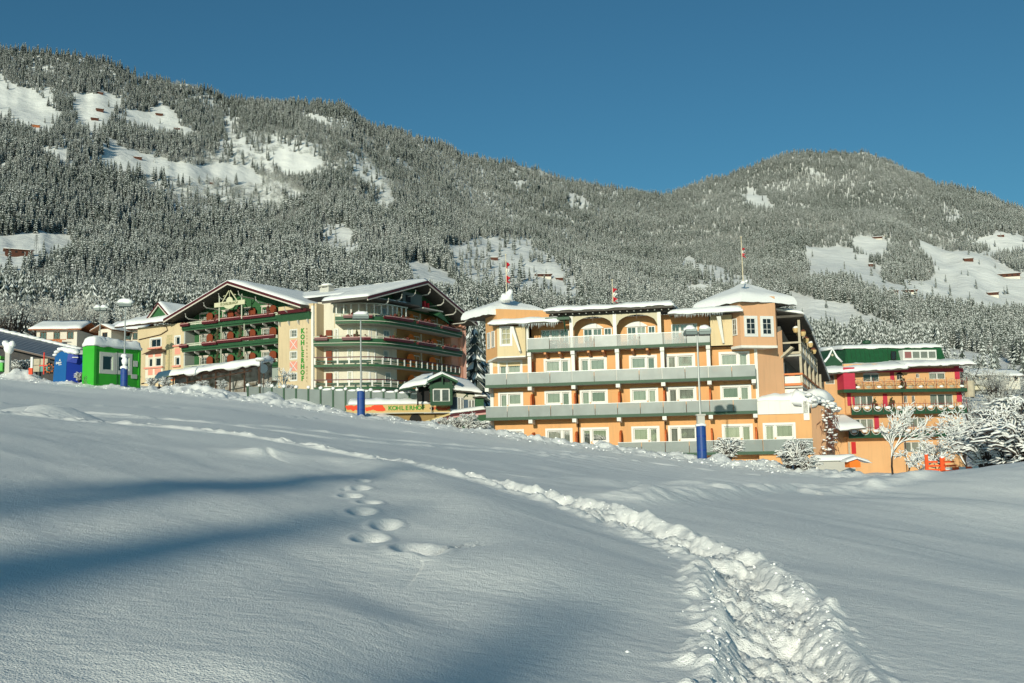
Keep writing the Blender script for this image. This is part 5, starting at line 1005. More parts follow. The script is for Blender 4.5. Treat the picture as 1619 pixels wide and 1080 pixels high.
# back-up body so that no light passes through
CH.p('core', MB().box(xl+.4, 4, 5, -.4, 13, 17.9), M_DARK); b = MB().box(-7, 4.5, 5, 12.3, 20, 18.0).move(G2); CH.p('core', b, M_DARK)
CH.p('entrance_canopy', MB().box(X(1250), -2.2, 8.9, xs0, -.1, 9.0), M_BROWN); CH.p('shop_window', MB().box(X(1255), -.12, 7.6, X(1360), -.02, 8.8), M_WFRAME); CH.p('lower_wall', MB().box(X(1000), -.02, 5, xs0, .15, 10.7), mat('grey_green_render', (.30, .34, .30), .85))
CH.p('shop_frame', MB().box(X(1240), -.16, 7.4, X(1255), -.02, 9.), M_RED)
# ================================================================== RED AND ORANGE HOTEL ON THE RIGHT
RH = Bld('hotel', 'orange and raspberry red hotel on the right with ornate iron balconies and dark green roof', 'hotel', 1345, 620, 121, 10, -5.5)
def c3(x, y): return 1280+x/4.5015, 520+y/4.5015
M_RASP = mat('raspberry_paint', (.52, .04, .075), .7, noise=(1, (.5, .03, .06), .6)); M_IRON = mat('red_iron', (.25, .03, .03), .5); M_APR = mat('apricot_render', (.72, .42, .20), .85, noise=(.35, (.65, .365, .17), .8))
streaks(M_APR, .2)
yw = 1.3
def rx(x, y=600): return RH.at(*c3(x, y), yw)[0]
def rz(x, y, yy=yw): return RH.at(*c3(x, y), yy)[1]
W3 = [('t', 380, 495, 322, 375, 2, 1), ('t', 620, 660, 325, 365, 1, 1), ('t', 757, 782, 318, 350, 1, 0), ('t', 850, 965, 315, 358, 2, 1), ('m', 318, 452, 478, 550, 3, 0), ('m', 668, 696, 475, 528, 1, 0), ('m', 726, 750, 475, 526, 1, 0), ('m', 856, 1020, 465, 545, 3, 0),
      ('l', 315, 455, 642, 720, 3, 0), ('l', 660, 825, 632, 700, 3, 0), ('g', 670, 835, 805, 878, 3, 0)]
hs = [(rx(a, c), rx(b_, c), rz((a+b_)/2, d), rz((a+b_)/2, c)) for k, a, b_, c, d, n, ar in W3]
xL, xR = rx(262), rx(1080, 500)
RH.p('wall', hole_wall(xL, xR, -5.5, 9.2, yw, yw+.3, hs), M_APR)
for (k, a, b_, c, d, n, ar), (x0, x1, z0_, z1_) in zip(W3, hs):
    for i in range(n): window(RH.root, x0+(x1-x0)*i/n, yw+.08, z0_, (x1-x0)/n, z1_-z0_, RH.z0, bars=(0, 0) if n > 1 else (1, 0), curtain=n > 1, t=.07)
    if ar: RH.p('window_head', MB().frontpoly([(x0-.1, z1_-.0)]+[(x0-.1+(x1-x0+.2)*t/8, z1_+.30*math.sin(math.pi*t/8)+.01) for t in range(9)]+[(x1+.1, z1_-.0)], yw-.05, yw+.02), M_WFRAME if x1-x0 > 1.2 else M_DARK)
RH.p('interior', MB().box(xL+.3, yw+1.5, -5, xR-.3, yw+1.6, 9), M_DARK)
for (a, b_, c, d) in ((265, 292, 452, 548), (262, 288, 560, 560), (520, 550, 462, 556), (1045, 1080, 452, 520), (1028, 1062, 262, 358), (570, 598, 285, 365), (458, 490, 622, 730), (303, 318, 480, 545), (303, 318, 650, 715)):
    if d > c: RH.p('red_stripe', MB().box(rx(a, c), yw-.06, rz(a, d), rx(b_, c), yw+.0, rz(a, c)), M_RASP)
RH.p('red_band', MB().box(rx(300, 300), yw-.10, rz(640, 309), rx(1090, 300), yw-.0, rz(640, 283)), M_RASP)
RH.p('red_bay', MB().box(rx(208), -.3, rz(250, 430, -.3), rx(290), yw-.01, rz(250, 312, -.3)), M_RASP); 
for k in range(6): z = rz(250, 430, -.3)+.2+k*.42; RH.p('bay_board', MB().box(rx(208)+.02, -.33, z, rx(290)-.02, -.301, z+.36), M_RASP)
RH.p('bay_base', MB().box(rx(206), -.34, rz(250, 430, -.3)-.4, rx(292), yw-.01, rz(250, 430, -.3)-.005), M_GREEN)
def loop_balcony(zb, x0, x1, style, n, yo=0.):
    RH.p('balcony_slab', MB().box(x0, yo, zb, x1, yw, zb+.18), M_ORANGE)
    if style:                                                    # green boards cut in scallops below iron hoops
        V = []; F = []; m = n*8
        for i in range(m+1):
            x = x0+(x1-x0)*i/m; z = zb+.35+.55*abs(math.cos(math.pi*i/8))**1.6
            V += [(x, yo-.06, zb-.02), (x, yo-.06, z), (x, yo-.02, zb-.02), (x, yo-.02, z)]
        for i in range(m): k = 4*i; F += [(k, k+4, k+5, k+1), (k+2, k+3, k+7, k+6), (k+1, k+5, k+7, k+3)]
        RH.p('scalloped_board', MB().add(V, F), M_GREEN)
    else: RH.p('slab_edge', MB().box(x0, yo-.06, zb-.05, x1, yo-.0, zb+.38), M_GREEN)
    for i in range(n):
        xc = x0+(x1-x0)*(i+.5)/n; r1 = (x1-x0)/n*.40; b = MB(); N_ = 12; zc = zb+.38+r1+(.0 if style else .08)
        pts = [(xc+r1*math.cos(t*2*math.pi/N_), yo-.09, zc+r1*math.sin(t*2*math.pi/N_)) for t in (range(5, 14) if style else range(N_+1))]; b.tube(pts, .038 if style else .03, 4); RH.p('hoop', b, M_WFRAME if style else M_TIMB)
        b = MB(); b.ball((xc, yo-.04, zb+.62+.2*style), r1*(.62 if style else .5), 8, 5, (1.15, .25, .55), .2, i); RH.p('snow_on_board', b, M_SNOW, smooth=True) if i % 2 == 0 or style else RH.p('ornament', b, M_TIMB)
    for i in range(n+1): x = x0+(x1-x0)*i/n; RH.p('iron_post', MB().tube([(x, yo-.05, zb+.2), (x, yo-.05, zb+1.75)], .025, 4), M_IRON)
    RH.p('iron_rail', MB().box(x0, yo-.07, zb+1.22, x1, yo-.03, zb+1.27), M_IRON)
    b = MB(); m = n*3
    for i in range(m): x = x0+(x1-x0)*(i+.5)/m; b.tube([(x, yo-.05, zb+.9), (x, yo-.05, zb+1.5)], .014, 3, False)
    RH.p('iron_bars', b, M_IRON)
loop_balcony(5.62, rx(285, 440)-.3, xR, 0, 11); loop_balcony(2.9, rx(258, 600), xR-.2, 1, 11); loop_balcony(.08, rx(240, 770), xR-.4, 1, 11)
RH.p('round_balcony', MB().add([(xR+(1.25+1.25*math.sin(a))*.5, .6-1.0*math.cos(a)*.8, z) for z in (4.9, 6.9) for a in np.linspace(-1.5, 1.5, 9)], [(i, i+1, i+10, i+9) for i in range(8)]+[tuple(range(8, -1, -1))]), M_TIMB)
RH.p('side_block', MB().box(xR-.6, yw+.2, -5.5, xR+.0, 14, 8.6), M_RASP, label='raspberry red right end')
# wing at the left
xa, xb = rx(100), rx(205); wl = (rx(122, 350), rx(188, 350), rz(150, 392), rz(150, 325))
RH.p('wall', hole_wall(xa, xL+.4, -5.5, 8.0, yw+.35, yw+.65, [wl]), M_APR, label='apricot wing at the left end'); window(RH.root, wl[0], yw+.4, wl[2], wl[1]-wl[0], wl[3]-wl[2], RH.z0, t=.07)
RH.p('red_stripe', MB().box(xa-.9, yw+.3, 1.0, xa, yw+1.2, 8.0), M_RASP)
RH.p('roof', MB().hexa([(xa-1.2, -.2, 7.75), (rx(640, 280), -.6, 8.3), (rx(640, 280), 4, 8.9), (xa-1.2, 4, 8.5)], [(xa-1.2, -.2, 7.95), (rx(640, 280), -.6, 8.5), (rx(640, 280), 4, 9.1), (xa-1.2, 4, 8.7)]), M_EAVE)
RH.p('roof', MB().hexa([(rx(635, 280), -.8, 8.55), (rx(1110, 250), -.8, 8.75), (rx(1110, 250), 12, 9.4), (rx(635, 280), 12, 9.2)], [(rx(635, 280), -.8, 8.72), (rx(1110, 250), -.8, 8.92), (rx(1110, 250), 12, 9.6), (rx(635, 280), 12, 9.4)]), M_EAVE)
s = MB(); snow_patch(s, (xa-1.4, -.4, 7.96), (rx(645, 280), -.75, 8.52), (rx(645, 280), 6, 9.5), (xa-1.4, 6, 9.0), .5, 30, 10, .12, (1, 0, 0, 1), 41); snow_patch(s, (rx(632, 280), -.95, 8.72), (rx(1112, 250), -.95, 8.92), (rx(1112, 250), 8, 9.9), (rx(632, 280), 8, 9.7), .5, 30, 10, .10, (1, 1, 0, 1), 42); RH.p('roof_snow', s, M_SNOW, smooth=True)
gx0, gx1 = RH.at(*c3(250, 200), 4)[0], RH.at(*c3(958, 150), 4)[0]; gz0, gz1 = RH.at(*c3(400, 200), 4)[1], RH.at(*c3(400, 150), 4)[1]; gz2 = RH.at(*c3(958, 128), 4)[1]
RH.p('mansard', MB().hexa([(gx0-.2, 3.6, 8.4), (gx1+.2, 3.6, 8.4), (gx1+.2, 12, 8.4), (gx0-.2, 12, 8.4)], [(gx0+.5, 4.6, gz1+.2), (gx1, 4.6, gz2), (gx1, 12, gz2), (gx0+.5, 12, gz1+.2)]), mat('dark_green_sheet', (.012, .085, .03), .5, noise=(2, (.01, .06, .02), .6)))
for k in range(22): x = gx0+.5+(gx1-gx0-.6)*k/21; RH.p('sheet_seam', MB().hexa([(x-.02-.2, 3.56, 8.6), (x+.02-.2, 3.56, 8.6), (x+.02-.2, 3.6, 8.6), (x-.02-.2, 3.6, 8.6)], [(x-.02, 4.52, gz1+.1), (x+.02, 4.52, gz1+.1), (x+.02, 4.6, gz1+.1), (x-.02, 4.6, gz1+.1)]), M_GREEN)
wgx = [RH.at(*c3(x, 190), 3.4)[0] for x in (672, 900, 585, 620)]; wgz = [RH.at(*c3(780, y), 3.4)[1] for y in (212, 158)]
RH.p('dormer', MB().box(wgx[0]-.1, 3.45, wgz[0]-.2, wgx[1]+.1, 5.5, wgz[1]+.15), M_WFRAME)
for k in range(4): window(RH.root, wgx[0]+(wgx[1]-wgx[0])*k/4, 3.36, wgz[0], (wgx[1]-wgx[0])/4, wgz[1]-wgz[0], RH.z0, curtain=False, t=.08); RH.p('curtain', MB().box(wgx[0]+(wgx[1]-wgx[0])*k/4+.05, 3.42, wgz[0]+.05, wgx[0]+(wgx[1]-wgx[0])*(k+1)/4-.05, 3.44, wgz[1]-.05), mat('rose_curtain', (.5, .2, .2), .9) if k == 0 else M_CURT)
window(RH.root, wgx[2], 3.5, wgz[0]-.1, wgx[3]-wgx[2], wgz[1]-wgz[0]+.1, RH.z0, curtain=False, fm=M_DARK); RH.p('interior', MB().box(wgx[2], 3.58, wgz[0]-.1, wgx[3], 3.6, wgz[1]), M_DARK)
s = MB(); snow_patch(s, (gx0+.3, 4.4, gz1+.22), (gx1+.15, 4.4, gz2+.02), (gx1+.15, 12, gz2+.5), (gx0+.3, 12, gz1+.6), .5, 34, 8, .08, (1, 1, 0, 1), 43); RH.p('roof_snow', s, M_SNOW, smooth=True)
gg = [RH.at(*c3(*p), 2.) for p in ((100, 250), (160, 145), (235, 250))]; xm = gg[1][0]
P = [(gg[0][0], 8.2), (gg[0][0]+.1, gg[0][1]+.2), (xm-.55, (gg[0][1]+gg[1][1])/2-.1), (xm, gg[1][1]), (xm+.55, (gg[0][1]+gg[1][1])/2-.1), (gg[2][0]-.1, gg[2][1]+.2), (gg[2][0], 8.2)]
RH.p('small_gable', MB().frontpoly(P, 2., 6), M_GREEN); s = MB(); s.tube([(x, 1.95, z+.05) for x, z in P[1:6]], .14, 6).tube([(xm, 2, gg[1][1]+.1), (xm, 6, gg[1][1]+.1)], .16, 6); RH.p('gable_snow', s, M_SNOW, smooth=True); RH.p('rosette', MB().ball((xm, 1.98, gg[0][1]+1.1), .16, 8, 5, (1, .3, 1)), M_TIMB)
RH.p('cowl', MB().ball((rx(640), 8, gz1+1.4), .5, 8, 5, (1.3, 1, .6), .1), M_GREEN)
RH.p('downpipe', MB().tube([(rx(652, 400), yw-.1, -5), (rx(652, 400), yw-.1, 8.3)], .06, 5), M_BROWN)
for x, y, lab in ((585, 530, 1), (470, 540, 2), (320, 400, 3), (665, 385, 4)):
    px_ = RH.at(*c3(x, y), .3); s = MB(); [s.ball((px_[0]+random.gauss(0, .12), .35, px_[1]-.3+.24*k), .34-.055*k, 7, 4, (1, 1, 1), .25, k) for k in range(6)]; RH.p('balcony_fir', s, M_FIR if lab != 3 else M_FLOWER)
RH.p('door', MB().box(rx(298, 850), yw-.02, rz(298, 890), rx(330, 850), yw-.0, rz(298, 805)), mat('red_door', (.55, .03, .03), .5)); RH.p('shutter', MB().box(rx(275, 850), yw-.03, rz(298, 890), rx(288, 850), yw-.0, rz(298, 805)), M_TIMB)
for (a, b_, y) in ((235, 0, 0),): pass
RH.p('side_roof', MB().hexa([(RH.at(*c3(130, 680))[0], -3, .9), (RH.at(*c3(300, 680))[0], -3, 1.1), (RH.at(*c3(300, 680))[0], yw, 1.9), (RH.at(*c3(130, 680))[0], yw, 1.7)], [(RH.at(*c3(130, 680))[0], -3, 1.0), (RH.at(*c3(300, 680))[0], -3, 1.2), (RH.at(*c3(300, 680))[0], yw, 2.0), (RH.at(*c3(130, 680))[0], yw, 1.8)]), M_EAVE)
s = MB(); snow_patch(s, (RH.at(*c3(125, 680))[0], -3.1, 1.05), (RH.at(*c3(304, 680))[0], -3.1, 1.25), (RH.at(*c3(300, 680))[0], yw, 2.6), (RH.at(*c3(125, 680))[0], yw, 2.4), .5, 14, 8, .08, (1, 1, 0, 1), 44); RH.p('roof_snow', s, M_SNOW, smooth=True)
# ================================================================== PAVILION, TERRACE WALL, GLASS SCREEN
PV = Bld('pavilion', 'dark green timber pavilion with white framed window and snowy gable above the terrace wall', 'pavilion', 690, 640, 97, 10, .5)
def c4(x, y): return 640+x/10.8, 580+y/10.8
def pv(x, y, d=0.): return PV.at(*c4(x, y), d)
x0, zt_ = pv(445, 270); x1, zb_ = pv(800, 650); wx0, wz1 = pv(475, 378); wx1, wz0 = pv(770, 600)
PV.p('wall', hole_wall(x0, x1, zb_, zt_, 0, .2, [(wx0, wx1, wz0, wz1)]), M_GREEN2)
for k in range(2): window(PV.root, wx0+(wx1-wx0)*k/2, .02, wz0, (wx1-wx0)/2, wz1-wz0, PV.z0, curtain=False, t=.1); PV.p('blind', MB().box(wx0+(wx1-wx0)*k/2+.05, .12, wz0, wx0+(wx1-wx0)*(k+1)/2-.05, .15, wz1), mat('grey_blind', (.16, .17, .16), .8, noise=(6, (.06, .06, .06), .8)))
PV.p('fanlight', MB().box(x0+.3, -.04, pv(500, 375)[1], x1-.25, -.002, zt_-.05), mat('pale_plaster', (.55, .52, .42), .8)); xm = (x0+x1)/2
P = [(xm+1.25*math.cos(t*math.pi/10), pv(500, 372)[1]+.02+.62*math.sin(t*math.pi/10)) for t in range(11)]; PV.p('fan_arch', MB().frontpoly(P, -.08, -.045), M_GREEN)
PV.p('post', MB().box(x0-.08, -.1, zb_, x0+.12, .1, zt_+.3).box(x1-.12, -.1, zb_, x1+.08, .1, zt_+.3).box(x0, -.12, zb_-.05, x1, -.0, zb_+.35), M_GREEN)
ax_, az_ = pv(640, 120, -.6); lx_, lz_ = pv(405, 235, -.6); qx_, qz_ = pv(905, 240, -.6)
PV.p('gable', MB().frontpoly([(x0-.1, zt_), (x1+.1, zt_), (ax_, az_-.3)], 0, .1), M_DARK)
for (a, b_) in (((lx_, lz_), (ax_, az_)), ((ax_, az_), (qx_, qz_))):
    PV.p('roof', MB().hexa([(a[0], -.7, a[1]-.2), (b_[0], -.7, b_[1]-.2), (b_[0], 5, b_[1]-.2), (a[0], 5, a[1]-.2)], [(a[0], -.7, a[1]), (b_[0], -.7, b_[1]), (b_[0], 5, b_[1]), (a[0], 5, a[1])]), M_GREEN2)
s = MB(); snow_patch(s, (lx_-.05, -.75, lz_), (ax_, -.75, az_), (ax_, 5, az_), (lx_-.05, 5, lz_), .3, 12, 8, .05, (1, 0, 0, 1), 50, .3, .02); snow_patch(s, (ax_, -.75, az_), (qx_+.05, -.75, qz_), (qx_+.05, 5, qz_), (ax_, 5, az_), .3, 12, 8, .05, (1, 1, 0, 0), 51, .3, .02); PV.p('roof_snow', s, M_SNOW, smooth=True)
PV.p('king_post', MB().box(ax_-.05, -.5, zt_-.1, ax_+.05, -.4, az_-.2).tube([(x0, -.45, zt_+.1), (x0-.7, -.45, zt_-.35)], .06, 5), M_GREEN)
for k, (u, v) in enumerate(((340, 320), (208, 390))): p_ = pv(u, v, .4); PV.p('globe_lamp', MB().ball((p_[0], .4, p_[1]), .15, 8, 6), M_WFRAME, smooth=True)
l0 = pv(-80, 390, .5); l1 = pv(420, 300, .5); PV.p('porch_roof', MB().hexa([(l0[0], .3, l0[1]-.1), (l1[0], .3, l1[1]-.05), (l1[0], 4, l1[1]+1.2), (l0[0], 4, l0[1]+.5)], [(l0[0], .3, l0[1]+.05), (l1[0], .3, l1[1]+.1), (l1[0], 4, l1[1]+1.35), (l0[0], 4, l0[1]+.65)]), M_GREEN)
s = MB(); snow_patch(s, (l0[0]-.1, .2, l0[1]+.05), (l1[0], .2, l1[1]+.1), (ax_-.5, 3.5, az_+.15), (l0[0]+2.4, 3.5, l0[1]+1.4), .35, 20, 10, .06, (1, 0, 0, 1), 52); PV.p('roof_snow', s, M_SNOW, smooth=True)
PV.p('porch', MB().box(pv(215, 400, 1.5)[0], 1.6, zb_, x0, 1.7, zt_).box(pv(230, 400, 0)[0]-.1, .3, zb_, pv(230, 400, 0)[0]+.05, .45, zt_-.2), M_DARK)
r0 = pv(805, 400, 1.); r1_ = pv(1330, 500, 1.); zs = pv(900, 720, 1.)[1]
PV.p('annex_wall', MB().box(x1, 1.0, zs-1, r1_[0], 1.2, r0[1]-.1), mat('dusk_blue_boards', (.07, .11, .15), .8)); PV.p('annex_end', MB().box(pv(1200, 500, .95)[0], .9, zs-1.2, pv(1345, 500, .9)[0], .99, r1_[1]+.1), M_GREEN2)
for (a, b_) in ((850, 1000), (1030, 1190)):
    p0, p1 = pv(a, 540, .95), pv(b_, 540, .95); zt2 = pv(a, 520, .95)[1]-(.25 if a > 1000 else 0); zb2 = zt2-1.75
    for k in range(2): w_ = (p1[0]-p0[0]-.3)/2; window(PV.root, p0[0]+.3+k*w_, .9, zb2, w_, 1.75, PV.z0, bars=(1, 0), curtain=False, t=.06); PV.p('dim_room', MB().box(p0[0]+.3+k*w_, .97, zb2, p0[0]+.3+(k+1)*w_, .99, zb2+1.75), M_DARK)
    xc = (p0[0]+p1[0])/2+.1; P = [(xc+.75*math.cos(t*math.pi/8), zt2+.02+.55*math.sin(t*math.pi/8)) for t in range(9)]; PV.p('fanlight', MB().frontpoly(P, .92, .97), MATS['pale_plaster']); PV.p('fan_arch', MB().tube([(x, .9, z) for x, z in P], .05, 4), M_GREEN)
ra, rb = pv(800, 385, .2), pv(1310, 440, .2); PV.p('annex_roof', MB().hexa([(ra[0], .2, ra[1]-.12), (rb[0], .2, rb[1]-.12), (rb[0]-.5, 4.5, rb[1]+.9), (ra[0], 4.5, ra[1]+1.2)], [(ra[0], .2, ra[1]+.05), (rb[0], .2, rb[1]+.05), (rb[0]-.5, 4.5, rb[1]+1.05), (ra[0], 4.5, ra[1]+1.35)]), M_EAVE)
s = MB(); snow_patch(s, (ra[0], .1, ra[1]+.06), (rb[0]+.05, .1, rb[1]+.06), (rb[0]-.5, 4.5, rb[1]+1.3), (ra[0], 4.5, ra[1]+1.6), .22, 20, 8, .04, (1, 1, 0, 0), 53); rc = pv(1410, 505, .6); snow_patch(s, (rb[0]-.6, .5, rc[1]+.08), (rc[0], .5, rc[1]+.0), (rc[0]-.4, 3, rc[1]+.6), (rb[0]-.6, 3, rc[1]+.9), .18, 8, 6, .04, (1, 1, 0, 0), 54); PV.p('roof_snow', s, M_SNOW, smooth=True)
PV.p('annex_roof', MB().box(rb[0]-.8, .5, rc[1]-.12, rc[0], 3, rc[1]+.0), M_EAVE)
# long ramp wall falling to the left with burgundy capping
wlk = Bld('ramp_wall', 'green ramp wall with burgundy and pink capping under snow beside the pavilion', 'wall', 690, 660, 93, 10, -2.)
q0 = wlk.at(*c4(470, 962)); q1 = wlk.at(*c4(820, 835)); q2 = wlk.at(*c4(1385, 760)); P = [q0, q1, q2]
for a, c in ((q0, q1), (q1, q2)):
    wlk.p('cap_board', MB().hexa([(a[0], -.08, a[1]-.05), (c[0], -.08, c[1]-.10), (c[0], .2, c[1]-.10), (a[0], .2, a[1]-.05)], [(a[0], -.08, a[1]+.2), (c[0], -.08, c[1]+.18), (c[0], .2, c[1]+.18), (a[0], .2, a[1]+.2)]), M_RED)
    wlk.p('cap_trim', MB().hexa([(a[0], -.05, a[1]-.2), (c[0], -.05, c[1]-.28), (c[0], .2, c[1]-.28), (a[0], .2, a[1]-.2)], [(a[0], -.05, a[1]-.055), (c[0], -.05, c[1]-.105), (c[0], .2, c[1]-.105), (a[0], .2, a[1]-.055)]), mat('pale_rose_trim', (.62, .34, .32), .7))
    wlk.p('wall', MB().hexa([(a[0], 0, -2), (c[0], 0, -2), (c[0], .2, -2), (a[0], .2, -2)], [(a[0], 0, a[1]-.21), (c[0], 0, c[1]-.29), (c[0], .2, c[1]-.29), (a[0], .2, a[1]-.21)]), M_GREEN2)
s = MB(); snow_patch(s, (q1[0]-.3, .0, q1[1]+.2), (q2[0], .0, q2[1]+.2), (q2[0], 2, q2[1]+.3), (q1[0]+.5, 2, q1[1]+.3), .32, 18, 6, .05, (1, 1, 1, 1), 55, .3, .0); wlk.p('cap_snow', s, M_SNOW, smooth=True)
# terrace wall carrying the painted name band
TW = Bld('terrace_wall', 'yellow terrace wall with painted band reading KOHLERHOF in green between red pictures', 'wall', 550, 650, 97, 10, -.5)
def c8(x, y): return 540+x/8.095, 630+y/8.095
def tw(x, y, d=0.): return TW.at(*c8(x, y), d)
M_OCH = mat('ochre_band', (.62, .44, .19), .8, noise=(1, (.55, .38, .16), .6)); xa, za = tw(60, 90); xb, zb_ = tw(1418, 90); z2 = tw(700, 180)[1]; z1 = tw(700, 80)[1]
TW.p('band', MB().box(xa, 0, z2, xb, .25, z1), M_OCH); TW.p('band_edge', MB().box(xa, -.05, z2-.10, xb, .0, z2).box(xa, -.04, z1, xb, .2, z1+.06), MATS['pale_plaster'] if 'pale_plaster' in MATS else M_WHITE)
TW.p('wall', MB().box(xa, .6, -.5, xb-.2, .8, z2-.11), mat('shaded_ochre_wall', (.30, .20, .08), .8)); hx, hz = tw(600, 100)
xk, _ = tw(595, 140); xk2, _ = tw(1075, 140); zk = tw(700, 160)[1]; cellw = (xk2-xk)/9
for k, ch in enumerate('KOHLERHOF'): text('letter', ch, .60, mat('band_green_letters', (.03, .26, .02), .6), TW.root, face(xk+cellw*(k+.5), -.02, zk+.08), TW.z0, .015, .015, 'CENTER')
M_RP = mat('red_mural_paint', (.78, .07, .02), .7); r_ = random.Random(4)
def strokes(x0, x1, n, m, s0, seed):
    r_ = random.Random(seed); b = MB()
    for k in range(n):
        x, z = tw(x0+(x1-x0)*(k+.5)/n, 125+r_.uniform(-12, 12)); P = []; N_ = 7; a0 = r_.random()*3
        for t in range(N_): a = a0+t*2*math.pi/N_; rr = s0*r_.uniform(.5, 1.2); P.append((x+rr*1.3*math.cos(a), z+rr*math.sin(a)))
        b.frontpoly(P, -.012-.002*k, -.001)
    return TW.p('mural', b, m)
strokes(75, 200, 4, M_RP, .30, 1); strokes(310, 385, 3, M_RP, .22, 2); strokes(415, 535, 5, M_RP, .33, 3); strokes(1180, 1380, 6, mat('rust_mural_paint', (.55, .12, .05), .7), .20, 4); strokes(1210, 1320, 3, mat('mint_mural_paint', (.12, .55, .16), .7), .16, 5); strokes(1145, 1160, 1, M_DARK, .22, 6)
TW.p('band', MB().box(tw(1140, 90)[0], -.06, z2-.02, tw(1150, 90)[0], .1, z1), MATS['pale_plaster'])
A_ = []; cx_, cz_ = tw(945, 290, .5); TW.p('arch_opening', MB().frontpoly([(cx_+.6*math.cos(t*math.pi/8), cz_-.0+.75*math.sin(t*math.pi/8)) for t in range(9)], .5, .59), M_DARK)
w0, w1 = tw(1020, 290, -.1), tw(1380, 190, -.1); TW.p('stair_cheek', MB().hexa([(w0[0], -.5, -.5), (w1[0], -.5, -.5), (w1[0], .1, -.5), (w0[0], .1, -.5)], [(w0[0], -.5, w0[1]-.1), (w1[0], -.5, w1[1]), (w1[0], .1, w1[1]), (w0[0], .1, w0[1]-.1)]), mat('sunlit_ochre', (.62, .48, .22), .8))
s = MB(); snow_patch(s, (xa+.2, -.1, z1+.05), (tw(1130, 90)[0], -.1, z1+.05), (tw(1000, 90)[0], 2, z1+.35), (xa+.2, 2, z1+.35), .38, 40, 6, .12, (1, 1, 0, 1), 56, .4, .02); TW.p('wall_snow', s, M_SNOW, smooth=True)
# glass wind screen with green posts
p0, p1 = at(392, 628, 104), at(668, 640, 99.5); ang = math.atan2(p1[1]-p0[1], p1[0]-p0[0]); GS = thing('glass_screen', 'grey glass wind screen with dark green posts under snow caps before the chalet hotel', 'fence', (p0[0], p0[1], p0[2]-1.2), ang)
L_ = math.hypot(p1[0]-p0[0], p1[1]-p0[1]); n = 14; dzt = (p1[2]-p0[2])/L_; M_SCR = frosted('screen_glass', (.22, .25, .24), .93)
for k in range(n+1):
    x = L_*k/n; z = 1.1+dzt*x; build('post', MB().box(x-.09, -.08, z-1.6, x+.09, .08, z+1.28), M_GREEN, GS); s = MB(); s.ball((x, 0, z+1.38), .2, 7, 5, (1.1, 1, .9), .15, k); build('post_snow', s, M_SNOW, GS, smooth=True)
    if k < n: x2 = L_*(k+1)/n; build('glass_panel', MB().hexa([(x+.1, -.02, z-1.2), (x2-.1, -.02, z-1.2+dzt*(x2-x)), (x2-.1, .02, z-1.2+dzt*(x2-x)), (x+.1, .02, z-1.2)], [(x+.1, -.02, z+1.2), (x2-.1, -.02, z+1.2+dzt*(x2-x)), (x2-.1, .02, z+1.2+dzt*(x2-x)), (x+.1, .02, z+1.2)]), M_SCR, GS)
    if k < n and k > 5: build('panel_snow', MB().ball((x+L_/n/2, 0, z+1.2), .5, 8, 4, (1.1, .25, .25), .2, k), M_SNOW, GS, smooth=True)
# ================================================================== CONTAINER, BOOTH, LAMPS
GC = Bld('container_cabin', 'bright green container cabin with two white framed windows and thick snow on its roof', 'cabin', 147, 600, 100, 62, 6.2)
M_LIME = mat('bright_green_sheet', (.042, .42, .028), .5, noise=(.8, (.034, .33, .022), .7))
def c9(x, y): return 120+x/10.8, 520+y/10.8
def gc(x, y, d=0.): return GC.at(*c9(x, y), d)
x0 = gc(305, 600)[0]; x1 = gc(1095, 600)[0]; zt_ = gc(310, 285)[1]; zb_ = 6.9
wn = [(gc(470, 0)[0], gc(640, 0)[0], gc(550, 705)[1], gc(550, 465)[1]), (gc(735, 0)[0], gc(920, 0)[0], gc(820, 720)[1], gc(820, 480)[1])]
GC.p('front_wall', hole_wall(x0, x1, zb_, zt_-.3, 0, .12, wn), M_LIME)
xo = .35
for a, c, z0_, z1_ in wn: window(GC.root, a, .02, z0_, c-a, z1_-z0_, GC.z0, curtain=False, t=.06); GC.p('window_board', surround(a, c, z0_, z1_, .38, .04), mat('pale_board_white', (.62, .61, .54), .7)); GC.p('interior', MB().box(a, .25, z0_, c, .3, z1_), M_DARK)
for x in (x0, x1-.22): GC.p('corner_post', MB().box(x-.03, -.08, zb_, x+.25, .2, zt_), M_LIME)
GC.p('top_beam', MB().box(x0, -.06, zt_-.32, x1, .2, zt_-.02), M_LIME); GC.p('bottom_beam', MB().box(x0, -.06, zb_-.5, x1, .2, zb_+.25), M_LIME)
GC.p('seam', MB().box((x0+x1)/2-.06, -.05, zb_+.25, (x0+x1)/2-.02, -.001, zt_-.33), M_GREEN)
# left end face runs back towards the left
ux_, uy_ = 0, .28
q = MB(); q.add([(x0, 0, zb_), (x0+ux_*6, uy_*6, zb_+.3), (x0+ux_*6, uy_*6, zt_-.0), (x0, 0, zt_)], [(0, 3, 2, 1)]); GC.p('end_wall', q, M_LIME)
q = MB(); q.add([(x0+ux_*3.4, uy_*3.4-.03, zb_+.1), (x0+ux_*5.4, uy_*5.4-.05, zb_+.1), (x0+ux_*5.4, uy_*5.4-.05, zb_+1.0), (x0+ux_*3.4, uy_*3.4-.03, zb_+1.1)], [(0, 3, 2, 1)]); GC.p('leaning_board', q, MATS['pale_board_white'])
GC.p('roof', MB().add([(x0, 0, zt_), (x1, 0, zt_), (x1, 2.2, zt_), (x0+ux_*6, uy_*6, zt_)], [(0, 1, 2, 3)]), M_LIME); GC.p('end_wall', MB().box(x1-.02, .1, zb_, x1, 2.2, zt_-.01), M_LIME)
for (a, b_, c_, d_) in ((975, 1045, 545, 650), (935, 1035, 775, 855)): pa = gc(a, c_); pb = gc(b_, d_); GC.p('notice', MB().box(pa[0], -.10, pb[1], pb[0], -.07, pa[1]), MATS['pale_board_white'])
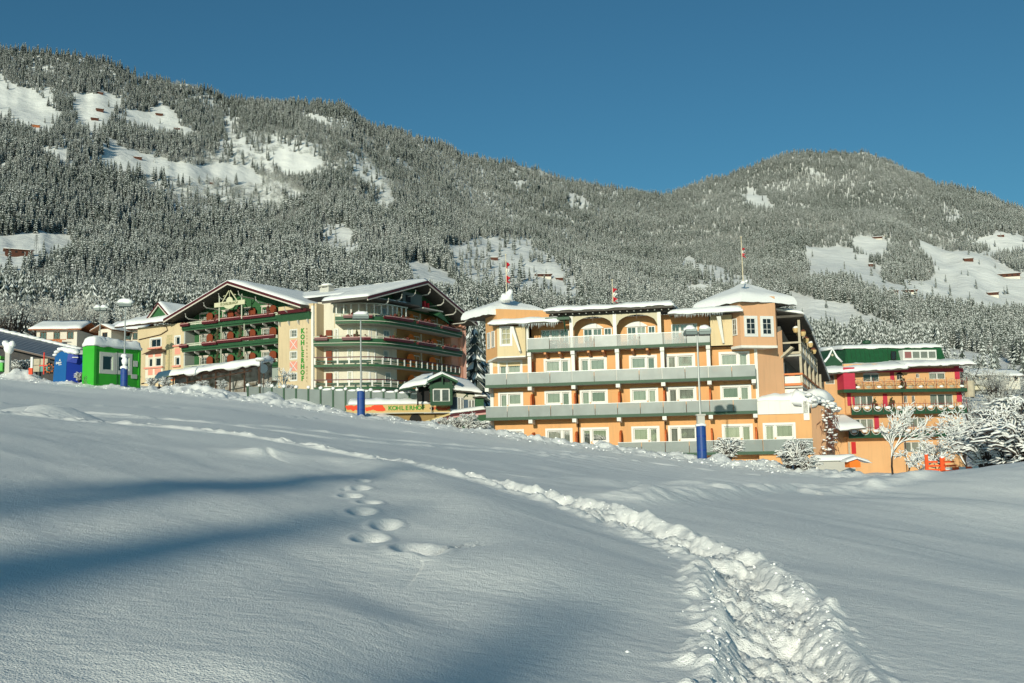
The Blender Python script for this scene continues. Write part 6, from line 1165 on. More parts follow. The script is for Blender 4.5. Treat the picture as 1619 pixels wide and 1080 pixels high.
s = MB(); snow_patch(s, (x0-.2, -.2, zt_), (x1+.1, -.2, zt_), (x1+.1, 2.3, zt_+.15), (x0+ux_*6-.1, uy_*6, zt_+.1), .8, 30, 14, .25, (1, 1, 1, 1), 60, .6); s.ball((x0+1.2, .9, zt_+.55), .9, 12, 7, (1.3, 1, .7), .08, 2); GC.p('roof_snow', s, M_SNOW, smooth=True)
SB = Bld('sun_shelter', 'blue curved booth with white script logo and a snow topped hood', 'booth', 100, 600, 104, -30, 7.0)
def cb(x, y): return 75+x/19.64, 550+y/19.64
def sb(x, y, d=0.): return SB.at(*cb(x, y), d)
M_BLUE = mat('booth_blue', (.01, .10, .30), .4); M_BLUE2 = mat('booth_shade_strap_blue', (.005, .03, .28), .4)  # deep blue: booth paint with right-hand shade put in; also colours pad straps
xl_ = sb(165, 800)[0]; xr_ = sb(570, 900)[0]; zb_ = 7.0; tp = [sb(*p) for p in ((165, 850), (230, 300), (300, 190), (420, 110), (600, 130), (640, 200), (590, 440), (560, 960))]
P = [(tp[0][0], 7.0)]+tp[1:7]+[(tp[7][0], 6.8)]
SB.p('side_panel', MB().frontpoly(P, 0, .08), M_BLUE)
rgt = (sb(770, 500)[0]-sb(580, 500)[0])
SB.p('back_shell', MB().add([(P[-1][0], .04, 6.8), (P[-1][0]+1.0, 1.5, 6.8), (P[6][0]+1.0, 1.5, P[6][1]+.1), (P[6][0], .04, P[6][1]), (P[5][0]+1.5, 1.5, P[5][1]), (P[5][0], .04, P[5][1])], [(0, 1, 2, 3), (3, 2, 4, 5)]), M_BLUE2)
hc = sb(780, 330, .6); SB.p('hood', MB().hexa([(sb(600, 430)[0], 0, sb(600, 430)[1]), (sb(900, 430, .6)[0], .6, sb(900, 460)[1]), (sb(900, 430, .6)[0], 2.0, sb(900, 460)[1]), (sb(600, 430)[0], 1.4, sb(600, 430)[1])], [(sb(640, 190)[0], 0, sb(640, 170)[1]), (sb(955, 200, .6)[0], .6, sb(955, 200)[1]), (sb(955, 200, .6)[0], 2.0, sb(955, 200)[1]), (sb(640, 190)[0], 1.4, sb(640, 170)[1])]), M_BLUE2)
a_ = sb(740, 270); b2 = sb(955, 300, .6); SB.p('hood_line', MB().hexa([(a_[0], .1, a_[1]-.12), (b2[0]+.02, .55, a_[1]-.12), (b2[0]+.02, .6, a_[1]-.12), (a_[0], .2, a_[1]-.12)], [(a_[0], .1, a_[1]-.03), (b2[0]+.02, .55, a_[1]-.03), (b2[0]+.02, .6, a_[1]-.03), (a_[0], .2, a_[1]-.03)]), M_WFRAME)
pt = sb(265, 500); text('script_logo', 'Spieljoch', .30, M_WFRAME, SB.root, face(pt[0], -.03, pt[1]), SB.z0, .01, .012, 'LEFT', .85, .35); pk = sb(390, 400); SB.p('peak_emblem', MB().frontpoly([(pk[0]-.14, pk[1]-.02), (pk[0]+.14, pk[1]-.02), (pk[0], pk[1]+.2)], -.03, 0), MATS['pale_board_white'])
pl = sb(350, 520); SB.p('logo_underline', MB().box(pl[0], -.03, pl[1]-.06, pl[0]+.5, 0, pl[1]), M_WFRAME)
s = MB()
for k, (x, y, r) in enumerate(((270, 240, .2), (330, 150, .25), (430, 70, .28), (550, 50, .33), (650, 90, .38), (760, 110, .42), (880, 130, .38), (930, 170, .25))): p_ = sb(x, y, .4); s.ball((p_[0], .3, p_[1]+.05), r, 8, 6, (1.2, 1.5, .8), .15, k)
SB.p('booth_snow', s, M_SNOW, smooth=True)
M_PAD = mat('blue_foam_pad', (.012, .06, .24), .5, noise=(1.5, (.01, .045, .19), .6)); M_POLE = mat('pole_zinc', (.42, .44, .42), .45, metal=.5)
def lamp(u, v, Y, h, padh, padr, heads, label, snowsz=1., cap=0, pole_v=None, lean=0.):
    p = at(u, v, Y); T_ = thing('piste_lamp', label, 'lamp', (p[0], p[1], p[2]-.3), 0, 'tall lamps along the ski slope' if padh else None)
    pz = .3
    build('pole', MB().tube([(0, 0, 0), (0, 0, h*.55), (0, 0, h)], [.085, .07, .055], 8), M_POLE, T_)
    if padh:
        pd = build('protective_pad', MB().tube([(0, 0, 0), (0, 0, padh+.3)], padr, 16), M_PAD, T_, smooth=False); build('pad_strap', MB().tube([(0, 0, padh*.35), (0, 0, padh*.35+.05)], padr+.012, 16), M_BLUE2, pd); build('pad_strap', MB().tube([(0, 0, padh*.8), (0, 0, padh*.8+.05)], padr+.012, 16), M_BLUE2, pd)
        if cap == 2: build('junction_box', MB().box(-.24, -.2, padh+.42, .24, .2, padh+.95).box(-.3, -.26, padh+.95, .3, .26, padh+1.05), M_SILV, T_)
        s = MB(); s.ball((0, 0, padh+.33), padr*1.05, 9, 5, (1.1, 1.1, .45 if cap != 1 else .8), .15, 3)
        if cap == 1: s.ball((.02, 0, padh+1.0), .32, 8, 6, (1, 1, 1.3), .15, 4); s.ball((-.05, 0, padh+1.5), .28, 8, 5, (1.2, 1, .8), .1, 5)
        build('pad_snow', s, M_SNOW, T_, smooth=True)
    for (hx, hy, rot, w_) in heads:
        m = MB().box(-w_/2, -.30, -.10, w_/2, .30, .04); m.hexa([(-w_/2, -.32, -.12), (w_/2, -.32, -.12), (w_/2, .32, -.12), (-w_/2, .32, -.12)], [(-w_/2+.05, -.28, -.3), (w_/2-.05, -.28, -.3), (w_/2-.05, .2, -.22), (-w_/2+.05, .2, -.22)][::1])
        mv = Matrix.Translation((hx, hy, h-.05)) @ Matrix.Rotation(rot, 4, 'Z') @ Matrix.Rotation(math.radians(-18), 4, 'X')
        m.V = [tuple(mv @ Vector(v_)) for v_ in m.V]; fh = build('floodlight', m, mat('lamp_housing', (.16, .20, .19), .5), T_)
        g_ = MB().box(-w_/2+.06, -.335, -.10, w_/2-.06, -.322, .06); g_.V = [tuple(mv @ Vector(v_)) for v_ in g_.V]; build('lamp_glass', g_, mat('lamp_lens', (.35, .40, .38), .2), fh)
        s = MB(); s.ball((hx, hy, h+.26*snowsz), .5*snowsz, 12, 7, (w_/.66, .95, .78), .14, int(u+hx*10)); s.ball((hx+.3*snowsz*(1 if hx >= 0 else -1), hy, h+.16*snowsz), .4*snowsz, 10, 6, (1.1, .9, .6), .12, int(u)); build('snow_cap', s, M_SNOW, T_, smooth=True)
    if len(heads) > 1: build('cross_arm', MB().tube([(heads[0][0], 0, h-.1), (heads[-1][0], 0, h-.1)], .05, 6), M_POLE, T_)
    return T_
lamp(1110, 722, 65, 8.5, 2.0, .32, [(-.45, 0, .1, .8), (.5, 0, -.1, .8)], 'tall lamp post with two snow capped floodlights and blue pad before the orange hotel', .62, 2)
lamp(571, 656, 83, 8.6, 2.0, .33, [(0, 0, .2, 1.35)], 'tall lamp post with one wide snow capped head and blue pad before the round balconies', .62)
lamp(196, 606, 98, 8.2, 1.5, .34, [(.0, 0, .2, 1.25)], 'tall lamp post with big snow hood and blue pad in front of the green cabin', .85, 1)
lamp(157, 570, 125, 6.9, 0, 0, [(-.35, 0, .1, .7), (.45, 0, .1, .7)], 'farther lamp post with curled snow load behind the green cabin', .75)
p = at(411, 625, 103); T_ = thing('garden_lamp', 'slim garden lamp with flat snowy cap before the chalet hotel terrace', 'lamp', (p[0], p[1], p[2]-.3)); build('pole', MB().tube([(0, 0, 0), (0, 0, 3.9)], .045, 6), M_BROWN, T_); build('lamp_head', MB().tube([(0, 0, 3.85), (0, 0, 4.0)], .45, 10), M_SILV, T_); s = MB(); s.ball((0, 0, 4.05), .52, 10, 5, (1.1, 1, .35), .1); build('snow_cap', s, M_SNOW, T_, smooth=True)
p = at(417, 615, 108); T_ = thing('round_sign', 'dark round disc sign on a post beside the snowy lean-to', 'sign', (p[0], p[1], p[2]-.3), -.3); build('post', MB().tube([(0, 0, 0), (0, 0, 2.2)], .05, 6), M_BROWN, T_); build('disc', MB().tube([(0, -.06, 2.5), (0, .02, 2.5)], .52, 16), mat('disc_blue_grey', (.05, .08, .10), .4), T_)
# ================================================================== HOUSES BEHIND, SHED, HUTS
def chalet(name, label, cat, u0, u1, vt, vb, Y, deg, wallm, group=None, balcony=True, wood=M_WOOD2, dep=7., snow=.3, nwin=3, gable=False):
    """small house: ground corner seen at u0..u1, eaves at vt and ground at vb"""
    B_ = Bld(name, label, cat, u0, vb, Y, deg, float(at(u0, vb, Y)[2])-1.5)
    if group: B_.root['group'] = group
    x0, zt_ = B_.at(u0, vt); x1, _ = B_.at(u1, vt); zb_ = B_.z0; L_ = x1-x0; h = zt_-zb_-1.5
    hs = []
    for k in range(nwin): xw = x0+L_*(k+.5)/nwin-.5; hs.append((xw, xw+1.0, zt_-.45*h-.4, zt_-.45*h+.75))
    B_.p('wall', hole_wall(x0, x1, zb_, zt_, 0, .2, hs), wallm)
    for a, c, z0_, z1_ in hs: window(B_.root, a, .03, z0_, c-a, z1_-z0_, B_.z0, curtain=False, bars=(1, 0), fm=M_WOOD); B_.p('interior', MB().box(a, .22, z0_, c, .25, z1_), M_DARK)
    B_.p('side_wall', MB().box(x0, .2, zb_, x0+.2, dep, zt_).box(x1-.2, .2, zb_, x1, dep, zt_).box(x0+.2, dep-.2, zb_, x1-.2, dep, zt_), wallm)
    o_ = .9
    if gable:
        xm = (x0+x1)/2; zp = zt_+L_*.22
        B_.p('gable', MB().frontpoly([(x0, zt_), (x1, zt_), (xm, zp)], 0, .15), wood)
        for (a, za_, b_, zb2) in ((x0-o_, zt_-.25, xm, zp+.12), (xm, zp+.12, x1+o_, zt_-.25)):
            B_.p('roof', MB().hexa([(a, -o_, za_-.18), (b_, -o_, zb2-.18), (b_, dep, zb2-.18), (a, dep, za_-.18)], [(a, -o_, za_), (b_, -o_, zb2), (b_, dep, zb2), (a, dep, za_)]), M_WOOD)
            s = MB(); snow_patch(s, (a, -o_, za_), (b_, -o_, zb2), (b_, dep, zb2), (a, dep, za_), snow, 8, 6, .06, (1, 1, 0, 1), int(u0) % 50, .4, .0); B_.p('roof_snow', s, M_SNOW, smooth=True)
    else:
        zp = zt_+dep*.2
        B_.p('roof', MB().hexa([(x0-o_, -o_, zt_-.1), (x1+o_, -o_, zt_-.1), (x1+o_, dep/2, zp), (x0-o_, dep/2, zp)], [(x0-o_, -o_, zt_+.08), (x1+o_, -o_, zt_+.08), (x1+o_, dep/2, zp+.18), (x0-o_, dep/2, zp+.18)]).hexa([(x0-o_, dep/2, zp), (x1+o_, dep/2, zp), (x1+o_, dep+o_, zt_-.1), (x0-o_, dep+o_, zt_-.1)], [(x0-o_, dep/2, zp+.18), (x1+o_, dep/2, zp+.18), (x1+o_, dep+o_, zt_+.08), (x0-o_, dep+o_, zt_+.08)]), wood)
        s = MB(); snow_patch(s, (x0-o_, -o_, zt_+.08), (x1+o_, -o_, zt_+.08), (x1+o_, dep/2, zp+.18), (x0-o_, dep/2, zp+.18), snow, 14, 6, .06, (1, 1, 0, 1), int(u0) % 50, .4); B_.p('roof_snow', s, M_SNOW, smooth=True)
    if balcony: 
        zb3 = zt_-h*1.0-.2; B_.p('balcony', MB().box(x0-.3, -1.0, zb3-.15, x1-.2*L_, 0, zb3), wood)
        for k in range(int(L_*.8/.5)): B_.p('balcony_board', MB().box(x0-.3+k*.5, -1.04, zb3-.1, x0-.3+k*.5+.46, -1.0, zb3+.85), wood)
        B_.p('balcony_rail', MB().box(x0-.3, -1.1, zb3+.85, x1-.2*L_, -.98, zb3+.95), wood)
    return B_
M_CHW = mat('chalet_white', (.66, .62, .53), .85); M_OWOOD = mat('orange_stained_wood', (.42, .13, .04), .7, noise=(3, (.3, .09, .03), .7)); M_HUT = mat('weathered_larch', (.10, .035, .02), .85, noise=(3, (.06, .022, .014), .7))
chalet('chalet', 'white chalet with orange wooden balcony and snowy roof behind the blue booth', 'chalet', 58, 122, 522, 546, 150, 4, M_CHW, wood=M_OWOOD)
chalet('chalet', 'chalet with front gable and dark timber behind the green cabin', 'chalet', 156, 176, 521, 550, 150, -20, M_CHW, wood=M_HUT, gable=True, balcony=False, nwin=1)
chalet('chalet', 'long dark timber chalet wing under flat snow behind the green cabin', 'chalet', 180, 222, 522, 548, 152, 5, M_CHW, wood=M_HUT, nwin=3)
chalet('farmhouse', 'cream farmhouse half hidden by frosted trees at the right edge', 'house', 1540, 1578, 594, 606, 230, 5, mat('cream_farm_wall', (.62, .56, .40), .85), balcony=True, nwin=4, wood=M_SILV)
chalet('farmhouse', 'small timber topped farmhouse at the far right edge above the frosted trees', 'house', 1589, 1612, 595, 606, 240, 5, M_CHW, balcony=False, nwin=2, wood=M_HUT)
chalet('farmhouse', 'tiny snowy roof with reddish wall above the two chalets on the left', 'house', 108, 120, 517, 521, 210, 0, M_CHW, balcony=False, nwin=1, wood=M_HUT)
# long low shed with blue slate roof
SH = Bld('ski_shed', 'long low dark shed with sloping blue slate roof left of the blue booth', 'shed', 0, 590, 122, 8, 8.)
p0 = SH.at(-40, 530); p1 = SH.at(92, 562); zr0, zr1 = SH.at(-40, 525)[1], SH.at(94, 556)[1]
nsl = 9; 
for j in range(nsl):                                             # courses of slate sheets
    for k in range(14):
        xa, xb = p0[0]+(p1[0]-p0[0])*k/14, p0[0]+(p1[0]-p0[0])*(k+1)/14-.03; ta = k/14; tb = (k+1)/14; ya, yb = j*.8, j*.8+.86; za, zb = zr0+(zr1-zr0)*ta, zr0+(zr1-zr0)*tb
        if 'slate' not in _cache: _cache['slate'] = mat('blue_slate', (.085, .115, .16), .45, noise=(1.2, (.06, .085, .12), .7))
        b = MB().hexa([(xa, ya, za-.9+.28*ya), (xb, ya, zb-.9+.28*ya), (xb, yb, zb-.9+.28*yb-.02), (xa, yb, za-.9+.28*yb-.02)], [(xa, ya, za-.84+.28*ya), (xb, ya, zb-.84+.28*ya), (xb, yb, zb-.87+.28*yb), (xa, yb, za-.87+.28*yb)]); SH.p('roof_slate', b, _cache['slate'])
s = MB()
for k in range(14): t = k/13; s.ball((p0[0]+(p1[0]-p0[0])*t, nsl*.8, zr0+(zr1-zr0)*t-.9+.28*nsl*.8), .8, 8, 4, (1.3, .6, .3), .2, k)
SH.p('ridge_snow', s, M_SNOW, smooth=True)
SH.p('wall', MB().hexa([(p0[0], 1.2, 8), (p1[0], 1.2, 8), (p1[0], 1.4, 8), (p0[0], 1.4, 8)], [(p0[0], 1.2, zr0-.6), (p1[0], 1.2, zr1-.6), (p1[0], 1.4, zr1-.6), (p0[0], 1.4, zr0-.6)]), mat('dark_shed_boards', (.045, .045, .05), .8, noise=(2, (.09, .08, .07), .7)))
SH.p('eave_board', MB().hexa([(p0[0], -.02, zr0-1.1), (p1[0], -.02, zr1-1.1), (p1[0], .05, zr1-1.1), (p0[0], .05, zr0-1.1)], [(p0[0], -.02, zr0-.9), (p1[0], -.02, zr1-.9), (p1[0], .05, zr1-.9), (p0[0], .05, zr0-.9)]), M_BROWN)
for u in (20, 46, 52, 88): x = SH.at(u, 560)[0]; SH.p('post', MB().box(x, .1, 8, x+.15, .25, 11.2), M_TIMB)
# small gear around the shed
def gp3(u, v, Y): p = at(u, v, Y); return (p[0], p[1], p[2])
T_ = thing('marker_pole', 'thin orange red marker pole with crossbar left of the blue booth', 'pole', gp3(69, 592, 108)); build('pole', MB().tube([(0, 0, 0), (0, 0, 2.4)], .07, 6), mat('signal_red', (.75, .05, .03), .5), T_); build('crossbar', MB().box(-.5, -.04, .9, .4, .04, 1.0), MATS['signal_red'], T_)
T_ = thing('white_post', 'short white post with orange foot beside the shed wall', 'post', gp3(50, 592, 109)); build('post', MB().box(-.12, -.1, .7, .12, .1, 1.9), M_WFRAME, T_); build('foot', MB().box(-.3, -.1, 0, .1, .1, .7), M_RP, T_)
T_ = thing('snow_groomer_wheel', 'orange and black toothed wheel leaning beside the blue booth', 'wheel', gp3(78, 591, 109)); 
q = MB(); [q.box(.55*math.cos(a)-.1, -.1, .6+.55*math.sin(a)-.1, .55*math.cos(a)+.1, .1, .6+.55*math.sin(a)+.1) for a in np.linspace(0, 5.8, 10)]; build('tread', q, M_DARK, T_); build('rim', MB().tube([(.48*math.cos(a), 0, .6+.48*math.sin(a)) for a in np.linspace(0, 6.2832, 13)], .09, 5), mat('wheel_orange', (.6, .16, .03), .5), T_); build('hub', MB().tube([(0, -.12, .6), (0, .12, .6)], .14, 8), MATS['wheel_orange'], T_)
T_ = thing('snow_capped_post', 'grey post carrying a tall curled hood of snow near the left edge', 'post', gp3(12, 592, 110)); build('post', MB().box(-.25, -.2, 0, .25, .2, 2.6), M_SILV, T_); s = MB(); s.ball((.05, 0, 2.9), .55, 9, 6, (1, 1, 1.2), .15, 1); s.ball((-.35, 0, 3.4), .4, 8, 5, (1, 1, 1), .15, 2); s.ball((.4, 0, 3.35), .38, 8, 5, (1, 1, 1.1), .15, 3); build('snow_hood', s, M_SNOW, T_, smooth=True)
T_ = thing('green_wagon', 'bright green wagon with snowy top cut by the left edge', 'wagon', gp3(-6, 590, 112)); build('body', MB().box(-2, -.6, .2, 1.0, 1.2, 1.1), M_LIME, T_); build('top', MB().box(-2, -.5, 1.55, .7, 1.1, 1.9), M_LIME, T_); s = MB(); s.ball((-.5, .2, 1.25), 1.0, 9, 5, (1.5, .9, .35), .1); build('snow', s, M_SNOW, T_, smooth=True)
T_ = thing('crate_stack', 'pile of pale wooden crates against the shed wall', 'crates', gp3(60, 588, 112)); [build('crate', MB().box(-.5+.9*(k % 2), -.3, .75*(k//2), .3+.9*(k % 2), .3, .7+.75*(k//2)), M_TIMB if k != 1 else mat('teal_crate', (.08, .28, .24), .6), T_) for k in range(4)]
# snowed lean-to (pergola) in front of the chalet hotel
PX0, PX1 = at(262, 596, 112), at(418, 574, 110); ang = math.atan2(PX1[1]-PX0[1], PX1[0]-PX0[0]); L_ = math.hypot(PX1[0]-PX0[0], PX1[1]-PX0[1]); dz = PX1[2]-PX0[2]
PZ_ = 0
T_ = thing('pergola', 'long slanting timber pergola bent under a thick blanket of snow below the chalet balconies', 'pergola', (PX0[0], PX0[1], PX0[2]-2.6), ang)
def pz_(x, y): return 2.7+dz*x/L_+.16*y
s = MB(); snow_patch(s, (-.2, -2.0, pz_(-.2, -2)), (L_+.4, -2.0, pz_(L_+.4, -2)), (L_+.2, 2.2, pz_(L_, 2.2)), (-1.0, 2.2, pz_(-1, 2.2)), .55, 50, 10, .13, (1, 1, 1, 1), 70, .5, .35); build('roof_snow', s, M_SNOW, T_, smooth=True)
for k in range(10): x = L_*k/9; build('rafter', MB().tube([(x-1.2, -3.0, pz_(x, -2.9)-.55), (x+.2, 2.0, pz_(x, 2.0)-.1)], .07, 5), M_BROWN, T_)
for k in range(8): x = L_*k/7; build('post', MB().tube([(x, -1.4, -2.5), (x, -1.4, pz_(x, -1.4)-.1)], .09, 6), M_BROWN, T_)
build('beam', MB().tube([(0, -1.5, pz_(0, -1.5)-.15), (L_, -1.5, pz_(L_, -1.5)-.15)], .09, 6), M_BROWN, T_); build('lower_beam', MB().tube([(-3, -2.2, pz_(-3, -2)-1.3), (L_*.95, -2.0, pz_(L_*.95, -2)-.7)], .07, 6), M_BROWN, T_)
build('back_boards', MB().hexa([(0, 2.0, -2), (L_, 2.0, -2), (L_, 2.1, -2), (0, 2.1, -2)], [(0, 2.0, pz_(0, 2)-.3), (L_, 2.0, pz_(L_, 2)-.3), (L_, 2.1, pz_(L_, 2)-.3), (0, 2.1, pz_(0, 2)-.3)]), mat('undergrowth_brown', (.13, .11, .08), .9, noise=(1.5, (.5, .5, .48), .9)), T_)
# farm huts on the mountain meadows
HUTS = [(158, 149, 9, 3), (158, 176, 10, 5), (150, 190, 10, 4), (57, 201, 10, 4), (252, 183, 10, 4), (280, 205, 8, 3), (184, 220, 7, 3), (218, 252, 11, 4), (782, 411, 11, 5), (860, 438, 24, 6), (885, 443, 11, 4), (1388, 378, 13, 4), (1379, 421, 9, 4), (1532, 413, 12, 5), (1412, 464, 15, 5), (1439, 463, 20, 5), (1571, 468, 14, 6), (1596, 439, 28, 7), (1466, 432, 8, 4), (1583, 375, 8, 3), (30, 404, 34, 10), (622, 420, 16, 5), (335, 291, 6, 3), (1403, 375, 8, 4)]
HL = ['small brown hut highest on the upper left clearing', 'brown hay hut in the middle of the upper left clearing', 'reddish hay hut at the bottom of the upper left clearing', 'orange hut below the bare slope at the left', 'brown hut on the snowy knoll right of the upper clearing', 'tiny dark hut at the foot of the snowy knoll', 'lone little hut at the wood edge above the long meadow', 'dark barn on the long snowy meadow of the left mountain', 'dark square hut on the clearing behind the left flag', 'wide farmhouse with snowy roof on the clearing between the hotels', 'small barn tucked right of the wide farmhouse', 'dark chalet at the top edge of the right meadows', 'small black hay hut left of the dark spruce clump', 'rectangular hay hut alone on the broad right meadow', 'steep roofed farmhouse left of the pair under the spruce clump', 'long low farmhouse right of the pair under the spruce clump', 'red hay hut low on the right meadow', 'long farm building with reddish front at the right edge', 'half hidden hut at the right end of the spruce clump', 'tiny hut on the topmost right meadow', 'big red brown barn with snowy roof on the left meadow', 'dark roofed house at the wood edge behind the right chalet gable', 'tiny hut on the brushy slope of the left mountain', 'small white walled house at the top edge of the right meadows']
for (u, v, w_, h_), lab in zip(HUTS, HL):
    p, r = hit(u, v+h_*.2); m = r/FPX; W_, Hh = w_*m, h_*m; T_ = thing('farm_hut' if w_ < 13 else 'farm_house', lab, 'hut' if w_ < 13 else 'farmhouse', (p[0], p[1], p[2]-1), -math.atan2(p[0], p[1])*.9+.12, 'farm huts on the mountain meadows')
    D = W_*.6; z1 = 1+Hh*.95; wm = M_HUT if 'white' not in lab and 'orange' not in lab else (M_CHW if 'white' in lab else M_OWOOD)
    build('wall', MB().box(-W_/2, 0, -3, W_/2, D, z1), wm, T_)
    if w_ >= 13: build('lower_wall', MB().box(-W_/2+.3, -.2, -3, W_/2-.3, 0, 1+Hh*.3), M_CHW if w_ < 30 else M_HUT, T_); [build('window', MB().box(-W_/2+W_*(k+.4)/4, -.25, z1-Hh*.45, -W_/2+W_*(k+.4)/4+W_*.08, -.01, z1-Hh*.2), M_DARK, T_) for k in range(4)]
    o_ = W_*.08; build('roof', MB().hexa([(-W_/2-o_, -o_, z1), (W_/2+o_, -o_, z1), (W_/2+o_, D+o_, z1), (-W_/2-o_, D+o_, z1)], [(-W_/2-o_, -o_, z1+.2), (W_/2+o_, -o_, z1+.2), (W_/2+o_, D/2, z1+Hh*.3), (-W_/2-o_, D/2, z1+Hh*.3)]), M_WOOD, T_)
    s = MB(); snow_patch(s, (-W_/2-o_, -o_, z1+.2), (W_/2+o_, -o_, z1+.2), (W_/2+o_, D/2+1, z1+Hh*.35), (-W_/2-o_, D/2+1, z1+Hh*.35), .8, 6, 4, .05, (1, 1, 1, 1), 2, .6, .0); build('roof_snow', s, M_SNOW, T_, smooth=True)
def pylon(u, v, hp, label):
    p, r = hit(u, v); h = hp*r/FPX; T_ = thing('power_pylon', label, 'pylon', (p[0], p[1], p[2]-1), -.2, 'lattice pylons'); w0, w1 = h*.09, h*.025; b = MB()
    for i, j in ((-1, -1), (1, -1), (1, 1), (-1, 1)): b.tube([(i*w0, j*w0, 0), (i*w1, j*w1, h)], h*.004+.05, 3)
    n = 7
    for k in range(n):
        a, c = k/n, (k+1)/n; wa, wc = w0+(w1-w0)*a, w0+(w1-w0)*c
        for sg in (-1, 1): b.tube([(-wa, sg*wa, h*a), (wc, sg*wc, h*c)], .1, 3); b.tube([(wa, sg*wa, h*a), (-wc, sg*wc, h*c)], .1, 3)
    m_ = mat('pylon_steel', (.16, .17, .16), .6); build('lattice', b, m_, T_); c = MB(); [c.tube([(-h*.16+.02*k*h, 0, h*(.72+.11*k)), (h*.16-.02*k*h, 0, h*(.72+.11*k))], .16, 4) for k in range(3)]; build('cross_arm', c, m_, T_)
pylon(57, 402, 30, 'lattice pylon on the left meadow beside the red brown barn'); pylon(754, 415, 22, 'faint lattice pylon on the clearing behind the left flag'); pylon(1180, 322, 18, 'small pylon by the bright scar on the right mountain')
# ================================================================== FLAGS
M_FR = mat('flag_red', (.62, .03, .05), .7); M_FW = mat('flag_white', (.75, .74, .70), .7); M_FP = mat('pale_pole', (.60, .52, .36), .6)
def flag(u0, vb, vt, Y, fb, ft, label, w_=.5, drum=0):
    p = at(u0, vb, Y); h = (vb-vt)/FPX*Y; T_ = thing('flagpole', label, 'flag', (p[0], p[1], p[2]), .2, 'red and white flags on the roofs'); build('pole', MB().tube([(0, 0, 0), (0, 0, h)], [.05, .03], 6), M_FP, T_); build('knob', MB().ball((0, 0, h+.05), .08, 6, 4), M_FP, T_)
    z0_, z1_ = (vb-fb)/FPX*Y, (vb-ft)/FPX*Y; n = 5
    for k in range(3):                                           # three bands of cloth hanging limp in folds
        V = []; F = []; m = 6
        for i in range(m+1):
            z = z1_+(z0_-z1_)*(k/3+i/m/3); sag = .10*math.sin(z*4)
            for j in range(n+1): x = .03+w_*(j/n)*(.55+.3*math.sin(i+k)); V.append((x, .13*math.sin(j*2.2+z*1.3), z-sag*j/n-.12*j/n))
        for i in range(m):
            for j in range(n): a = i*(n+1)+j; F.append((a, a+1, a+n+2, a+n+1))
        build('flag_band', MB().add(V, F), M_FW if k == 1 else M_FR, T_)
    if drum: build('snow_lump', MB().ball((0, 0, .05), .3*drum, 9, 6, (1.3, 1, .8), .3, 5).ball((.3, 0, .3*drum), .2*drum, 8, 5, (1, 1, 1.1), .3, 6), M_SNOW, T_, smooth=True)
flag(801, 472, 402, 87, 446, 412, 'limp red and white flag on a pole above the left snowy tower roof', .45, 1.6)
flag(969, 479, 443, 88, 476, 455, 'short red and white flag behind the flat roof of the orange hotel', .5)
flag(1175, 448, 374, 82, 404, 390, 'tall pale flagpole with small rolled red flag on the right tower', .4, .6)
# ================================================================== BALCONY FURNITURE
def chair_geo():
    s_ = MB().box(-.24, -.24, .42, .24, .24, .47); b = MB(); [b.box(-.22, .2+.02*k, .55+.13*k, .22, .24+.02*k, .64+.13*k) for k in range(3)]; b.box(-.25, .18, .42, -.20, .28, .95).box(.20, .18, .42, .25, .28, .95)
    l = [MB().box(x-.03, y-.03, 0, x+.03, y+.03, .42) for x in (-.2, .2) for y in (-.2, .2)]
    return [me_('seat', (s_.V, s_.F), M_WOOD2), me_('backrest', (b.V, b.F), M_WOOD2)]+[me_('leg', (q.V, q.F), M_WOOD2) for q in l]
def table_geo():
    t = MB(); [t.box(-.42+.17*k, -.4, .70, -.42+.17*k+.16, .4, .74) for k in range(5)]; l = [MB().box(x-.035, y-.035, 0, x+.035, y+.035, .70) for x in (-.36, .36) for y in (-.33, .33)]
    return [me_('table_top', (t.V, t.F), M_WOOD2)]+[me_('leg', (q.V, q.F), M_WOOD2) for q in l]
CG, TG = chair_geo(), table_geo(); M_CUSH = mat('grey_green_cushion', (.22, .26, .22), .9); M_RC = mat('dark_red_cloth', (.22, .04, .04), .8)
q = MB().ball((0, 0, .50), .22, 8, 4, (1, 1, .35)); CU = me_('cushion', (q.V, q.F), M_CUSH); q = MB().ball((0, 0, .82), .1, 6, 5, (1, 1, 1.1)).tube([(0, 0, .8), (0, 0, 1.05)], .03, 5); PO = me_('flower_pot', (q.V, q.F), M_BROWN); q = MB().ball((0, 0, .78), .3, 8, 5, (1, 1, .5), .3); SNP = me_('table_snow', (q.V, q.F), M_SNOW)
def furn(meshes, name, label, cat, x, y, z, rot, group, extra=()):
    T_ = thing(name, label, cat, HO.world(x, y, z), math.radians(-12)+rot, group)
    for me in list(meshes)+list(extra): o = bpy.data.objects.new(me.name.split('.')[0], me); o.parent = T_; COL.objects.link(o)
SETS = [(5.15, 5.32, 'upper glass balcony, left set'), (17.35, 5.32, 'upper glass balcony below the right roof'), (5.15, 2.48, 'lower glass balcony, left set'), (17.6, 2.48, 'lower glass balcony near the lamp post'), (6.1, 8.27, 'top balcony left of the first arch'), (9.9, 8.27, 'top balcony under the left arch'), (13.7, 8.27, 'top balcony under the right arch'), (17.5, 8.27, 'top balcony behind the floodlights')]
for x, z, w_ in SETS:
    lw_ = w_.split(',')[0]
    furn(TG, 'wooden_table', 'slatted wooden table on the '+lw_+(' at its left set' if 'left set' in w_ else ''), 'table', x, .75, z, 0, 'tables on the hotel balconies', (PO,) if z < 8 else (PO, SNP))
    furn(CG, 'wooden_chair', 'wooden chair left of the table on the '+lw_, 'chair', x-.85, .7, z, -1.2, 'chairs on the hotel balconies', (CU,))
    furn(CG, 'wooden_chair', 'wooden chair right of the table on the '+lw_, 'chair', x+.85, .75, z, 1.3, 'chairs on the hotel balconies', (CU,))
